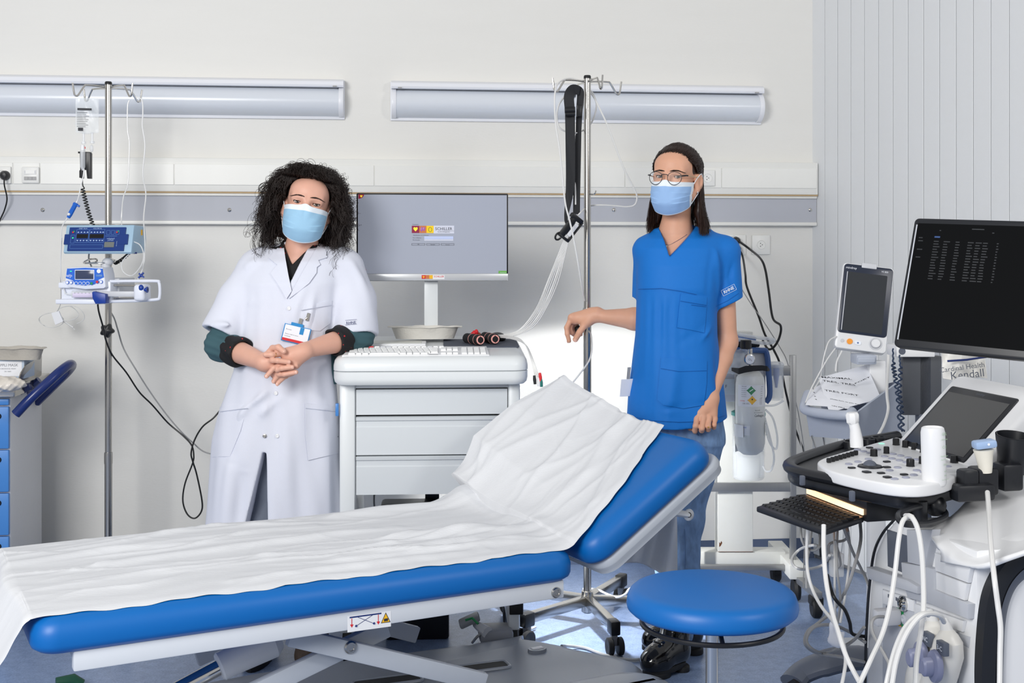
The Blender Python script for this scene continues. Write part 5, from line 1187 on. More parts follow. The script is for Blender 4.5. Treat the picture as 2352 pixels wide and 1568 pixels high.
# --- shirt under the coat, then the coat
zs = [py_z(y) for y in (578, 600, 650, 750, 850, 940, 1010, 1100, 1220, 1300)]
cl = [612, 566, 556, 556, 541, 508, 492, 481, 470, 465]; cr_ = [772, 800, 790, 770, 769, 777, 780, 783, 786, 788]
cxs = [(px_x(a) + px_x(b)) / 2 for a, b in zip(cl, cr_)]; hw = [(px_x(b) - px_x(a)) / 2 for a, b in zip(cl, cr_)]
cdep = [.07, .1, .122, .125, .125, .135, .14, .145, .15, .15]; cyc = [.03, .025, .01, 0, 0, 0, 0, 0, 0, 0]
def sleeve(P, pts, rs, k=.02): return chain(P, pts, rs, k)
slR = [shR, D(552, 690, 4.1), D(513, 762, 4.06)]; slL = [shL, D(812, 690, 4.11), D(818, 764, 4.08)]
def dr_coat(P, full=False):
    d = column(P, zs, cxs, cyc, hw, cdep, 0, 2.4)
    d = smin(d, within(P, (-.32, -.12, 1.15), (.36, .2, 1.42), lambda Q: smin(cone(Q, D(690, 592, 4.13), D(596, 612, 4.13), .062, .058), cone(Q, D(690, 592, 4.13), D(788, 612, 4.13), .062, .058), .03)), .04)
    for s_, rs in ((slR, [.068, .072, .072]), (slL, [.068, .074, .074])):
        e = sleeve(P, s_, rs); ax = (s_[2] - s_[1]).normalized(); cut = (P - A3(s_[2])) @ A3(ax)
        e = np.maximum(e, cut - .012); inner = cone(P, s_[2] - ax * .05, s_[2] + ax * .06, .04, .068); e = smax(e, -inner, .004)
        d = smin(d, e, .02)
    x, y, z = P[:, 0], P[:, 1], P[:, 2]
    # loose folds of the skirt and soft waves elsewhere
    ang = np.arctan2(x - .0, -(y + .0)); low = np.clip((1.02 - z) / .35, 0, 1)
    d = d - .005 * low * np.sin(ang * 7 + 2.2 * np.sin(z * 4)) - .0016 * np.sin(ang * 15 + z * 9) * np.clip((1.3 - z) / .2, 0, 1)
    # front opening of the lapels and the split below the last button
    vx = x - px_x(671); vz = z - py_z(668)
    wd = np.where(vx < 0, -vx / .195, vx / .405)
    V_ = np.maximum(wd - vz, y - .0); d = d if full else smax(d, -V_ * .5, .003)
    sx = x - px_x(622); sz = py_z(1024) - z; spl = np.maximum(np.maximum(-sx - .23 * sz, sx - .012 - .03 * sz), y + .02); d = smax(d, -np.maximum(spl, -sz) * .8, .003)
    return d
R_ = []
def fold(pts, w_, a): R_.append(([D(*p) for p in pts], w_, a * 2.2))
for pts, w_, a in (([(590, 700, 3.98), (555, 745, 3.98)], .012, -.006), ([(575, 690, 4.0), (520, 730, 3.98)], .012, .006), ([(580, 715, 3.98), (530, 745, 3.98), (490, 745, 4.0)], .011, .007), ([(560, 660, 3.99), (575, 700, 3.98), (600, 690, 3.97)], .012, .005),
                   ([(775, 620, 4.0), (768, 690, 3.98), (762, 740, 3.98)], .01, -.010), ([(560, 600, 4.0), (558, 660, 3.98), (560, 740, 3.98)], .012, -.007), ([(790, 640, 4.0), (780, 700, 4.0)], .014, .006),
                   ([(640, 880, 3.95), (570, 930, 3.95), (530, 970, 3.96)], .02, .007), ([(650, 905, 3.95), (590, 960, 3.95)], .018, .006), ([(720, 880, 3.96), (700, 900, 3.95)], .02, -.004), ([(735, 640, 3.98), (715, 720, 3.97), (690, 790, 3.96)], .02, .006), ([(700, 650, 3.98), (670, 740, 3.97)], .018, .004),
                   ([(705, 1060, 3.95), (698, 1140, 3.95), (696, 1230, 3.95)], .012, -.008), ([(740, 1060, 3.95), (742, 1220, 3.95)], .02, .008), ([(530, 1060, 3.97), (520, 1220, 3.97)], .02, .008), ([(770, 960, 3.98), (776, 1200, 3.98)], .02, -.010), ([(560, 1080, 3.96), (545, 1220, 3.96)], .02, -.006), ([(745, 850, 3.97), (735, 920, 3.97)], .016, -.006), ([(770, 820, 3.98), (765, 900, 3.98)], .014, .008),
                   ([(618, 880, 3.96), (622, 1020, 3.95)], .004, -.004), ([(668, 672, 3.97), (650, 740, 3.97), (628, 860, 3.96), (619, 880, 3.96)], .004, -.0035), ([(600, 590, 4.05), (560, 620, 4.05)], .014, .004), ([(800, 590, 4.06), (830, 640, 4.06), (845, 720, 4.06)], .016, .005)):
    fold(pts, w_, a)
def dr_coat2(P):
    d = dr_coat(P); m = np.abs(d) < .05
    if m.any():
        Q = P[m]; e = d[m]
        for pts, w_, a in R_: e = ridge(Q, e, pts, w_, a)
        d[m] = e
    return d
m_coat = mat('coat_cotton', '#d9dce8', .75, noise=.012, scale=60, bump=.15, bscale=500)
part('coat', nets(dr_coat2, (-.42, -.3, .28), (.42, .26, 1.45), .0042, smooth=2), m_coat, dr.root, sharp=None)
m_seam = mat('coat_hem', '#cbd0de', .75, noise=.02)
dots = bpy.data.materials.new('dotted_black'); dots.use_nodes = True; nt = dots.node_tree; bs = nt.nodes['Principled BSDF']
tc = nt.nodes.new('ShaderNodeTexCoord'); vo = nt.nodes.new('ShaderNodeTexVoronoi'); vo.inputs['Scale'].default_value = 48; nt.links.new(tc.outputs['Object'], vo.inputs['Vector'])
rp = nt.nodes.new('ShaderNodeValToRGB'); rp.color_ramp.interpolation = 'CONSTANT'; rp.color_ramp.elements[0].color = hexc('#b5222b'); rp.color_ramp.elements[1].position = .13; rp.color_ramp.elements[1].color = hexc('#0e0e12'); nt.links.new(vo.outputs['Distance'], rp.inputs[0]); nt.links.new(rp.outputs[0], bs.inputs['Base Color']); bs.inputs['Roughness'].default_value = .8
m_teal = mat('teal_knit', '#3f6068', .85, noise=.06, scale=300, bump=.5, bscale=600, stretch=(1, 1, 3))
def dr_shirt(P):
    d = column(P, [1.0, 1.15, 1.28, 1.36], [.01, .01, .015, .02], [.01, .01, .02, .03], [.16, .165, .15, .1], [.098, .1, .088, .066])
    d = smin(d, cone(P, D(691, 590, 4.125), D(691, 562, 4.13), .066, .062), .03)
    x, y, z = P[:, 0], P[:, 1], P[:, 2]
    vx = x - px_x(677); vz = z - py_z(608); wd = np.where(vx < 0, -vx / .5, vx / .95)
    d = smax(d, -np.maximum((wd - vz) * .6, y - .06), .003)
    return np.maximum(d, -(cone(P, D(691, 600, 4.12), hd.to((0, .03, -.05)), .054, .05)))
part('shirt', nets(lambda P: np.maximum(dr_shirt(P), py_z(643) - P[:, 2] + 0), (-.3, -.2, 1.2), (.3, .25, 1.44), .0035), dots, dr.root, sharp=None)
part('sweater', nets(lambda P: np.maximum(column(P, [.9, 1.15, 1.3], [.01, .01, .015], [.01, .01, .02], [.165, .17, .16], [.1, .102, .094]), P[:, 2] - py_z(641) + .05 * np.abs(P[:, 0])), (-.3, -.2, .88), (.3, .25, 1.34), .005), m_teal, dr.root, sharp=None)
for nm, (a, b, c, cuff) in (('R', (shR, elR, wrR, (.30, .52))), ('L', (shL, elL, wrL, (.30, .52)))):
    e0 = a.lerp(b, .45); e1 = b.lerp(c, cuff[0]); e2 = b.lerp(c, cuff[1]); sgn = 1 if nm == 'R' else 1
    fs = lambda P: smax(smin(cone(P, e0, b, .056, .051), cone(P, b, b.lerp(c, .42), .051, .046), .02) - .0015 * np.sin(P[:, 2] * 240 + P[:, 0] * 60), -cone(P, b.lerp(c, .25), b.lerp(c, .6), .034), .003)
    lo = [min(e0[i], b[i], c[i]) - .075 for i in range(3)]; hi = [max(e0[i], b[i], c[i]) + .075 for i in range(3)]
    cut = lambda P, t0, t1: np.maximum(t0 - ((P - A3(b)) @ A3((c - b).normalized())) / (c - b).length, ((P - A3(b)) @ A3((c - b).normalized())) / (c - b).length - t1) * (c - b).length
    part('sweater_sleeve', nets(lambda P: smax(fs(P), np.where(((P - A3(b)) @ A3((c - b).normalized())) > 0, cut(P, -9, cuff[0] + .04), -1), .004), lo, hi, .0035), m_teal, dr.root, sharp=None)
    cf = lambda P: smax(smax(cone(P, b.lerp(c, .2), b.lerp(c, .6), .0525, .047) - .003 * np.sin(P[:, 0] * 110 + P[:, 2] * 150), cut(P, cuff[0] - .03, cuff[1] - .02), .008), -cone(P, b.lerp(c, .1), b.lerp(c, .8), .0405, .036), .004)
    part('rolled_cuff', nets(cf, lo, hi, .003), dots, dr.root, sharp=None)
# lapels, pockets, buttons, print
P_ = lambda n, poly, off=.004, m=m_coat, th=.003, sp=5: dr.patch(n, lambda Q: dr_full(Q), poly, m, off, sp, th)
def dr_full(P): return dr_coat(P, True)
P_('lapel', [(651, 560), (640, 566), (617, 592), (637, 608), (621, 627), (640, 655), (658, 686), (670, 668), (662, 630), (655, 590)], .007, sp=6)
P_('lapel', [(730, 564), (748, 572), (752, 590), (731, 597), (736, 607), (728, 613), (727, 626), (710, 650), (688, 668), (663, 686), (671, 668), (695, 625), (718, 585)], .007, sp=6)
P_('pocket', [(505, 934), (570, 926), (552, 990), (528, 1048), (487, 1049), (490, 1010)], .004, sp=8); P_('pocket', [(701, 926), (778, 934), (780, 1000), (779, 1040), (708, 1057), (702, 1000)], .005, sp=8); P_('pocket', [(690, 703), (763, 690), (759, 742), (735, 760), (694, 756)], .003, sp=8)
for n, pl in (('pocket_hem', [(505, 945), (568, 937)]), ('pocket_hem', [(702, 937), (777, 945)]), ('pocket_hem', [(691, 712), (762, 700)])): dr.line(n, dr_coat2, pl, .0012, m_seam, .0075)
for px, py in ((634, 903), (637, 1001), (608, 1001), (664, 708)):
    h_ = V(dr.hit(dr_coat2, [(px, py)], .002)[0]); part('button', MB().lathe([(0, .002), (.0035, .002), (.004, .0035), (.0062, .003), (.0068, 0)], 16, Matrix.Translation(h_) @ Rn), m_steel if px == 608 else m_white, dr.root)
h_ = V(dr.hit(dr_coat2, [(806, 741)], .004)[0]); Mt = frame(h_, V((1, 0, -.02)), V((-.1, .1, 1)))
part('sleeve_mark', MB().text('RHNE', .0125, Mt @ Matrix.Rotation(.12, 4, 'Z')).add([Mt @ V(p) for p in ((-.019, -.008, 0), (.019, -.004, 0), (.019, -.003, 0), (-.019, -.007, 0), (-.019, .007, 0), (.019, .011, 0), (.019, .012, 0), (-.019, .008, 0))], [(0, 1, 2, 3), (4, 5, 6, 7), (3, 0, 0 + 4, 7)[:3], (1, 2, 6, 5)]), mat('navy_ink', '#27306a', .7), dr.root)
# trousers and shoes
m_trou = mat('grey_trousers', '#6d7482', .8, noise=.08, scale=50, bump=.3, bscale=300)
def dr_trou(P):
    d = column(P, [.68, .8, .95], [-.02, -.02, -.02], [.02, .02, .02], [.15, .165, .13], [.09, .1, .09])
    for x0, x1 in ((-.09, -.085), (.075, .085)): d = smin(d, chain(P, [V((x0, .0, .72)), V((x0 * .9, .0, .45)), V((x1, .03, .09))], [.085, .068, .055], .03), .03)
    return d - .003 * np.sin(P[:, 2] * 40 + P[:, 0] * 30)
part('trousers', nets(dr_trou, (-.27, -.2, .06), (.27, .2, .98), .007), m_trou, dr.root, sharp=None)
m_sneak = mat('brown_sneaker', '#5a4a3e', .6, noise=.5, scale=70)
for x, nm in ((-.085, 0), (.085, 0)):
    f = lambda P: smax(smin(smin(ell(P, (x, -.11, .035), (.046, .11, .045)), ell(P, (x, .03, .06), (.042, .07, .07)), .04), 9 + 0 * P[:, 0], 0), .018 - P[:, 2], .004)
    s_ = part('shoe', nets(f, (x - .07, -.25, 0), (x + .07, .13, .16), .005), m_sneak, dr.root, sharp=None)
    part('sole', MB().prism([(p[0] * 1.06 + x, p[1] - .06) for p in [(.043 * math.cos(t) * (1.05 if math.sin(t) < 0 else .85), .155 * math.sin(t)) for t in np.linspace(0, 2 * pi, 25)[:-1]]], 0, .024, r=.004), m_rubber, s_)
# curly hair: a dark cap with several thousand coils round it
def hcap(P):
    Q = hd.loc(P); d = ell(Q, (0, .022, .042), (.079, .096, .081)); A = np.abs(Q); A[:, 1:] = Q[:, 1:]
    d = smin(d, ell(A, (.075, .06, -.03), (.04, .035, .075)), .03); d = smin(d, ell(Q, (0, .07, -.05), (.09, .05, .1)), .03)
    fc = smin(ell(Q, (0, -.09, -.02), (.076, .088, .1)), ell(A, (.085, -.0, -.015), (.03, .03, .045)), .01)
    d = smax(d, -fc, .01); return d + .004 * np.sin(Q[:, 0] * 130) * np.sin(Q[:, 2] * 120 + Q[:, 1] * 90)
part('hair_mass', nets(hcap, (hd.c - .2).tolist(), (hd.c + .2).tolist(), .005), m_hairk, dr.root, sharp=None)
rg = np.random.default_rng(11); strands = []
def keep(q, sx, wig):
    if q.y < .012 and q.z < .085 and abs(q.x) < .135:
        lim = .071
        if q.z > .035: lim = .071 * math.sqrt(max(0, 1 - ((q.z - .035) / .052) ** 2))
        if abs(q.x) < lim + .003: q.x = math.copysign(lim + .003 + wig * .008, q.x if abs(q.x) > .01 else sx); q.y = max(q.y, -.03)
        elif q.y < -.045: q.y = -.045
    return q
for i in range(900):
    if i < 640:
        th = rg.uniform(0, 2 * pi); ph = math.acos(rg.uniform(-.4, 1.0)); n_ = V((math.sin(ph) * math.cos(th), math.sin(ph) * math.sin(th), math.cos(ph)))
        if n_.y < -.35 and n_.z < .62 + .25 * (-n_.y - .35) and abs(n_.x) < .86: continue
    else:
        sd = rg.choice((-1, 1)); n_ = V((sd, rg.uniform(-.15, .6), rg.uniform(-.5, .25))).normalized()
    r0 = V((n_.x * .076, .018 + n_.y * .092, .038 + n_.z * .08))
    side = V((n_.x, n_.y * .8, 0)); side = side.normalized() if side.length > .01 else V((1, 0, 0))
    if abs(n_.x) < .3: side = V((rg.choice((-1, 1)) * .8, n_.y, 0)).normalized()
    ln = rg.uniform(.7, 1.12) * (1 - .25 * max(0, n_.z)); drop = max(0, 1 - n_.z)
    if i < 640: tz = 1 - .55 * max(0, n_.z); p1 = r0 + n_ * .022 * ln * tz; p2 = r0 + n_ * .024 * tz + side * rg.uniform(.016, .05) * ln + V((0, 0, .004 - .05 * drop * rg.uniform(.3, 1.2)))
    else: p1 = r0 + side * .012; p2 = r0 + side * rg.uniform(.01, .04) + V((0, rg.uniform(-.01, .01), -rg.uniform(.02, .05)))
    p3 = p2 + side * rg.uniform(-.004, .03) + V((0, 0, -rg.uniform(.02, .08) * (.35 + .75 * drop)))
    p4 = p3 + side * rg.uniform(-.022, .016) + V((0, rg.uniform(-.015, .015), -rg.uniform(.0, .055) * (.25 + drop)))
    C = cr([r0, p1, p2, p3, p4], 13); rad = rg.uniform(.0045, .010); fr = rg.uniform(.4, .75); ph0 = rg.uniform(0, 6.3); sx = side.x
    for m_ in range(9):
        o = V(tuple(rg.normal(0, .0022, 3))); k0 = rad * rg.uniform(.75, 1.2); pp = ph0 + rg.normal(0, .35); ff = fr * rg.uniform(.95, 1.05); out = []; lose = rg.random() < .14; L_ = len(C) - rg.integers(0, 14)
        for j, p in enumerate(C[:L_]):
            t = j / len(C); k = k0 * min(1, t * 3 + .1); a = pp + j * ff; q = p + o * (1 + 2.2 * t * (3 if lose else 1)) + V((math.cos(a) * k, math.sin(a + 1) * k, math.sin(a) * k))
            out.append(pr_w(dr, hd.to(keep(q, sx, abs(math.sin(a))))))
        strands.append(out)
hair('hair_curls', strands, .0007, m_hairk, dr.root, .5)
# badge
bc = [V(dr.hit(dr_coat2, [p], .012)[0]) for p in ((655, 742), (714, 756), (705, 795), (646, 781))]
Mb = frame(sum(bc, V()) / 4, (bc[1] - bc[0]), (bc[0] - bc[3])); Mb = ROOTM[dr.root.name] @ Mb
bd = root('id_badge', 'white and blue identity badge clipped to the chest pocket of the white coat', 'badge', M=Mb)
m_badge = mat('badge_blue', '#1f86c8', .35)
part('holder', MB().box(-.044, .044, -.0285, .0285, -.0015, .001, .0008, seg=1).box(-.024, .016, .026, .037, -.0015, .002, .0008, seg=1), m_badge, bd)
part('card', MB().box(-.041, .041, -.022, .0265, .001, .0022, .0004, seg=1), m_paper, bd); part('red_band', MB().box(-.041, .041, -.0255, -.017, .0022, .0027), m_red, bd); part('blue_square', MB().box(.009, .022, .004, .0262, .0022, .0027), m_badge, bd)
part('lettering', MB().text('Docteur', .0055, Matrix.Translation((-.036, .012, .0027)), align='LEFT').text('Médecin cheffe de service', .0042, Matrix.Translation((-.036, -.003, .0027)), align='LEFT').text('Cardiologie', .0042, Matrix.Translation((-.036, -.01, .0027)), align='LEFT'), m_printg, bd)
part('clip', MB().box(.018, .028, .052, .078, -.001, .004, .001, seg=1).cyl((.016, .055, .004), (.022, .062, .004), .003).box(-.002, .008, .03, .055, -.0005, .0008), m_steel, bd)
# ------------------------------------------------------------------ woman in the blue tunic
nu = Person('person', 'woman with glasses in a blue tunic and jeans, hand on the drip stand', 1560, 4.12)
N = nu.L
nh = Head(N(1552, 410, 4.1), rotm(-25, 2.5, 0), .985, .0047, .074)
nx = lambda px, v=4.12: (px - CX) / F * v - nu.u0
nz = lambda py, v=4.12: CH - (py - HY) / F * v
sR, eR, wR = N(1660, 604, 4.13), N(1671, 785, 4.14), N(1630, 915, 4.02)      # her left arm, hanging
sL, eL, wL = N(1492, 608, 4.17), N(1492, 735, 4.22), N(1377, 726, 4.265)     # her right arm, reaching to the stand
h2 = lambda x, y, v: N(1280 + x / 11.76, 690 + y / 11.76, v)
h3 = lambda x, y, v: N(1560 + x / 10.45, 860 + y / 10.45, v)
NF = [[h2(390, 440, 4.285), h2(255, 730, 4.27), h2(270, 900, 4.268), h2(318, 1090, 4.272)], [h2(420, 500, 4.305), h2(330, 770, 4.29), h2(390, 870, 4.295), h2(450, 925, 4.305)],
      [h2(470, 520, 4.325), h2(390, 740, 4.33), h2(450, 820, 4.33), h2(500, 850, 4.335)], [h2(560, 560, 4.34), h2(480, 800, 4.36), h2(560, 900, 4.36), h2(640, 920, 4.355)]]
NT_ = [h2(900, 520, 4.268), h2(720, 690, 4.25), h2(600, 860, 4.245), h2(490, 1050, 4.25)]
MF = [[h3(420, 1040, 3.985), h3(395, 1230, 3.96), h3(375, 1340, 3.975), h3(380, 1370, 4.0)], [h3(580, 1040, 3.98), h3(545, 1290, 3.955), h3(540, 1340, 3.97), h3(540, 1350, 4.0)],
      [h3(715, 1040, 3.985), h3(700, 1250, 3.962), h3(692, 1315, 3.975), h3(690, 1320, 4.0)], [h3(850, 1060, 3.995), h3(838, 1210, 3.978), h3(832, 1265, 3.99), h3(828, 1270, 4.01)]]
MT = [h3(420, 860, 4.0), h3(340, 1080, 4.005), h3(300, 1190, 4.005), h3(262, 1290, 4.01)]
def nu_hand1(P):
    d = cone(P, h2(1080, 330, 4.27), h2(480, 480, 4.285), .021, .0215)
    d = smin(d, cone(P, h2(1000, 420, 4.27), h2(760, 620, 4.265), .02, .017), .02)
    d = smin(d, cone(P, h2(900, 380, 4.285), h2(480, 520, 4.32), .018, .016), .02)
    d = smin(d, ell(P, h2(370, 450, 4.275), (.011, .01, .011)), .01)
    for f, r in zip(NF, (.0095, .0092, .0088, .008)): d = smin(d, finger(P, f, r, r * .8), .006)
    return smin(d, finger(P, NT_, .0125, .0098), .012)
def nu_hand2(P):
    d = cone(P, h3(760, 560, 4.015), h3(540, 930, 3.995), .023, .02)
    d = smin(d, cone(P, h3(780, 600, 4.015), h3(800, 950, 4.0), .021, .017), .02)
    d = smin(d, cone(P, h3(720, 600, 4.015), h3(470, 900, 4.0), .02, .018), .02)
    for f, r in zip(MF, (.0092, .0092, .0088, .008)): d = smin(d, finger(P, f, r * 1.02, r * .88), .005); d = smin(d, ell(P, tuple(V(f[0]) + V((0, -.004, 0))), (.009, .008, .009)), .008)
    return smin(d, finger(P, MT, .0125, .0085), .01)
def nu_body(P):
    d = within(P, (nh.c - .13).tolist(), (nh.c + .14).tolist(), nh.d)
    nk = lambda Q: smin(cone(Q, nh.to((0, .03, -.07)), N(1552, 540, 4.14), .046, .05), cone(Q, N(1552, 540, 4.14), N(1556, 600, 4.14), .052, .1), .035)
    d = smin(d, within(P, (-.25, -.2, 1.1), (.3, .25, 1.6), nk), .022)
    tr = lambda Q: smin(column(Q, [.72, .9, 1.1, 1.3], [.0, .0, .0, .0], [.02, .02, .02, .02], [.13, .115, .12, .12], [.085, .08, .085, .08]), cone(Q, sR, sL, .036), .05)
    d = smin(d, within(P, (-.3, -.2, .7), (.35, .25, 1.45), tr), .02)
    for (a, b, c), (r1, r2, r3, r4) in (((sR, eR, wR), (.038, .0325, .0335, .0225)), ((sL, eL, wL), (.034, .036, .039, .0215))):
        lo = [min(a[i], b[i], c[i]) - .06 for i in range(3)]; hi = [max(a[i], b[i], c[i]) + .06 for i in range(3)]; mid = b.lerp(c, .3)
        d = smin(d, within(P, lo, hi, lambda Q: smin(cone(Q, a, b, r1, r2), smin(cone(Q, b, mid, r2, r3), cone(Q, mid, c, r3, r4), .01), .02)), .015)
    a, b = N(1285, 800, 4.2), N(1400, 695, 4.4); d = smin(d, within(P, (a.x, a.y - .05, a.z - .02), (b.x, b.y + .05, b.z + .02), nu_hand1), .014)
    a, b = N(1575, 1005, 3.9), N(1665, 895, 4.05); d = smin(d, within(P, (a.x, a.y - .03, a.z - .02), (b.x, b.y + .06, b.z + .02), nu_hand2), .014)
    return d
part('body', nets(nu_body, (-.42, -.38, .68), (.32, .36, 1.72), .0021), m_skin2, nu.root, sharp=None)
nh.details(nu, mat('brow_hair_dark', '#231712', .6), m_iris, -.001, .0012)
nail(nu, NT_[-2], NT_[-1], .0096, (.0, -1, -.2)); nail(nu, NF[0][-2], NF[0][-1], .0076, (-1, -.3, 0)); nail(nu, NF[2][-2], NF[2][-1], .007, (0, -1, .3))
face_mask(nu, nh, m_maskb, m_maske, nu_body, .071, -.017, -.128, seed=4)
part('finger_ring', MB().tube([h3(705 + 82 * math.cos(t), 1265 + 14 * math.sin(t), 3.968 - .0115 * math.sin(t)) for t in np.linspace(0, 2 * pi, 21)[:-1]], .0013, 6, closed=True).ball(h3(700, 1262, 3.952), .0028, 8), mat('gold', '#c99a4a', .2, 1), nu.root)
e = V(nh.to((.079, .0, -.045))); part('ear_stud', MB().ball(e, .0035, 10), m_chrome, nu.root)
# --- tunic
zt = [nz(y) for y in (532, 548, 570, 610, 660, 710, 770, 840, 900, 955, 985)]
tl = [1512, 1484, 1467, 1463, 1463, 1462, 1460, 1453, 1446, 1442, 1441]; tr_ = [1628, 1652, 1668, 1662, 1650, 1645, 1646, 1653, 1661, 1668, 1670]
txs = [(nx(a) + nx(b)) / 2 for a, b in zip(tl, tr_)]; thw = [(nx(b) - nx(a)) / 2 for a, b in zip(tl, tr_)]
tdp = [.07, .092, .108, .122, .128, .128, .13, .138, .145, .15, .152]; tyc = [.03, .025, .02, .01, 0, 0, 0, 0, 0, 0, 0]
def nu_tunic(P):
    d = column(P, zt, txs, tyc, thw, tdp, 0, 2.3)
    sh = lambda Q: smin(cone(Q, N(1556, 540, 4.15), N(1664, 578, 4.13), .05, .052), cone(Q, N(1556, 540, 4.15), N(1486, 572, 4.15), .05, .046), .02)
    d = smin(d, within(P, (-.3, -.15, 1.2), (.3, .2, 1.46), sh), .03)
    for pts, rs, nrm in (([N(1662, 578, 4.13), N(1668, 640, 4.13), N(1671, 712, 4.13)], [.054, .052, .054], (.42, 0, -.9)), ([N(1488, 578, 4.16), N(1483, 630, 4.18), N(1482, 700, 4.2)], [.046, .044, .046], (-.1, 0, -1))):
        e = chain(P, pts, rs); c = pts[2] + V((.0, 0, .021 if nrm[0] > 0 else .02)); n_ = V(nrm).normalized(); cut = (P - A3(c)) @ A3(n_)
        e = np.maximum(e, cut); ax = (pts[2] - pts[1]).normalized(); e = smax(e, -cone(P, c - ax * .06, c + ax * .06, .036, .051), .004); d = smin(d, e, .014)
    x, y, z = P[:, 0], P[:, 1], P[:, 2]
    ang = np.arctan2(x, -y); low = np.clip((nz(672) - z) / .04, 0, 1) * np.clip((z - nz(900)) / .25, .25, 1)
    d = d - .0022 * low * np.sin(ang * 26 + 1.5 * np.sin(z * 7)) * np.exp(-((ang + .55) / .5) ** 2) - .004 * np.clip((nz(760) - z) / .2, 0, 1) * np.sin(ang * 6 + z * 5)
    hem = nz(966) - .010 * np.sin(x * 16 + 2.2) ; d = np.maximum(d, hem - z)
    vx = x - nx(1530); vz = z - nz(590); wd = np.where(vx < 0, -vx / .235, vx / 1.0); d = smax(d, -np.maximum((wd - vz) * .55, y - .03), .003)
    inner = column(P, zt, txs, tyc, [q - .016 for q in thw], [q - .016 for q in tdp], 0, 2.3); d = np.maximum(d, -np.maximum(inner, z - (hem + .035)))
    return d
TF = []
for pts, w_, a in (([(1585, 540, 3.99), (1560, 560, 3.99), (1530, 590, 3.99), (1500, 630, 3.985), (1476, 664, 4.0)], .0045, .0045), ([(1592, 545, 4.0), (1540, 595, 3.98), (1484, 664, 3.99)], .012, .0035), ([(1466, 664, 4.0), (1510, 662, 3.98), (1562, 666, 3.98), (1600, 676, 3.99), (1640, 684, 4.02)], .005, -.006),
                   ([(1500, 560, 4.02), (1482, 600, 4.01), (1472, 650, 4.01)], .008, -.005), ([(1640, 560, 4.04), (1632, 620, 4.01), (1628, 690, 4.0)], .009, -.011), ([(1650, 560, 4.04), (1646, 620, 4.05), (1655, 690, 4.06)], .012, .005), ([(1680, 580, 4.1), (1676, 640, 4.08), (1690, 680, 4.08)], .01, -.005),
                   ([(1634, 735, 4.0), (1600, 765, 3.98), (1560, 790, 3.98)], .012, -.006), ([(1645, 745, 4.02), (1610, 790, 3.98)], .012, .006), ([(1555, 830, 3.98), (1545, 900, 3.97), (1535, 960, 3.97)], .02, .006), ([(1500, 690, 3.98), (1480, 800, 3.98), (1462, 900, 3.99)], .016, .006), ([(1530, 690, 3.98), (1515, 780, 3.97), (1500, 900, 3.97)], .016, .005), ([(1520, 940, 3.97), (1600, 930, 3.97), (1640, 920, 4.0)], .008, -.006), ([(1550, 610, 3.99), (1600, 580, 3.99)], .014, .004), ([(1530, 640, 3.98), (1590, 600, 3.98)], .012, .003), ([(1600, 560, 4.02), (1580, 620, 3.98), (1560, 650, 3.98)], .012, .004), ([(1652, 800, 4.03), (1646, 900, 4.03)], .012, -.006)):
    TF.append(([N(*p) for p in pts], w_, a * 1.4))
def nu_tunic2(P):
    d = nu_tunic(P); m = np.abs(d) < .05
    if m.any():
        Q = P[m]; e = d[m]
        for pts, w_, a in TF: e = ridge(Q, e, pts, w_, a)
        d[m] = e
    return d
m_tun = mat('tunic_blue', '#006fc6', .68, noise=.03, scale=60, bump=.15, bscale=600)
part('tunic', nets(nu_tunic2, (-.28, -.26, .72), (.3, .28, 1.48), .0036, smooth=2), m_tun, nu.root, sharp=None)
m_tuns = mat('tunic_seam', '#005cab', .7, noise=.02)
T_ = lambda n, poly, off=.0035, sp=6: nu.patch(n, nu_tunic2, poly, m_tun, off, sp, .0025)
T_('chest_pocket', [(1564, 674), (1624, 682), (1622, 720), (1618, 764), (1590, 758), (1555, 752), (1559, 715)]); T_('lower_pocket', [(1519, 821), (1624, 828), (1623, 880), (1617, 930), (1570, 938), (1524, 930), (1510, 918), (1514, 870)], .0045, 8)
for q in ([(1563, 691), (1623, 701)], [(1518, 846), (1560, 853), (1623, 851)], [(1444, 955), (1500, 966), (1560, 969), (1620, 967), (1665, 954)], [(1466, 664), (1520, 662), (1562, 668), (1600, 676)], [(1588, 700), (1622, 704)]): nu.line('stitch_line', nu_tunic2, q, .0009, m_tuns, .0055)
nu.line('stitch_line', nu_tunic2, [(1645, 703), (1672, 690), (1697, 673)], .0008, m_tuns, .001)
hm = nu.hit(nu_tunic2, [(1657, 671), (1688, 655), (1690, 668), (1674, 666)], .004); Mq = frame(V(hm[3]), V(hm[1]) - V(hm[0]), V((0, -.1, 1)))
mb = MB().text('RHNE', .0145, Mq, bold=.0004)
for x0, x1, z0, z1 in ((-.025, .025, .0095, .0105), (-.025, .025, -.0105, -.0095), (-.025, -.024, -.0105, .0105), (.024, .025, -.0105, .0105)): mb.add([Mq @ V(p) for p in ((x0, z0, 0), (x1, z0, 0), (x1, z1, 0), (x0, z1, 0))], [(0, 1, 2, 3)])
part('sleeve_mark', mb, mat('ink_white', '#dfe8f5', .6, noise=0), nu.root)
# white badge edge at her side
bd = root('name_badge', 'edge of a white name badge hanging at the hip of the blue tunic', 'badge', M=ROOTM[nu.root.name] @ Matrix.Translation(N(1441, 890, 4.08)) @ Matrix.Rotation(math.radians(25), 4, 'Z') @ Matrix.Rotation(math.radians(10), 4, 'X'))
part('card', MB().box(-.027, .027, -.001, .001, -.03, .03, .0008, seg=1), m_paper, bd); part('strap', MB().box(-.006, .006, -.001, .001, .03, .07), m_cable_g, bd)
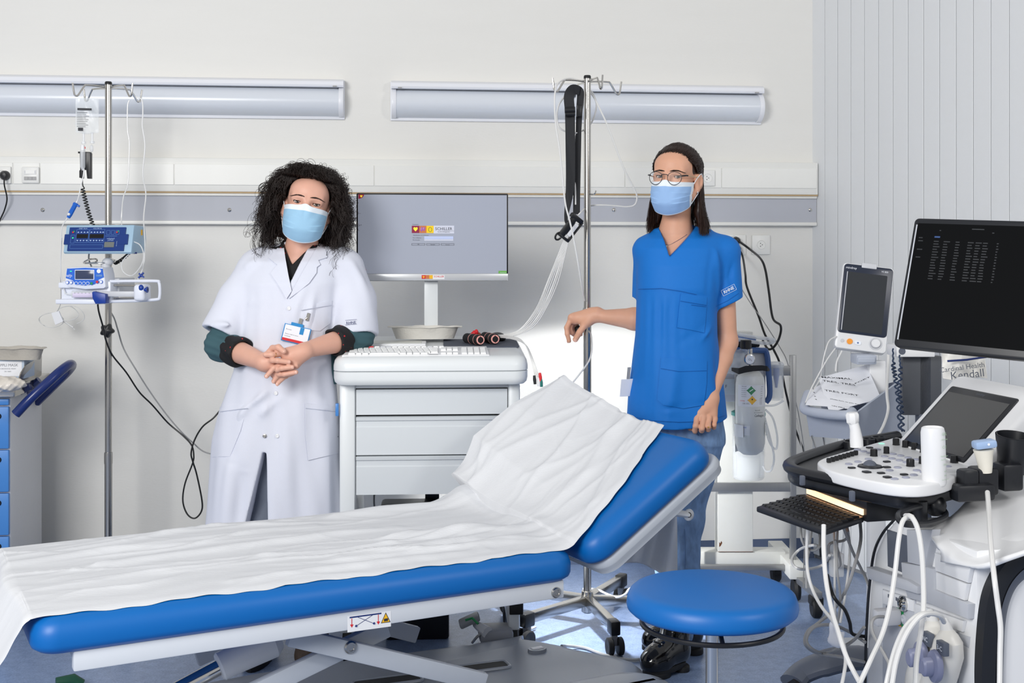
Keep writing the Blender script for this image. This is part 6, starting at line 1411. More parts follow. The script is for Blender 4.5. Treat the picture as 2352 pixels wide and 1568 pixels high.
# --- necklace
nc = [(1519, 545), (1522, 553), (1527, 560), (1532, 562), (1540, 561), (1555, 553), (1568, 545), (1578, 538)]
q = [tuple(map(float, p)) for p in nu.hit(nu_body, nc, .002)]; part('necklace', MB().tube(cr(q, 3), .0006, 5), m_chrome, nu.root)
q = V(nu.hit(nu_body, [(1530, 563)], .003)[0]); part('pendant', MB().add([q + V((.007 * math.cos(t), -.001, .007 * math.sin(t))) for t in np.linspace(pi, 2 * pi, 10)] + [q + V((.007 * math.cos(t), .0005, .007 * math.sin(t))) for t in np.linspace(pi, 2 * pi, 10)], [tuple(range(10)), tuple(range(19, 9, -1))] + [(i, i + 10, i + 11, i + 1) for i in range(9)]), m_steel, nu.root)
# --- glasses
gl = root('glasses', 'round dark-rimmed glasses worn by the woman in the blue tunic', 'glasses', M=ROOTM[nu.root.name] @ Matrix.Translation(V(nh.to((0, -.1, 0)))))
gw = lambda p: ROOTM[nu.root.name] @ V(nh.to(p))
m_gfr = mat('glasses_frame', '#1b1d22', .3); m_lens = mat('lens_clear', '#ffffff', .03, alpha=.06, noise=0)
for sd in (-1, 1):
    rim = [gw((sd * .0325 + .0235 * math.cos(t), -.119 + .006 * (abs(math.cos(t)) if math.cos(t) * sd > 0 else 0), -.004 + .0218 * math.sin(t) + .0015 * math.cos(2 * t))) for t in np.linspace(0, 2 * pi, 37)[:-1]]
    part('rim', MB().tube(rim, .0011, 8, closed=True), m_gfr, gl, world=True)
    c = gw((sd * .0325, -.119, -.004)); mb = MB().add([c] + rim, [(0, i + 1, (i + 1) % 36 + 1) for i in range(36)]); part('lens', mb, m_lens, gl, world=True)
    part('hinge', MB().tube([gw((sd * .0545, -.105, .004)), gw((sd * .0655, -.093, .006)), gw((sd * .069, -.086, .006))], .0024, 8), m_gfr, gl, world=True)
    part('temple', MB().tube([gw((sd * .069, -.086, .006)), gw((sd * .076, -.03, .005)), gw((sd * .079, .0, .006)), gw((sd * .08, .025, -.006))], .0017, 8), mat('temple_wood', '#c9ab85', .45), gl, world=True)
part('bridge', MB().tube([gw((-.0125, -.121, .004)), gw((-.006, -.124, .007)), gw((.006, -.124, .007)), gw((.0125, -.121, .004))], .0013, 8), m_gfr, gl, world=True)
# --- straight hair
m_hairb = mat('brown_hair', '#2c1912', .4, noise=.3, scale=25)
def ncap(P):
    Q = nh.loc(P); A = np.abs(Q); A[:, 1:] = Q[:, 1:]
    d = ell(Q, (0, .016, .036), (.0755, .096, .0745)); d = smin(d, ell(Q, (0, .09, .03), (.05, .03, .05)), .04)
    s_ = chain(A, [V((.066, .03, .03)), V((.07, .045, -.04)), V((.072, .05, -.11)), V((.078, .05, -.15))], [.012, .014, .014, .01], .02); d = smin(d, s_, .03); d = smin(d, chain(Q, [V((0, .085, .0)), V((0, .085, -.13))], [.045, .035]), .03)
    fc = ell(Q, (0, -.1, -.05), (.069, .108, .122)); d = smax(d, -fc, .008)
    ear = ell(A, (.09, .0, -.02), (.03, .028, .045)); return smax(d, -ear, .008)
part('hair_mass', nets(ncap, (nh.c - .22).tolist(), (nh.c + .2).tolist(), .004), m_hairb, nu.root, sharp=None)
rg = np.random.default_rng(3); strands = []
def onskull(q, lift=0.0):
    c = V((0, .016, .036)); d = q - c; k = math.sqrt((d.x / .0815) ** 2 + (d.y / .102) ** 2 + (d.z / .0785) ** 2); return c + d * ((1 + lift) / k)
def hairline(a):            # a in -1..1 round the front of the scalp, ear to ear
    b = abs(a); s_ = math.copysign(1, a); K = [(0, 0, -.079, .064), (.3, .03, -.072, .067), (.55, .055, -.05, .059), (.75, .069, -.022, .042), (.88, .0745, -.006, .022), (1, .078, .022, .012)]
    for q0, q1 in zip(K[:-1], K[1:]):
        if b <= q1[0]: t = (b - q0[0]) / (q1[0] - q0[0]); return V((s_ * (q0[1] + (q1[1] - q0[1]) * t), q0[2] + (q1[2] - q0[2]) * t, q0[3] + (q1[3] - q0[3]) * t))
for i in range(4300):
    a = rg.uniform(-1, 1) if rg.random() < .62 else rg.choice((-1, 1)) * rg.uniform(.62, 1); adv = rg.uniform(0, 1) ** 2.1; r_ = hairline(a); sd = 1 if a > 0 else -1; b = abs(a)
    top = onskull(V((r_.x * (.95 - .15 * (1 - b)), r_.y * .35 + .05 + .02 * rg.random(), .12 - .09 * b)), .005 + .03 * rg.random())
    r0 = onskull(r_, .0) if adv < .15 else onskull(r_.lerp(top, adv * .9), .015)
    wx = rg.uniform(.3, 1.0) if b < .5 else rg.uniform(.75, 1.0)
    drop = V((sd * (.03 + .066 * wx) if b > .2 else sd * .07 * wx, .118 - .075 * wx * wx + .01 * rg.normal(), -.005)); drop = onskull(drop, .06 + .06 * rg.random())
    low = V((drop.x * 1.06 + sd * .006, drop.y * .9 + .004, -.085)); end = V((drop.x * ((1.1 + .32 * rg.random()) if sd > 0 else (.95 + .1 * rg.random())) + sd * .008, drop.y * .8 - .006 + rg.normal() * .006, -.148 - .045 * rg.random()))
    if wx > .88 and rg.random() < .5: low.y -= .02; end.y -= .035
    C = cr([r0, r0.lerp(top, .5) if adv > .5 else onskull(r0.lerp(top, .5), .012), top, drop, low, end], 6); ph0 = rg.uniform(0, 6); fl = rg.random() < .06; out = []
    for j, p in enumerate(C):
        q = p + V((math.sin(j * .35 + ph0), math.cos(j * .3 + ph0), 0)) * (.0006 if not fl else .004)
        if j < len(C) * .55: 
            c = V((0, .016, .036)); e_ = q - c; kk_ = math.sqrt((e_.x / .0785) ** 2 + (e_.y / .099) ** 2 + (e_.z / .0775) ** 2); q = q if kk_ > 1 or j == 0 else c + e_ / kk_
        out.append(pr_w(nu, nh.to(q)))
    strands.append(out)
hair('hair_strands', strands, .0006, m_hairb, nu.root, .45)
# --- jeans and boots
m_jean = mat('blue_denim', '#7796bf', .8, noise=.55, scale=55, bump=.4, bscale=420, stretch=(1, 1, .45)); m_jeans = mat('denim_seam', '#5d7ba6', .8, noise=.1)
kR, aR = N(1578, 1200, 4.1), N(1560, 1462, 3.96); kL, aL = N(1520, 1220, 4.2), N(1572, 1470, 4.14)
def nu_jean(P):
    d = column(P, [.7, .78, .86, .95], [nx(1556)] * 4, [.01] * 4, [.155, .155, .145, .13], [.11, .105, .1, .09], 0, 2.3)
    a = chain(P, [N(1608, 1010, 4.12), kR, N(1574, 1330, 4.05), aR], [.082, .05, .046, .042], .03); b = chain(P, [N(1508, 1010, 4.12), kL, aL], [.082, .054, .044], .03)
    d = smin(d, smin(a, b, .006), .02)
    return d - .0025 * np.sin(P[:, 2] * 55 + 3 * np.sin(P[:, 0] * 25)) * np.exp(-((P[:, 2] - .5) / .18) ** 2) - .003 * np.sin(P[:, 2] * 70 + P[:, 0] * 40) * np.clip((.3 - P[:, 2]) / .15, 0, 1)
part('jeans', nets(nu_jean, (-.3, -.3, .07), (.25, .2, .96), .005), m_jean, nu.root, sharp=None)
nu.line('denim_seam_line', nu_jean, [(1598, 985), (1604, 1000)], .0015, m_jeans, .001); nu.line('denim_seam_line', nu_jean, [(1572, 1215), (1574, 1260), (1573, 1312)], .0016, m_jeans, .001)
m_boot = mat('black_patent', '#0b0b0d', .12, coat=.6, noise=.1)
def boot(heel, toe, ank, name_):
    h0 = nu_fl(*heel); t0 = nu_fl(*toe); a = V(ank); d_ = (t0 - h0); L_ = d_.length; x = d_.normalized(); sdv = V((-x.y, x.x, 0))
    pt = lambda f, z: h0 + x * (f * L_) + V((0, 0, z))
    fn = lambda P: smax(smin(smin(chain(P, [pt(.16, .06), pt(.5, .062), pt(.72, .05), pt(.88, .045)], [.038, .037, .041, .036], .035), cone(P, pt(.22, .07), V((a.x, a.y, .2)), .042, .046), .03), cone(P, pt(.45, .08), V((a.x, a.y, .19)) + x * .01, .026, .032), .03), .024 - P[:, 2], .003)
    lo = [min(h0[i], t0[i], a[i]) - .09 for i in range(2)] + [0]; hi = [max(h0[i], t0[i], a[i]) + .09 for i in range(2)] + [.27]
    cutf = lambda P: np.maximum(fn(P), P[:, 2] - .215)
    b = part('boot', nets(cutf, lo, hi, .003), m_boot, nu.root, sharp=None)
    pl = []
    for t in np.linspace(0, 2 * pi, 33)[:-1]:
        c, s_ = math.cos(t), math.sin(t); wd = .048 if c > 0 else .042; p = h0 + x * (L_ * .52 + c * L_ * .56) + sdv * s_ * wd * (1 - .12 * abs(c) ** 6); pl.append((p.x, p.y))
    part('sole', MB().prism(pl, .016, .034, r=.003), m_rubber, b)
    hl = [(h0 + x * (L_ * .12 + c * L_ * .19) + sdv * s_ * .041) for c, s_ in [(math.cos(t), math.sin(t)) for t in np.linspace(0, 2 * pi, 21)[:-1]]]; part('heel', MB().prism([(p.x, p.y) for p in hl], 0, .018, r=.002), m_rubber, b)
    fl = [(h0 + x * (L_ * .74 + c * L_ * .3) + sdv * s_ * .044) for c, s_ in [(math.cos(t), math.sin(t)) for t in np.linspace(0, 2 * pi, 21)[:-1]]]; part('tread', MB().prism([(p.x, p.y) for p in fl], 0, .018, r=.002), m_rubber, b)
    for i in range(4):
        f = .66 - .1 * i; z = .095 + .022 * i + (.012 if i > 2 else 0); c = pt(f, z); O = np.array([c + sdv * q + x * .1 + V((0, 0, .1)) for q in np.linspace(-.024, .024, 9)], dtype=np.float32); Dv = np.repeat(np.array([(-x - V((0, 0, 1))).normalized()], dtype=np.float32), 9, 0)
        H = march(cutf, O, Dv, 0, .3, 60); part('lace', MB().tube([V(map(float, q)) + (x + V((0, 0, 1))) * .001 for q in H], .0021, 6), m_rubber, b)
        for q in (1, 7): part('eyelet', MB().ball(V(map(float, H[q])) + (x + V((0, 0, 1))) * .001, .0028, 8), m_chrome, b)
    return b
def nu_fl(px, py): p = ROOTM[nu.root.name].inverted() @ G(px, py, 0); return V((p.x, p.y, 0))
boot((1568, 1534), (1487, 1557), aR, 'a'); boot((1606, 1497), (1484, 1502), aL, 'b')
# ------------------------------------------------------------------ oxygen trolley beside the slatted partition
m_alur = mat('anodised_aluminium', '#a2a3a4', .35, .75, noise=.04, scale=80, stretch=(1, 1, .1))
m_enam = mat('white_enamel', '#e4e4de', .35, noise=.02)
m_devb = mat('device_blue', '#46659c', .4, noise=.03)
m_teal2 = mat('teal_lid', '#55b3a8', .35)
v_ = 4.75
ox = root_at('equipment_trolley', 'silver rail trolley on black wheels in front of the slatted partition', 'trolley', 1715, 1300, v_, z=0)
xx = lambda px, v=v_: (px - 1715) * v / 2800
zz_ = lambda py, v=v_: 1.34 - (py - 580) * v / 2800
for px in (1821, 1598): part('post', MB().box(xx(px) - .0115, xx(px) + .0115, -.0115, .0115, .07, zz_(815), .002), m_alur, ox)
part('lower_rail', MB().box(xx(1598), xx(1815), -.008, .008, zz_(1128), zz_(1108), .001), m_alur, ox)
part('upper_rail', MB().box(xx(1598), xx(1815), -.008, .008, zz_(862), zz_(840), .001), m_alur, ox)
mb = MB().text('Medirail', .008, FRT(xx(1784), -.0085, zz_(847))).text('ISO 9001', .007, FRT(xx(1784), -.0085, zz_(855))); part('lettering', mb, m_printg, ox)
part('base_rail', MB().box(xx(1598), xx(1815), -.012, .012, zz_(1308), zz_(1296), .002), m_alur, ox)
for px in (1821, 1598):
    l = part('base_leg', MB().box(xx(px) - .014, xx(px) + .014, -.3, .25, .075, .1, .002, Matrix.Translation((xx(px), 0, 0)) @ Matrix.Rotation(math.radians(5), 4, 'Z') @ Matrix.Translation((-xx(px), 0, 0))), m_alur, ox)
    for yy in (-.27, .22):
        x_ = xx(px) - yy * .087; part('caster', MB().lathe([(0, -.018), (.03, -.018), (.037, -.012), (.037, .012), (.03, .018), (0, .018)], 22, Matrix.Translation((x_, yy, .037)) @ Matrix.Rotation(pi / 2, 4, 'Y')).box(x_ - .024, x_ + .024, yy - .02, yy + .03, .045, .078, .006), m_rubber, l)
ws = root_at('white_stand', 'chipped white enamel column stand behind the oxygen bottle', 'stand', 1686, 1260, 4.86, z=0)
x2 = lambda px: (px - 1686) * 4.86 / 2800; z2 = lambda py: 1.34 - (py - 580) * 4.86 / 2800
part('column', MB().box(x2(1645), x2(1725), -.04, .04, z2(1262), z2(760), .003), m_enam, ws)
part('base_beam', MB().box(x2(1560), x2(1800), -.035, .05, z2(1292), z2(1262), .004), m_enam, ws)
for px in (1560, 1805): part('foot_beam', MB().box(x2(px) - .03, x2(px) + .03, -.2, .2, z2(1300), z2(1268), .004), m_enam, ws); 
for px in (1560, 1805):
    for yy in (-.17, .17): part('caster', MB().lathe([(0, -.012), (.04, -.012), (.045, 0), (.04, .012), (0, .012)], 20, Matrix.Translation((x2(px), yy, .045)) @ Matrix.Rotation(pi / 2, 4, 'Y')), m_rubber, ws)
part('rust_spot', MB().add([(x2(1648) + dx, -.0405, z2(1250) + dz) for dx, dz in ((0, 0), (.006, .004), (.012, .016), (.008, .024), (.004, .014), (.0, .02))], [(0, 1, 2, 3, 4, 5)]).box(x2(1645), x2(1725), -.041, -.04, z2(1261.5), z2(1260.5)), mat('rust', '#6b4226', .8, noise=.3), ws, label='brown rust stain at the foot')
# suction unit with blue frame, behind the bottle
su = root_at('suction_unit', 'grey suction unit with a rounded blue frame behind the oxygen bottle', 'suction unit', 1712, 925, 4.66)
x3 = lambda px: (px - 1712) * 4.66 / 2800; z3 = lambda py: -(py - 925) * 4.66 / 2800
part('case', MB().box(x3(1655), x3(1757), -.02, .1, z3(922), z3(800), .01), m_ltgrey, su)
part('blue_frame', MB().tube(cr([(x3(1650), -.03, z3(803)), (x3(1740), -.03, z3(803)), (x3(1757), -.03, z3(810)), (x3(1762), -.03, z3(860)), (x3(1764), -.03, z3(905)), (x3(1755), -.03, z3(922))], 5), .011, 8), m_devb, su)
part('blue_top', MB().box(x3(1650), x3(1735), -.02, .09, z3(800), z3(772), .006), m_devb, su); part('handle', MB().box(x3(1690), x3(1742), -.03, .0, z3(796), z3(783), .006), m_black, su)
part('letter_card', MB().box(x3(1652), x3(1690), -.036, -.028, z3(904), z3(868), .002), mat('pale_grey_card', '#c9d2d6', .5), su); part('lettering', MB().text('F', .017, FRT(x3(1664), -.0375, z3(885))), m_print, su)
part('tube', MB().tube(cr([(x3(1690), -.06, z3(765)), (x3(1730), -.07, z3(772)), (x3(1768), -.07, z3(777)), (x3(1758), -.06, z3(785)), (x3(1720), -.06, z3(782)), (x3(1680), -.05, z3(775))], 6), .007, 8), m_clear2, su)
def crumple(P):
    d = rbox(P, (0, 0, 0), (.06, .018, .05), .012); return d + .006 * np.sin(P[:, 0] * 100 + P[:, 2] * 70) * np.sin(P[:, 2] * 120 - P[:, 0] * 60)
r = root_at('plastic_bag', 'crumpled clear plastic bag hanging by the oxygen gauge', 'bag', 1685, 830, 4.6); part('film', nets(crumple, (-.09, -.05, -.08), (.09, .05, .08), .006), m_clear, r)
# suction jars
def jar(name, label, px, top, bot, v, rad, lid):
    r = root_at(name, label, 'jar', px, bot, v); h = (bot - top) * v / 2800
    part('vessel', MB().lathe([(0, .003), (rad * .9, .003), (rad * .97, .01), (rad, h), (rad - .002, h), (rad * .95, .012), (0, .006)], 32), m_clear, r)
    if lid: part('lid', MB().lathe([(0, h + .012), (rad * .8, h + .012), (rad * 1.05, h + .004), (rad * 1.06, h - .008), (rad, h - .01)], 32), lid, r)
    return r
jar('suction_jar', 'clear suction jar with a teal lid hanging under the oxygen bottle', 1719, 948, 1100, 4.7, .062, m_teal2)
j2 = jar('suction_jar', 'small clear suction jar at the right end of the silver rail', 1783, 838, 920, 4.68, .028, m_clear2)
part('filter', MB().cyl((.0, 0, .1), (.0, 0, .135), .012, n=12).cyl((.0, 0, .05), (0, 0, .1), .004, .012, n=12), m_blueclip, j2)
tb = root('oxygen_tubing', 'clear oxygen tubing hanging in loops beside the oxygen bottle', 'tubing', W(1770, 1000, 4.6))
for pts in ([(1758, 940), (1775, 960), (1785, 1000), (1783, 1030), (1770, 1020), (1760, 990), (1756, 955)], [(1757, 960), (1770, 1010), (1778, 1050), (1772, 1078), (1760, 1082), (1752, 1070)], [(1800, 920), (1780, 930), (1755, 932)]): part('tube', MB().tube(cr([W(x, y, 4.6 + .01 * i) for i, (x, y) in enumerate(pts)], 6), .004, 7), m_clear2, tb, world=True)
thing('floor_lead', 'thin grey lead dropping from the blue framed unit past the silver post', 'cable', MB().tube(cr([W(1690, 640, 5.0), W(1720, 690, 4.95), W(1755, 740, 4.9), W(1790, 795, 4.85), W(1808, 830, 4.83), W(1818, 880, 4.83), W(1836, 960, 4.85), W(1850, 1060, 4.95), W(1856, 1180, 5.0), W(1860, 1270, 5.02)], 6), .0022, 6), m_cable_g)
# oxygen bottle in its holder
m_bot = mat('bottle_white', '#dddfdd', .3, noise=.015)
r = root_at('oxygen_bottle', 'white oxygen bottle with hazard diamonds, gauge and black knob on the rail', 'gas bottle', 1723, 1045, 4.56)
k_ = 4.56 / 2800; zb_ = lambda py: -(py - 1045) * k_; xb_ = lambda px: (px - 1723) * k_; RB = 33.5 * k_
part('cylinder', MB().lathe([(0, .0), (RB * .5, .004), (RB * .85, .018), (RB, .045), (RB, zb_(882)), (RB * .93, zb_(866)), (RB * .7, zb_(854)), (RB * .35, zb_(848)), (.016, zb_(845)), (0, zb_(845))], 40), m_bot, r, sharp=60)
part('valve', MB().lathe([(.012, zb_(850)), (.012, zb_(838)), (.009, zb_(836)), (.009, zb_(800)), (0, zb_(800))], 18).cyl((0, -.0, zb_(822)), (0, -.035, zb_(822)), .007), m_chrome, r)
part('gauge', MB().lathe([(0, .0), (.0195, 0), (.0205, .003), (.0205, .016), (.016, .018), (0, .018)], 26, Matrix.Translation((xb_(1715), -.045, zb_(822))) @ Rn @ Matrix.Rotation(pi, 4, 'X') @ Matrix.Rotation(pi, 4, 'X')), m_chrome, r)
part('gauge_face', MB().cyl((xb_(1715), -.0655, zb_(822)), (xb_(1715), -.063, zb_(822)), .0165, n=24), m_printw, r); part('gauge_lettering', MB().text('O₂', .011, FRT(xb_(1715), -.0665, zb_(822))), m_printg, r)
part('knob', MB().lathe([(0, zb_(780)), (.019, zb_(780.5)), (.021, zb_(782)), (.0215, zb_(799)), (.018, zb_(801)), (0, zb_(801))], 20, Matrix.Translation((xb_(1713), 0, 0))), m_black, r)
part('collar_strap', MB().grid([[(xb_(px), y + .03 * math.sin((px - 1678) / 87 * pi) * -1, zb_(py)) for py in pys] for px, pys, y in [(1678, (843, 850), -.02), (1690, (842, 856), -.045), (1706, (837, 852), -.03), (1722, (836, 849), -.03), (1745, (836, 848), -.03), (1757, (838, 850), -.035), (1765, (846, 851), -.02)]], thick=.006), m_web, r)
def lab(px0, px1, py0, py1, m, off=.0006, nm='label'):
    a0 = math.asin(max(-.99, min(.99, xb_(px0) / RB))) - pi / 2; a1 = math.asin(max(-.99, min(.99, xb_(px1) / RB))) - pi / 2
    return part(nm, MB().lathe([(RB + off, zb_(py1)), (RB + off, zb_(py0))], 20, a0=a0, a1=a1), m, r)
lab(1693, 1753, 881, 930, mat('label_white', '#e6e8ec', .5)); lab(1691, 1716, 973, 995, mat('label_white', '#e6e8ec', .5)); 
def dia(px, py, s, m, off, nm='hazard_diamond'):
    P4 = [(px, py - s), (px + s, py), (px, py + s), (px - s, py)]; f = lambda q: (xb_(q[0]), -math.sqrt((RB + off) ** 2 - xb_(q[0]) ** 2), zb_(q[1])); g = [f(q) for q in P4]; c = f((px, py)); part(nm, MB().add([c] + g, [(0, 1, 2), (0, 2, 3), (0, 3, 4), (0, 4, 1)]), m, r)
dia(1719, 893, 10.5, m_print, .0009); dia(1719, 893, 10, m_green, .0014); dia(1721, 915, 10.5, m_print, .0009); dia(1721, 915, 10, m_yellow, .0014)
part('flame_mark', MB().ball((xb_(1721), -RB - .0018, zb_(913)), .0028, 8, (1, .2, 1.2)), m_print, r); part('bottle_mark', MB().cyl((xb_(1715), -RB - .0016, zb_(895)), (xb_(1723), -RB - .0016, zb_(890)), .0016, n=6), m_printw, r)
mb = MB()
def tx(t, px, py, sz, m=None):
    x = xb_(px); a = math.asin(max(-.95, min(.95, x / RB))); mb.text(t, sz, Matrix.Rotation(a, 4, 'Z') @ FRT(0, -RB - .0016, zb_(py)), align='CENTER', sx=.9)
tx('UN 1072', 1708, 923, .0075); tx('Carbagas', 1737, 950, .0125); tx('Sauerstoff', 1733, 938, .0055); tx('Nur im Originalzustand', 1735, 943, .0042); tx('Sauerstoff', 1704, 884, .005); tx('INHALT', 1745, 885, .004)
for i in range(5): tx('Druck 200 bar', 1704, 889 + 4.5 * i, .0038); tx('Gefahr', 1743, 890 + 5 * i, .0038)
for i in range(5): tx('EN 1089', 1741, 912 + 3 * i, .0034)
part('lettering', mb, m_print, r, kind='stuff')
mb = MB(); tx('DANGER', 1701, 917, .0055); part('red_lettering', mb, m_red, r)
part('blue_lettering', MB().text('oxymed', .007, Matrix.Rotation(math.asin(xb_(1703) / RB), 4, 'Z') @ FRT(0, -RB - .0016, zb_(977))), m_blueclip, r)
part('bottle_holder', MB().lathe([(RB + .002, zb_(1040)), (RB + .004, zb_(860))], 20, a0=.4, a1=pi - .4).lathe([(RB + .003, zb_(1000)), (RB + .006, zb_(1000)), (RB + .006, zb_(972)), (RB + .003, zb_(972))], 14, a0=pi + .1, a1=pi + .95).lathe([(RB + .003, zb_(997)), (RB + .006, zb_(997)), (RB + .006, zb_(968)), (RB + .003, zb_(968))], 8, a0=-.5, a1=-.05), m_white, r)
part('clear_guard', MB().lathe([(RB + .002, zb_(1046)), (RB + .0025, zb_(860))], 24, a0=pi, a1=2 * pi), mat('guard_clear', '#ffffff', .05, alpha=.07, noise=0), r)
# ------------------------------------------------------------------ vital signs monitor with its basket
v1 = 4.1
o_ = W(1916, 797, v1); M = frame(o_, W(2030, 812, v1 - .03) - o_, W(1949, 604, v1 + .05) - o_)
vm = root('vital_signs_monitor', 'tilted white and navy patient monitor above the grey basket', 'monitor', M=M)
Wm, Hm = (W(2030, 812, v1) - o_).length, (W(1949, 604, v1 + .05) - o_).length
m_nvb = mat('bezel_navy', '#232b3d', .3, noise=.04); m_scd = mat('screen_dark', '#33363a', .12, noise=.02)
part('case', MB().prism(rrect(0, Wm, 0, Hm, .012), -.055, 0, r=.005), m_white, vm)
part('bezel', MB().prism(rrect(.004, Wm - .003, Hm * .18, Hm - .003, .012), -.002, .003, r=.002), m_nvb, vm)
part('screen', MB().prism(rrect(.02, Wm - .02, Hm * .21, Hm - .03, .003), .003, .0036), m_scd, vm)
part('screen_edge', MB().box(.0155, .018, Hm * .21, Hm - .03, .003, .0042), m_ltgrey, vm)
part('lettering', MB().text('mindray', .011, Matrix.Translation((.028, Hm - .0165, .0037)), align='CENTER').text('VS 800', .008, Matrix.Translation((Wm - .03, Hm - .0175, .0037))), m_printw, vm, kind='stuff')
part('alarm_light', MB().box(Wm * .36, Wm * .66, Hm - .012, Hm + .006, -.02, .005, .003), m_ltgrey, vm)
part('orange_button', MB().cyl((.048, .026, -.001), (.048, .026, .004), .0095, n=20), m_orange, vm); part('button', MB().cyl((.024, .026, -.001), (.024, .026, .0025), .006, n=14), m_ltgrey, vm)
part('button', MB().prism(rrect(.064, .086, .018, .031, .006), -.001, .003), m_printw, vm); part('button_mark', MB().cyl((.075, .0245, .003), (.075, .0245, .0035), .003, n=8), m_devb, vm)
part('dial', MB().lathe([(.016, 0), (.0155, .008), (.013, .011), (0, .011)], 24, Matrix.Translation((Wm - .036, .03, 0))), m_white, vm); part('dial_ring', MB().lathe([(.0205, .0), (.0205, .003), (.0165, .003)], 24, Matrix.Translation((Wm - .036, .03, 0))), m_ltgrey, vm)
bk = root_at('basket_stand', 'grey storage basket on a white pole below the patient monitor', 'basket', 1960, 1000, 4.05)
s_ = 4.05 / 2800; x4 = lambda px: (px - 1960) * s_; z4 = lambda py: -(py - 1000) * s_
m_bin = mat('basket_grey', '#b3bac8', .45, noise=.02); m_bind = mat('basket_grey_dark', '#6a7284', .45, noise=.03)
part('pole', MB().box(x4(2003), x4(2042), .03, .07, z4(1600), z4(830), .006), m_white, bk)
part('pole_bracket', MB().box(x4(1964), x4(2010), -.02, .06, z4(836), z4(814), .005).box(x4(1966), x4(2006), -.025, .02, z4(832), z4(818), .004), m_bin, bk)
fr = [(1858, 948), (1960, 958), (2062, 905)]
rowsb = [[V(W(1853, 940, 4.0)), V(W(1957, 952, 3.85)), V(W(2058, 878, 4.0)), V(W(2075, 872, 4.15))], [V(W(1862, 1000, 4.02)), V(W(1955, 1006, 3.9)), V(W(2035, 1012, 4.0)), V(W(2060, 1005, 4.12))]]
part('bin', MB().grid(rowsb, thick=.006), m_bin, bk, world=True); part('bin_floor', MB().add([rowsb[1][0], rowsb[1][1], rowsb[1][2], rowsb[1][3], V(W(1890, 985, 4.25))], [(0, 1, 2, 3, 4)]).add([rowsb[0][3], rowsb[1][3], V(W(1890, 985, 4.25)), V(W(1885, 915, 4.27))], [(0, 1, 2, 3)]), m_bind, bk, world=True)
part('handle_bar', MB().tube(cr([W(1856, 905, 4.1), W(1848, 930, 4.0), W(1853, 942, 3.96), W(1900, 951, 3.88), W(1945, 953, 3.82), W(1958, 945, 3.84)], 6), .016, 12), m_bin, bk, world=True)
for px, q in ((1864, 1885), (1890, 1900), (1938, 1945)): part('rod', MB().tube([W(px, 1000, 4.0), W(q, 1060, 3.98)], .0025, 6), m_alur, bk, world=True)
part('base_leg', MB().box(x4(1930), x4(2110), -.1, .2, z4(1530), z4(1505), .01).cyl((x4(2022), .05, z4(1525)), (x4(2022), .05, z4(1480)), .03), m_ltgrey, bk)
# papers with printed words, lying in the basket
pm_ = root('printed_sheets', 'white sheets printed with an effort scale lying in the grey basket', 'papers', W(1940, 930, 4.0))
def sheet(c, n=10):
    A, B_, C, D_ = [V(W(*q)) for q in c]; rows = []
    for i in range(n + 1):
        t = i / n; rows.append([(A.lerp(B_, s).lerp(D_.lerp(C, s), t)) + V((0, 0, .012 * math.sin(s * pi) * math.sin(t * 3))) for s in np.linspace(0, 1, n + 1)])
    return rows
c1_ = [(1892, 866, 4.12), (1992, 836, 4.12), (2024, 914, 3.97), (1974, 947, 3.86)]; c1_ = [(1880, 868, 4.12), (1990, 838, 4.12), (2024, 916, 3.97), (1905, 948, 3.86)]
part('sheet', MB().grid(sheet(c1_), thick=.0008), m_paper, pm_, world=True); part('sheet', MB().grid(sheet([(1865, 893, 4.12), (1910, 872, 4.13), (1955, 940, 3.88), (1850, 930, 3.93)]), thick=.0008), m_paper, pm_, world=True)
def ptext(t, px, py, v, sz, dx, dy, parent):
    o = W(px, py, v); Mx = frame(o, W(px + dx[0], py + dx[1], v) - o, W(px + dy[0], py + dy[1], v + .13) - o); return MB().text(t, sz, Mx, bold=.0003, sx=1.45)
mbs = MB()
for t, px, py, v, sz, dx in (('MAXIMAL', 1921, 868, 4.06, .016, (50, 3)), ('TRÈS, TRÈS', 1927, 879, 4.03, .0155, (50, 7)), ('FORT', 1981, 873, 4.03, .0155, (48, -22)), ('TRÈS FORT', 1933, 902, 3.965, .0155, (50, 8)), ('plutôt fort, un peu dur', 1940, 922, 3.9, .007, (50, 10)), ('UN PEU', 1925, 934, 3.87, .008, (50, 10))):
    q = ptext(t, px, py, v - .04, sz, dx, (12, -40), None); mbs.add(q.v, q.f)
for n_, px, py in (('7', 1868, 893), ('6', 1870, 901), ('5', 1872, 910), ('4', 1874, 917)): q = ptext(n_, px, py, 3.93, .009, (50, 8), (12, -40), None); mbs.add(q.v, q.f)
part('lettering', mbs, m_print, pm_, world=True, kind='stuff')
# leads of the patient monitor
ld = root('monitor_leads', 'white sensor leads drooping from the patient monitor into the basket', 'cable', W(1900, 850, 4.05))
for pts, rr_ in (([(1921, 772, 4.1), (1905, 782, 4.08), (1896, 805, 4.05), (1888, 840, 4.05), (1883, 870, 4.05), (1865, 900, 4.0)], .0022), ([(1918, 800, 4.08), (1900, 825, 4.06), (1880, 860, 4.04), (1862, 895, 4.0), (1850, 925, 3.97)], .0022), ([(1934, 805, 4.1), (1922, 830, 4.1), (1919, 852, 4.1)], .003), ([(2040, 790, 4.0), (2040, 830, 3.95), (2037, 900, 3.85), (2040, 940, 3.8), (2030, 975, 3.75), (2015, 1003, 3.7)], .0048)): part('lead', MB().tube(cr([W(*q) for q in pts], 6), rr_, 7), m_cable_w, ld, world=True)
part('lead', MB().tube(cr([W(1845, 1350, 4.0), W(1850, 1100, 4.2), W(1836, 1000, 4.3), W(1830, 960, 4.35)], 5), .002, 6), m_cable_g, ld, world=True)
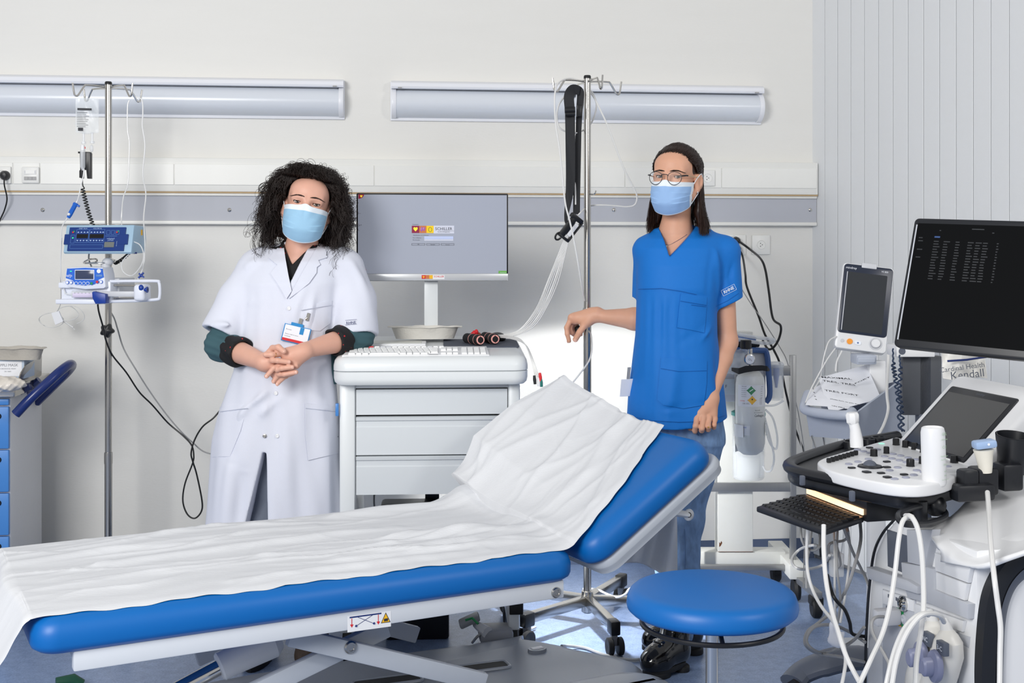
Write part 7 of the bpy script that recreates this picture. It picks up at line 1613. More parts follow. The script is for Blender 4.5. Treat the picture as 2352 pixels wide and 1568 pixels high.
# ------------------------------------------------------------------ ultrasound scanner at the right, its console facing left
UX = C2W(.2, -.98, 0).normalized(); UY = V((-UX.y, UX.x, 0)); O_u = C2W(.70, 3.02, 0)
UM = Matrix((UX, UY, V((0, 0, 1)))).transposed().to_4x4(); UM.translation = O_u
us = root('ultrasound_scanner', 'large white ultrasound scanner with black console and screen at the right edge', 'scanner', M=UM)
UI = UM.inverted()
def U(px, py, z): return UI @ G(px, py, z)                 # local point on a level plane
def US(px, py, v): return UI @ W(px, py, v)
def UP(px, py, yl):                                        # local point on the plane y = yl (faces left)
    o = UI @ V((0, 0, CH)); d = (UI @ W(px, py, 1.0)) - o; t = (yl - o.y) / d.y; return o + d * t
def UQ(px, py, xl):                                        # local point on the plane x = xl (faces the camera)
    o = UI @ V((0, 0, CH)); d = (UI @ W(px, py, 1.0)) - o; t = (xl - o.x) / d.x; return o + d * t
m_usw = mat('scanner_white', '#e7e8ea', .3, noise=.01); m_usg = mat('scanner_grey', '#bcbfc6', .38, noise=.02); m_usk = mat('scanner_black', '#1e2025', .36, noise=.08); m_uss = mat('scanner_slate', '#585e6b', .4, noise=.03)
m_scr2 = mat('dark_screen', '#040507', .12, noise=.02, spec=.25); m_touch = mat('touch_screen', '#3a3b3d', .14, noise=.02); m_keyg = mat('key_grey', '#9ea1b2', .4, noise=.02)
ZP = .818
def plan(poly, z0, z1, m, name, r=.004, zc=None, par=us, n=5):
    q = [U(x, y, zc or z1) for x, y in poly]; q = cr([V((p.x, p.y, 0)) for p in q], n, True); pl = [(p.x, p.y) for p in q]
    a = sum(pl[i - 1][0] * pl[i][1] - pl[i][0] * pl[i - 1][1] for i in range(len(pl)))
    if a < 0: pl = pl[::-1]
    return part(name, MB().prism(pl, z0, z1, r=r, seg=3), m, par)
outer = [(1810, 1066), (1826, 1052), (1880, 1038), (1950, 1017), (2010, 1005), (2060, 998), (2110, 1010), (2180, 1030), (2240, 1058), (2242, 1085), (2236, 1096), (2190, 1112), (2130, 1124), (2070, 1130), (2010, 1120), (1940, 1106), (1880, 1094), (1835, 1084), (1814, 1076)]
plan(outer, .752, .792, m_usk, 'console_tray', .012, .792)
rimp = [U(x, y, .795) for x, y in ((2060, 1000), (1950, 1019), (1880, 1039), (1830, 1057), (1814, 1066), (1818, 1076), (1838, 1084), (1885, 1095), (1945, 1107), (2012, 1120), (2070, 1130), (2130, 1124), (2190, 1112), (2236, 1095))]
part('console_grip', MB().tube(cr(rimp, 5), .0175, 12, sx=.8), m_usk, us)
plan([(1880, 1078), (1930, 1092), (1980, 1104), (1970, 1112), (1900, 1096), (1850, 1084)], .79, .8, m_usk, 'palm_rest', .004)
inner = [(1878, 1063), (1888, 1053), (1915, 1044), (1970, 1028), (2030, 1011), (2060, 1004), (2090, 1014), (2150, 1034), (2215, 1054), (2250, 1063), (2215, 1083), (2170, 1104), (2110, 1114), (2040, 1110), (1965, 1096), (1905, 1080)]
plan(inner, .79, ZP, m_usw, 'control_panel', .005, ZP)
# knobs, sliders and keys by their place on the level panel
def knob(px, py, r, h): 
    p = U(px, py, ZP + h * .5); k = MB(); rows = []
    for f, z in ((1.08, 0), (1, h * .2), (1, h * .85), (.86, h), (0, h)): rows.append([(p.x + r * f * (1 + .05 * math.cos(8 * t)) * math.cos(t), p.y + r * f * (1 + .05 * math.cos(8 * t)) * math.sin(t), ZP + z) for t in np.linspace(0, 2 * pi, 33)[:-1]])
    return part('knob', k.grid(rows, closed=True), m_black, us)
for px, py in ((2058, 1014), (2080, 1019), (2101, 1024), (2121, 1031), (2191, 1054)): knob(px, py, .0088, .018)
for px, py, r in ((2007, 1039, .009), (2036, 1033, .0072), (2091, 1062, .0095), (2118, 1056, .008)): knob(px, py, r, .018)
for i in range(8):
    p = U(1904 + 8.8 * i, 1057 - 2.5 * i, ZP + .006); part('slider', MB().box(p.x - .004, p.x + .004, p.y - .006, p.y + .006, ZP, ZP + .012, .002, seg=1), m_black, us)
p = U(1998, 1072, ZP); part('trackball_ring', MB().lathe([(.03, 0), (.028, .004), (.02, .006), (.018, .004)], 28, Matrix.Translation((p.x, p.y, ZP))), m_usk, us); part('trackball', MB().ball((p.x, p.y, ZP - .001), .018, 20), m_uss, us)
kk = {}
def ukey(cx_, cy_, dark, wd=.014, dp=.016):
    p = U(1730 + cx_ / 3.781, 880 + cy_ / 3.781, ZP); k = (dark, wd, dp)
    if k not in kk: kk[k] = mesh('panel_key', MB().prism(rrect(-wd / 2, wd / 2, -dp / 2, dp / 2, .004, 3), 0, .0035, r=.001, seg=1), m_usk if dark else m_keyg)
    o = bpy.data.objects.new('panel_key', kk[k]); COL.objects.link(o); o.parent = us; o.location = (p.x, p.y, ZP); o.rotation_euler.z = .1
for x, y in ((905, 580), (960, 595), (1080, 578), (1012, 608), (1140, 638), (1215, 617), (1205, 657), (1280, 632), (1270, 673), (1345, 650), (1330, 690), (1420, 665), (1000, 662), (910, 685), (830, 705), (1255, 735), (1185, 760), (1420, 760), (1395, 800), (1325, 822), (1228, 835), (1480, 775), (1560, 640), (1690, 725), (1620, 700), (1540, 770), (1580, 740), (1640, 745)): ukey(x, y, 0)
for x, y, w_ in ((1160, 685, .014), (1160, 733, .016), (855, 738, .014), (985, 775, .02), (1110, 784, .014), (1310, 797, .014), (1165, 820, .018), (1010, 563, .014)): ukey(x, y, 1, w_, .018)
p = U(1730 + 1115 / 3.781, 880 + 525 / 3.781, ZP); part('power_light', MB().box(p.x - .006, p.x + .006, p.y - .006, p.y + .006, ZP, ZP + .002), mat('mint_light', '#9fe3cf', .4, emit='#9fe3cf', estr=.5), us)
for px, py, r in ((2017, 1012, .02), (1995, 1016, .018), (1955, 1022, .022), (2205, 1086, .02)): p = U(px, py, .8); part('probe_cup', MB().lathe([(r, 0), (r, .02), (r * .8, .022), (r * .75, .004), (0, .004)], 22, Matrix.Translation((p.x, p.y, .79))), m_usk, us)
# probe holders at the near right end of the console
def cup(px, py, v, w_, h_): 
    p = US(px, py, v); part('probe_holder', MB().box(p.x - w_, p.x + w_, p.y - w_, p.y + w_, p.z - h_, p.z + h_, .008), m_usk, us)
cup(2257, 1103, 2.86, .027, .032); cup(2314, 1093, 2.9, .027, .032); cup(2222, 1106, 2.84, .02, .03)
p = US(2325, 1050, 2.92); part('funnel_holder', MB().lathe([(.041, .055), (.039, .056), (.03, .0), (.028, -.035), (.032, -.036), (.034, .0), (.043, .055)], 26, Matrix.Translation(p) @ Matrix.Rotation(.15, 4, 'Y')), m_usk, us); part('funnel_inside', MB().lathe([(0, -.03), (.024, -.03), (.026, 0)], 20, Matrix.Translation(p)), m_rubber, us)
part('console_end', MB().box(US(2238, 1110, 2.82).x - .03, US(2238, 1110, 2.82).x + .012, US(2238, 1110, 2.82).y - .05, US(2238, 1110, 2.82).y + .05, .765, .805, .01), m_usk, us)
# probes resting in their cups, and the gel bottle: things of their own
pr = root('ultrasound_probe', 'white ultrasound probe standing upright in the far cup of the black console', 'probe', W(1966, 1022, 3.1))
A_ = [W(1968, 1026, 3.1), W(1967, 1010, 3.1), W(1964, 985, 3.1), W(1960, 969, 3.1), W(1958, 962, 3.1), W(1957, 952, 3.1), W(1957, 948, 3.1)]
part('grip', MB().tube(A_[:4], [.0165, .0165, .013, .0125], 16), m_white, pr, world=True); part('head', MB().tube([W(1961, 973, 3.1), W(1959, 968, 3.1), W(1957.5, 952, 3.1), W(1957, 947, 3.1)], [.012, .0165, .0175, .014], 8), m_white, pr, world=True)
pr = root('ultrasound_probe', 'cream ultrasound probe with a pale blue face in the near console holder', 'probe', W(2258, 1078, 2.84))
part('grip', MB().tube([W(2264, 1085, 2.84), W(2263, 1068, 2.84), W(2260, 1045, 2.84), W(2259, 1032, 2.84)], [.014, .0165, .02, .0235], 16), mat('probe_cream', '#e6e2d6', .35, noise=.01), pr, world=True)
a = W(2260, 1018, 2.84); Mp_ = frame(a, W(2284, 1013, 2.84) - W(2236, 1019, 2.84), V((0, 0, 1))); part('blue_face', MB().box(-.025, .0255, -.011, .008, -.018, .018, .006, Mp_), mat('probe_blue', '#9db6da', .35, noise=.01), pr, world=True); part('dot_mark', MB().cyl(Mp_ @ V((.004, .0, .0185)), Mp_ @ V((.004, 0, .0192)), .003), m_printw, pr, world=True)
gb = root('gel_bottle', 'white gel bottle with faint green print standing on the black console', 'bottle', W(2146, 1113, 2.8))
h_ = 133 * 2.8 / 2800; rb_ = 27.5 * 2.8 / 2800
part('bottle', MB().lathe([(0, 0), (rb_ * .9, 0), (rb_, .006), (rb_ * .98, h_ - .012), (rb_ * .9, h_ - .002), (rb_ * .8, h_), (rb_ * .74, h_ - .004), (rb_ * .4, h_ - .005), (0, h_ - .005)], 34, Matrix.Rotation(-.03, 4, 'Y')), m_white, gb)
mb = MB()
for i, (t, z, sz) in enumerate((('GEL', .12, .009), ('ultrason', .108, .006), ('C E', .09, .009), ('Hypoallergen', .07, .0045), ('Aqua, Glycerin', .062, .004), ('250 ml', .05, .006), ('steril', .035, .005), ('EXP', .025, .005), ('Made in Switzerland', .016, .0036))):
    a = .55 if z > .06 else .7; mb.text(t, sz, Matrix.Rotation(a - YAW, 4, 'Z') @ FRT(0, -rb_ - .0006, z))
part('lettering', mb, mat('pale_green_print', '#a9c8a6', .6, noise=0), gb, kind='stuff')
# touch screen in its white hood
tc_ = [U(2080, 1012, .832), U(2215, 1052, .832)]; bt = tc_[0]; br = tc_[1]
tl_, tr2 = UI @ C2W(1.19, 3.36, .97), UI @ C2W(1.249, 3.085, .97)
ex = (br - bt); ey = (tl_ - bt); MT_ = frame(bt, ex, ey); Lx, Ly = ex.length, ey.length
part('touch_hood', MB().prism(rrect(-.04, Lx + .07, -.02, Ly + .05, .03), -.05, -.002, MT_, r=.012, seg=3), m_usw, us); part('touch_bezel', MB().prism(rrect(-.008, Lx + .012, -.012, Ly + .004, .008), -.006, .002, MT_, r=.002), m_usk, us); part('touch_glass', MB().box(.004, Lx - .002, 0, Ly - .018, .002, .003, M=MT_), m_touch, us)
part('touch_lettering', MB().text('mindray', .012, MT_ @ Matrix.Translation((Lx * .5, Ly - .007, .0026))), m_uss, us)
part('hood_back', MB().box(-.03, Lx + .08, .03, Ly + .03, -.11, -.04, .03, MT_), m_usw, us)
bx = US(2300, 900, 2.95)
part('rear_shell', MB().prism(rrect(-.3, .1, .52, 1.0, .06), .60, .9, r=.05, seg=4), m_usw, us)
# keyboard drawer
KZ = .712
KP = [U(1745, 1161, KZ), U(1849, 1133, KZ), U(1977, 1183, KZ), U(1891, 1212, KZ)]
c_ = sum(KP, V()) / 4
Q = [c_ + (p - c_) * 1.06 for p in KP]
mb = MB().prism([(p.x, p.y) for p in (Q if (Q[1] - Q[0]).cross(Q[2] - Q[0]).z > 0 else Q[::-1])], KZ - .017, KZ - .002, r=.004); part('keyboard_drawer', mb, m_usk, us)
nr, nc = 6, 15; kmesh = mesh('key', keymesh(.0145, .0225, .004), m_black)
if 1:
    B0, C0, A0_, D0 = KP[1], KP[2], KP[0], KP[3]
    for i in range(nc):
        for j in range(nr):
            if j == nr - 2 and 4 < i < 9: continue
            s1, t1 = (i + .5) / nc, .06 + .9 * (j + .5) / nr; p = B0.lerp(C0, s1).lerp(A0_.lerp(D0, s1), t1)
            o = bpy.data.objects.new('key', kmesh); COL.objects.link(o); o.parent = us; o.location = (p.x, p.y, KZ - .002); e_ = C0 - B0; o.rotation_euler.z = math.atan2(e_.y, e_.x)
    p = B0.lerp(C0, .45).lerp(A0_.lerp(D0, .45), .06 + .9 * (nr - 1.5) / nr); key(p.x, p.y, .066, .0225, m_black, us, KZ - .002, .004)
    n_ = (C0 - B0).normalized(); up = V((0, 0, 1)); a = B0 + V((0, .004, .0)); b = C0 + V((0, .004, 0))
    part('light_strip', MB().add([V((a.x, a.y, KZ)), V((b.x, b.y, KZ)), V((b.x, b.y, KZ + .014)), V((a.x, a.y, KZ + .014)), V((a.x, a.y + .004, KZ)), V((b.x, b.y + .004, KZ)), V((b.x, b.y + .004, KZ + .014)), V((a.x, a.y + .004, KZ + .014))], [(0, 1, 2, 3), (7, 6, 5, 4), (3, 2, 6, 7), (0, 3, 7, 4), (1, 5, 6, 2)]), mat('warm_strip', '#ffe6c8', .4, noise=0, emit='#ffc892', estr=1.5), us)
    bkd = V((-n_.y, n_.x, 0)); bkd = bkd if bkd.y > 0 else -bkd; hp_ = [B0 + bkd * .009 - n_ * .008, C0 + bkd * .009 + n_ * .012, C0 + bkd * .16 + n_ * .012, B0 + bkd * .16 - n_ * .008]
    part('drawer_housing', MB().prism([(p.x, p.y) for p in (hp_ if (hp_[1] - hp_[0]).cross(hp_[2] - hp_[0]).z > 0 else hp_[::-1])], KZ - .015, .752, r=.003), m_usk, us)
for px, py in ((1843, 1103), (1957, 1139)): p = UP(px, py, U(px, py + 6, .78).y - .004); part('latch', MB().box(p.x - .006, p.x + .006, p.y - .006, p.y + .006, p.z - .012, p.z + .012, .003), m_uss, us)
# console neck and cable hook
a = US(2113, 1150, 2.82); part('neck', MB().cyl(a, US(2113, 1200, 2.82), .017, n=18), m_usk, us); part('neck', MB().ball(US(2148, 1160, 2.86), .026, 16), m_usk, us)
hk = [US(x, y, v) for x, y, v in ((2110, 1163, 2.8), (2070, 1176, 2.72), (2064, 1190, 2.68), (2080, 1203, 2.66), (2125, 1203, 2.72), (2166, 1190, 2.82), (2170, 1175, 2.88), (2150, 1165, 2.9))]; part('cable_hook', MB().tube(cr(hk, 5, True), .0075, 10, closed=True), m_usk, us)
# body
YF = .2
fx0, fx1 = UP(1994, 1480, YF).x, UP(2243, 1480, YF).x
zt2 = .66
body = [(-.02, .0), (.0, .35), (.02, .52), (.06, .62), (.12, .68)]
xs_l = fx0; 
prof_l = [UP(1990, 1568, YF), UP(1991, 1490, YF), UP(1994, 1420, YF), UP(1999, 1350, YF), UP(2010, 1270, YF), UP(2030, 1225, YF), UP(2058, 1192, YF)]
pl = [(prof_l[0].x, .16)] + [(p.x, p.z) for p in prof_l]; topz = pl[-1][1] + .005; pl += [(fx1, topz), (fx1, .16)]
part('cabinet', MB().prism(pl, .0, .5, Matrix(((1, 0, 0, 0), (0, 0, 1, YF), (0, 1, 0, 0), (0, 0, 0, 1))), r=.008), m_usw, us)
part('edge_trim', MB().tube(cr([p + V((-.002, -.002, 0)) for p in prof_l], 5), .0035, 6), m_usk, us)
def onf(poly, d0, d1, m, name, r=.002, par=us, sub=None):
    q = [UP(x, y, YF) for x, y in poly]; pl = [(p.x, p.z) for p in q]
    a = sum(pl[i - 1][0] * pl[i][1] - pl[i][0] * pl[i - 1][1] for i in range(len(pl)))
    if a < 0: pl = pl[::-1]
    return part(name, MB().prism(pl, d0, d1, Matrix(((1, 0, 0, 0), (0, 0, 1, YF), (0, 1, 0, 0), (0, 0, 0, 1))), r=r), m, par)
onf([(2038, 1215), (2110, 1238), (2110, 1330), (2040, 1300)], -.002, .001, m_uss, 'shelf_recess')
onf([(2100, 1215), (2160, 1215), (2142, 1300), (2102, 1290)], -.02, .002, m_usg, 'shelf_side'); onf([(2014, 1300), (2110, 1330), (2135, 1345), (2132, 1362), (2018, 1328)], -.03, .002, m_usg, 'shelf_lip', .004)
onf([(2085, 1290), (2142, 1300), (2160, 1305), (2162, 1352), (2240, 1386), (2238, 1420), (2150, 1385), (2100, 1372), (2088, 1330)], -.018, .002, m_usg, 'step_panel', .003)
onf([(2030, 1352), (2105, 1376), (2105, 1420), (2232, 1462), (2228, 1568), (2030, 1568)], -.004, .001, m_usg, 'port_panel')
onf([(2034, 1354), (2104, 1377), (2104, 1404), (2034, 1386)], -.008, .0, m_usw, 'port_strip'); onf([(2110, 1385), (2222, 1425), (2218, 1450), (2108, 1412)], -.01, .0, m_usw, 'port_strip')
for i, (d0, poly) in enumerate((( -.012, [(2157, 1268), (2241, 1298), (2233, 1338), (2158, 1310)]), (-.012, [(2160, 1313), (2232, 1340), (2224, 1378), (2161, 1354)]))): onf(poly, d0, .0, m_usw, 'front_drawer', .003)
p = UP(2083, 1385, YF); RY = Matrix.Rotation(pi / 2, 4, 'X'); part('port_socket', MB().lathe([(.018, 0), (.018, .006), (.013, .01), (.008, .009), (.007, .002), (0, .002)], 22, Matrix.Translation((p.x, YF - .008, p.z)) @ RY), m_chrome, us); p = UP(2082, 1422, YF); part('port_socket', MB().lathe([(.012, 0), (.012, .004), (.006, .006), (0, .002)], 18, Matrix.Translation((p.x, YF - .004, p.z)) @ RY), m_usg, us)
for x, y in ((2055, 1370), (2067, 1375), (2045, 1395), (2054, 1398), (2074, 1408), (2075, 1432), (2049, 1368)): p = UP(x, y, YF); part('port_mark', MB().box(p.x - .004, p.x + .004, YF - .0092, YF - .003, p.z - .004, p.z + .004), m_uss, us)
onf([(2160, 1424), (2167, 1426), (2163, 1416)], -.0105, 0, m_yellow, 'warning_mark', 0); onf([(2175, 1421), (2183, 1424), (2182, 1436), (2174, 1433)], -.0105, 0, m_uss, 'warning_mark', 0); onf([(2071, 1436), (2077, 1438), (2074, 1429)], -.0095, 0, m_yellow, 'warning_mark', 0)
gp = root('green_plug', 'pale grey plug with a green edge in the front of the scanner', 'plug', UM @ (UP(2052, 1415, YF - .02)))
Mg = UM @ Matrix.Translation(UP(2052, 1415, YF - .022)); part('plug_body', MB().box(-.014, .014, -.05, .016, -.02, .02, .008, Mg), m_ltgrey, gp, world=True); part('green_edge', MB().box(-.0155, .0155, .0155, .0205, -.0225, .0225, .001, Mg), m_green, gp, world=True)
part('lead', MB().tube(cr([W(2030, 1416, 2.78), W(2012, 1417, 2.75), W(2002, 1430, 2.73), W(2004, 1452, 2.72), W(2018, 1480, 2.7), W(2035, 1510, 2.68), W(2042, 1530, 2.66), (W(2036, 1580, 2.6))], 6), .0038, 7), m_cable_g, gp, world=True)
# two big probe connectors in their sockets
for lab_, dx, dy, word in (('white scanner connector with a grey turning knob, the far one of two', 0, 0, 'NC'), ('white scanner connector with a grey turning knob, the near one of two', 33, 21, '3-C')):
    p = UP(2140 + dx, 1490 + dy, YF - .05); cn = root('probe_connector', lab_, 'connector', UM @ p, group='probe connectors')
    T2 = lambda x, y, d=0.0: UM @ UP(x + dx, y + dy, YF - .05 - d)
    part('shell', MB().tube([T2(2142, 1425), T2(2143, 1436), T2(2145, 1450), T2(2142, 1480), T2(2130, 1520), T2(2118, 1556), T2(2112, 1590)], [.014, .022, .03, .035, .036, .036, .034], 14), mat('connector_white', '#dedcd6', .35, noise=.01), cn, world=True)
    part('strain_relief', MB().tube([T2(2134, 1402), T2(2138, 1412), T2(2142, 1430)], [.0095, .011, .015], 12), m_cable_w, cn, world=True)
    a = T2(2131, 1468, .033); part('name_plate', MB().box(-.018, .012, -.004, .01, -.014, .014, .002, Matrix.Translation(a) @ UM.to_3x3().to_4x4()), m_uss, cn, world=True); part('lettering', MB().text(word, .014, Matrix.Translation(a) @ UM.to_3x3().to_4x4() @ FRT(-.003, -.0048, 0)), m_printw, cn, world=True)
    k1 = T2(2122, 1508, .034); ydir = -UY; part('turning_knob', MB().lathe([(.031, 0), (.034, .006), (.032, .014), (.02, .017), (.019, .034), (.014, .038), (0, .038)], 26, Matrix.Translation(k1) @ UM.to_3x3().to_4x4() @ Matrix.Rotation(pi / 2, 4, 'X') @ Matrix.Diagonal((.7, 1.05, 1, 1))), mat('knob_lilac', '#8388a4', .35, noise=.02), cn, world=True)
# curved black trim and the near side
XN = fx1 + .0
def onn(pts): return [UQ(x, y, XN) for x, y in pts]
tr_o = onn([(2243, 1640), (2238, 1568), (2240, 1480), (2250, 1380), (2268, 1325), (2295, 1285), (2330, 1255), (2400, 1232), (2600, 1200)])
tr_i = onn([(2300, 1640), (2296, 1568), (2298, 1480), (2302, 1420), (2312, 1375), (2330, 1340), (2362, 1316), (2420, 1300), (2600, 1275)])
co, ci = cr(tr_o, 6), cr(tr_i, 6); dx_ = V((-.03, 0, 0))
pl = [(p.y, p.z) for p in tr_o]; side = [p for p in co]
mb = MB(); rows = [[p + V((.0, 0, 0)) for p in co], [p + V((.022, .004, 0)) for p in co], [p + V((.026, 0, 0)) for p in [a.lerp(b, .55) for a, b in zip(co, ci)]], [p + V((.012, 0, 0)) for p in ci], [p for p in ci]]
part('curved_trim', MB().grid(rows), m_usk, us, sharp=60); rows2 = [[a.lerp(b, .6) + V((.0268, 0, 0)) for a, b in zip(co, ci)], [a.lerp(b, .85) + V((.02, 0, 0)) for a, b in zip(co, ci)], [p + V((.013, 0, 0)) for p in ci]]
part('trim_face', MB().grid(rows2), m_uss, us, sharp=60)
poly = [(p.y, p.z) for p in co]; ymax = max(q[0] for q in poly) + .2
P_s = [p for p in co]; mb = MB().add(P_s + [V((XN, ymax, P_s[-1].z)), V((XN, ymax, P_s[0].z))] + [p + V((-.06, 0, 0)) for p in P_s] + [V((XN - .06, ymax, P_s[-1].z)), V((XN - .06, ymax, P_s[0].z))], [])
n_ = len(P_s) + 2; mb.f = [tuple(range(n_)), tuple(range(2 * n_ - 1, n_ - 1, -1))] + [(i, i + n_, (i + 1) % n_ + n_, (i + 1) % n_) for i in range(n_)]; mb.mi = [0] * len(mb.f); part('side_wall', mb, m_usw, us)
P_i = [p + V((.004, 0, 0)) for p in ci]; n_ = len(P_i) + 2; mb = MB().add(P_i + [V((XN + .004, ymax, P_i[-1].z)), V((XN + .004, ymax, P_i[0].z))], [tuple(range(n_))]); part('side_panel', mb, m_usw, us)
# sloping white cover between body and console
cv = [[US(*q) for q in r_] for r_ in ([(2130, 1222, 2.78), (2190, 1180, 2.9), (2260, 1120, 3.0), (2420, 1060, 3.1)], [(2150, 1245, 2.7), (2205, 1225, 2.74), (2300, 1190, 2.8), (2420, 1150, 2.85)], [(2160, 1268, 2.68), (2215, 1280, 2.62), (2300, 1265, 2.6), (2420, 1225, 2.62)], [(2160, 1290, 2.68), (2243, 1300, 2.56), (2320, 1275, 2.53), (2420, 1240, 2.55)])]
rows = [cr(r_, 6) for r_ in cv]; cols = [cr([rows[i][j] for i in range(4)], 5) for j in range(len(rows[0]))]; part('cover', MB().grid(cols, thick=.01), m_usw, us, sharp=None)
part('pedestal', MB().prism(rrect(fx0 + .03, fx1 - .02, YF + .03, .62, .05), .1, .6, r=.02), m_usg, us)
part('base', MB().prism(rrect(fx0 - .05, fx1 + .12, YF - .02, .85, .08), .06, .17, r=.03, seg=3), m_uss, us)
# base leg reaching left
lg = [U(1985, 1510, .13), U(1940, 1512, .14), U(1890, 1524, .13), U(1845, 1543, .1), U(1820, 1568, .075)]
part('base_leg', MB().tube(cr(lg, 6), [.06] * 13 + [.055] * 12, 14, sx=.55), m_uss, us)
for px, py in ((1835, 1590), (2150, 1900)): p = U(px, py, .05); part('caster', MB().lathe([(0, -.02), (.045, -.02), (.05, 0), (.045, .02), (0, .02)], 22, Matrix.Translation((p.x, p.y, .05)) @ Matrix.Rotation(pi / 2, 4, 'X')), m_rubber, us)
p = UI @ C2W(1.25, 2.6, .05); part('caster', MB().lathe([(0, -.02), (.045, -.02), (.05, 0), (.045, .02), (0, .02)], 22, Matrix.Translation((p.x, p.y, .05)) @ Matrix.Rotation(pi / 2, 4, 'X')), m_rubber, us)
# big black screen on its arm
o_ = W(2051, 795, 3.0); mx = W(2420, 833, 2.74) - o_; my = W(2083, 500, 3.07) - o_; MS = UI @ frame(o_, mx, my); Ls, Hs = .50, my.length
part('screen_housing', MB().prism(rrect(0, Ls, 0, Hs, .012), -.03, 0, MS, r=.005), m_usk, us); part('screen_glass', MB().box(.012, Ls - .016, .02, Hs - .014, -.001, .0008, M=MS), m_scr2, us); part('screen_edge', MB().box(.0085, .0115, .018, Hs - .018, -.001, .002, M=MS), m_usg, us)
mb = MB(); rg2 = np.random.default_rng(8)
for i in range(15):
    for x, w_ in ((.06, .018), (.085, .016), (.115, .014), (.145, .016), (.164, .016), (.182, .016), (.215, .006)):
        ww = w_ * rg2.uniform(.55, 1); mb.box(x, x + ww, Hs - .058 - i * .0068, Hs - .0605 - i * .0068, .0008, .0012, M=MS)
for x, y, w_ in ((.02, .05, .01), (.02, .058, .012), (.02, .08, .014), (.02, .1, .012), (.15, .024, .03), (.28, .024, .01), (.07, .03, .004), (.2, .032, .005)): mb.box(x, x + w_, Hs - y, Hs - y - .0025, .0008, .0012, M=MS)
part('screen_lettering', mb, mat('dim_text', '#22252a', .5, noise=0), us, kind='stuff'); part('screen_tab', MB().box(.06, .074, Hs - .05, Hs - .046, .0008, .0012, M=MS), mat('dim_blue', '#2b4a7d', .5, noise=0), us)
part('screen_arm', MB().tube([MS @ V((.36, .1, -.03)), MS @ V((.36, .04, -.1)), MS @ V((.4, -.06, -.14)), V(US(2400, 950, 3.1))], [.04, .05, .05, .06], 14), m_usw, us)
# pieces behind the screen
r = root('wall_bracket', 'white bracket box with a round hole under the black screen', 'bracket', W(2100, 805, 3.75)); Mz = Matrix.Translation(W(2096, 804, 3.75)) @ Matrix.Rotation(-YAW, 4, 'Z')
part('box', MB().box(-.062, .056, -.04, .06, -.018, .018, .004, Mz), m_white, r, world=True); part('hole', MB().cyl(Mz @ V((-.045, -.041, 0)), Mz @ V((-.045, -.036, 0)), .0105, n=18), m_uss, r, world=True)
part('post', MB().box(.02, .06, .0, .04, -1.04, -.01, .004, Mz), m_uss, r, world=True); part('dark_plate', MB().box(-.03, .09, .0, .03, -.2, -.018, .003, Mz), mat('dark_plate', '#4e5157', .4), r, world=True)
for i_, (pts, lab_) in enumerate((([(2051, 800, 3.7), (2052, 840, 3.7), (2057, 870, 3.7), (2063, 920, 3.7), (2068, 990, 3.65)], 'dark blue coiled cord hanging under the white bracket, the far one'), ([(2066, 815, 3.66), (2068, 850, 3.66), (2066, 900, 3.66), (2071, 940, 3.66), (2073, 990, 3.62)], 'dark blue coiled cord hanging under the white bracket, the near one'))):
    A_ = cr([W(*q) for q in pts], 22); hx = [p + V((math.cos(i * 1.0), math.sin(i * 1.0), 0)) * (.0055 if i > 16 else .001) for i, p in enumerate(A_)]; thing('spiral_cable', lab_, 'cable', MB().tube(hx, .0028, 6), mat('cord_navy', '#2d3c55', .5, noise=.05), group='coiled cords')
r = root('supply_bag', 'white printed supply bag behind the black screen of the scanner', 'bag', W(2215, 870, 3.45))
rows = [[W(2160 + 100 * s_ + 8 * t, 800 + 70 * t + 3 * math.sin(s_ * 6), 3.45 + .02 * math.sin(s_ * 8 + t * 3)) for s_ in np.linspace(0, 1, 14)] for t in np.linspace(0, 1, 10)]
part('pouch', MB().grid(rows, thick=.004), mat('bag_white', '#e4e3df', .5, noise=.02), r, world=True)
f0 = W(2210, 844, 3.415); Mf = frame(f0, W(2240, 840, 3.415) - f0, V((0, 0, 1))); mb = MB().text('Cardinal Health', .02, Mf); mb.text('Kendall', .032, frame(W(2222, 860, 3.415), W(2250, 857, 3.415) - W(2222, 860, 3.415), V((0, 0, 1)))); part('lettering', mb, m_uss, r, world=True)
part('band', MB().tube([W(2176, 829, 3.42), W(2220, 826, 3.41), W(2268, 819, 3.42)], .003, 6), m_navy, r, world=True)
# cables of the scanner
def cab(label, pts, rr_, m=m_cable_w, name='scanner_cable', group=None): return thing(name, label, 'cable', MB().tube(cr([W(*q) for q in pts], 7), rr_, 9), m, group=group)
cab('thick white cable hanging from the console hook to the lower left', [(2095, 1186, 2.7), (2084, 1187, 2.64), (2072, 1200, 2.62), (2064, 1240, 2.6), (2055, 1320, 2.58), (2042, 1400, 2.55), (2025, 1460, 2.52), (2000, 1515, 2.48), (1975, 1568, 2.45), (1960, 1600, 2.4)], .0052)
cab('thick white cable hanging from the console hook straight down past the ports', [(2080, 1184, 2.66), (2094, 1187, 2.62), (2108, 1215, 2.6), (2117, 1270, 2.58), (2121, 1340, 2.56), (2121, 1400, 2.54), (2114, 1460, 2.52), (2105, 1520, 2.5), (2103, 1580, 2.48)], .0055)
cab('white cable arching over into the far probe connector', [(2132, 1412, 2.57), (2125, 1408, 2.53), (2105, 1415, 2.5), (2080, 1440, 2.48), (2060, 1480, 2.46), (2045, 1530, 2.44), (2032, 1590, 2.42)], .0052)
cab('white cable arching over into the near probe connector', [(2168, 1428, 2.53), (2160, 1415, 2.5), (2142, 1409, 2.48), (2118, 1412, 2.46), (2095, 1435, 2.45), (2075, 1470, 2.44), (2058, 1520, 2.43), (2046, 1590, 2.41)], .0052)
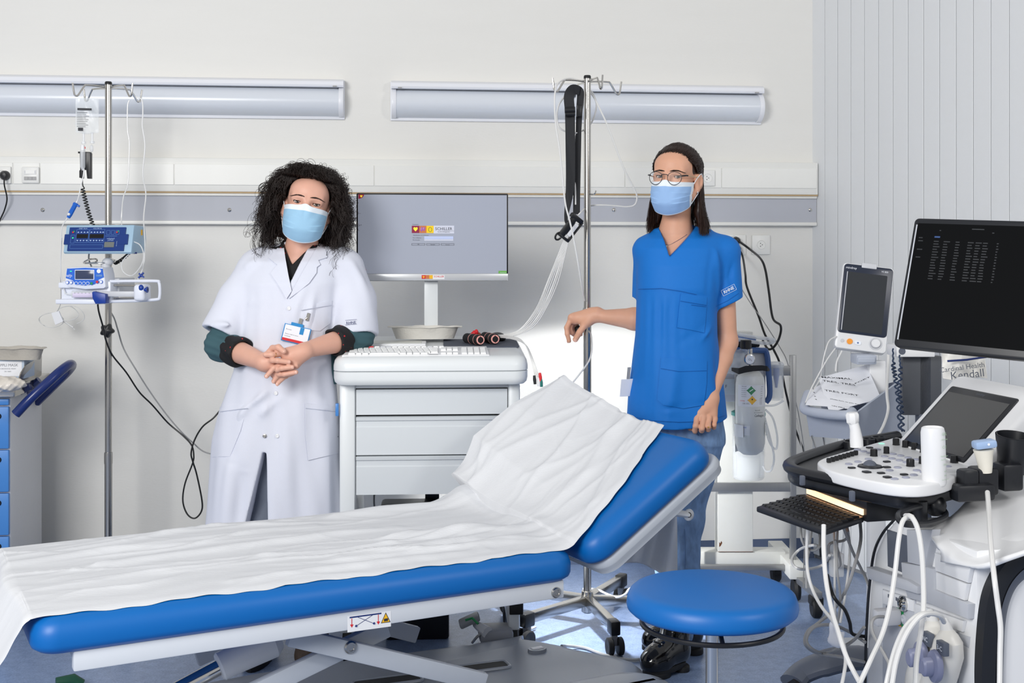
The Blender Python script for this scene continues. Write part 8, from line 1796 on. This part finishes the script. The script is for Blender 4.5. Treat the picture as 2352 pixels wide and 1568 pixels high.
cab('thick white cable of the cream probe running down over the black trim', [(2268, 1130, 2.78), (2271, 1170, 2.7), (2275, 1240, 2.55), (2283, 1320, 2.46), (2292, 1390, 2.44), (2298, 1440, 2.43), (2297, 1500, 2.42), (2296, 1590, 2.4)], .0055)
cab('thick white cable dropping from the keyboard drawer in front of the grey loops', [(1892, 1205, 2.75), (1892, 1260, 2.72), (1897, 1330, 2.68), (1910, 1400, 2.62), (1925, 1450, 2.58), (1945, 1510, 2.53), (1975, 1568, 2.48), (1990, 1600, 2.44)], .0052)
cab('white cable curving from the trolley wheels to the floor below the drawer', [(1856, 1200, 2.95), (1853, 1260, 2.95), (1855, 1310, 2.92), (1865, 1350, 2.9), (1885, 1390, 2.85), (1915, 1430, 2.8), (1935, 1470, 2.72), (1942, 1520, 2.65), (1930, 1590, 2.6)], .004)
tl2 = root('hanging_tubes', 'tangle of pale grey tubes hanging under the scanner keyboard drawer', 'cable', W(1930, 1250, 3.1))
rg3 = np.random.default_rng(21)
for pts, rr_, mm in (([(1838, 1200), (1842, 1240), (1858, 1262), (1880, 1258), (1884, 1225)], .0035, m_cable_g), ([(1884, 1200), (1887, 1250), (1865, 1252), (1836, 1262), (1819, 1285), (1830, 1304), (1860, 1306), (1890, 1297), (1905, 1275)], .0036, m_cable_w), ([(1866, 1205), (1860, 1250), (1853, 1300), (1852, 1350)], .003, m_cable_g), ([(1915, 1200), (1917, 1280), (1918, 1400), (1925, 1430)], .003, m_cable_w), ([(1924, 1200), (1922, 1300), (1930, 1370), (1925, 1430)], .003, m_cable_g), ([(1945, 1200), (1952, 1260), (1945, 1340), (1930, 1430)], .0032, m_cable_w), ([(1930, 1200), (1948, 1220), (1940, 1240), (1905, 1250), (1908, 1290), (1922, 1302), (1930, 1290), (1918, 1240)], .0035, m_cable_g), ([(1975, 1190), (1977, 1240), (1965, 1290), (1945, 1350), (1915, 1400), (1880, 1430), (1855, 1450), (1850, 1480), (1880, 1500), (1930, 1508), (1985, 1520)], .0042, m_cable_g), ([(1935, 1205), (1960, 1270), (1985, 1320), (1996, 1345)], .0038, m_cable_g), ([(1985, 1440), (1960, 1470), (1925, 1490), (1895, 1500), (1865, 1490), (1852, 1468), (1870, 1440), (1910, 1435), (1950, 1450), (1988, 1475)], .0042, m_cable_g), ([(1900, 1320), (1915, 1370), (1940, 1400), (1952, 1430), (1958, 1455), (1990, 1462)], .0045, m_cable_k)):
    part('tube', MB().tube(cr([W(x, y, 3.05 + rg3.uniform(-.06, .06)) for x, y in pts], 7), rr_, 7), mm, tl2, world=True)
part('clip_box', MB().box(-.017, .017, -.012, .012, -.03, .03, .005, Matrix.Translation(W(1921, 1296, 3.05))), m_clear2, tl2, world=True)
def gz(P): return rbox(P, (0, 0, 0), (.02, .006, .028), .006) + .006 * np.sin(P[:, 0] * 90 + 1) * np.sin(P[:, 2] * 80) + .15 * np.maximum(P[:, 2], 0) * 0
r = root_at('white_tag', 'ragged white tag dangling among the tubes near the floor', 'tag', 1922, 1456, 2.98, roll=20); part('tag_body', nets(gz, (-.04, -.03, -.05), (.04, .03, .05), .004), m_paper, r)
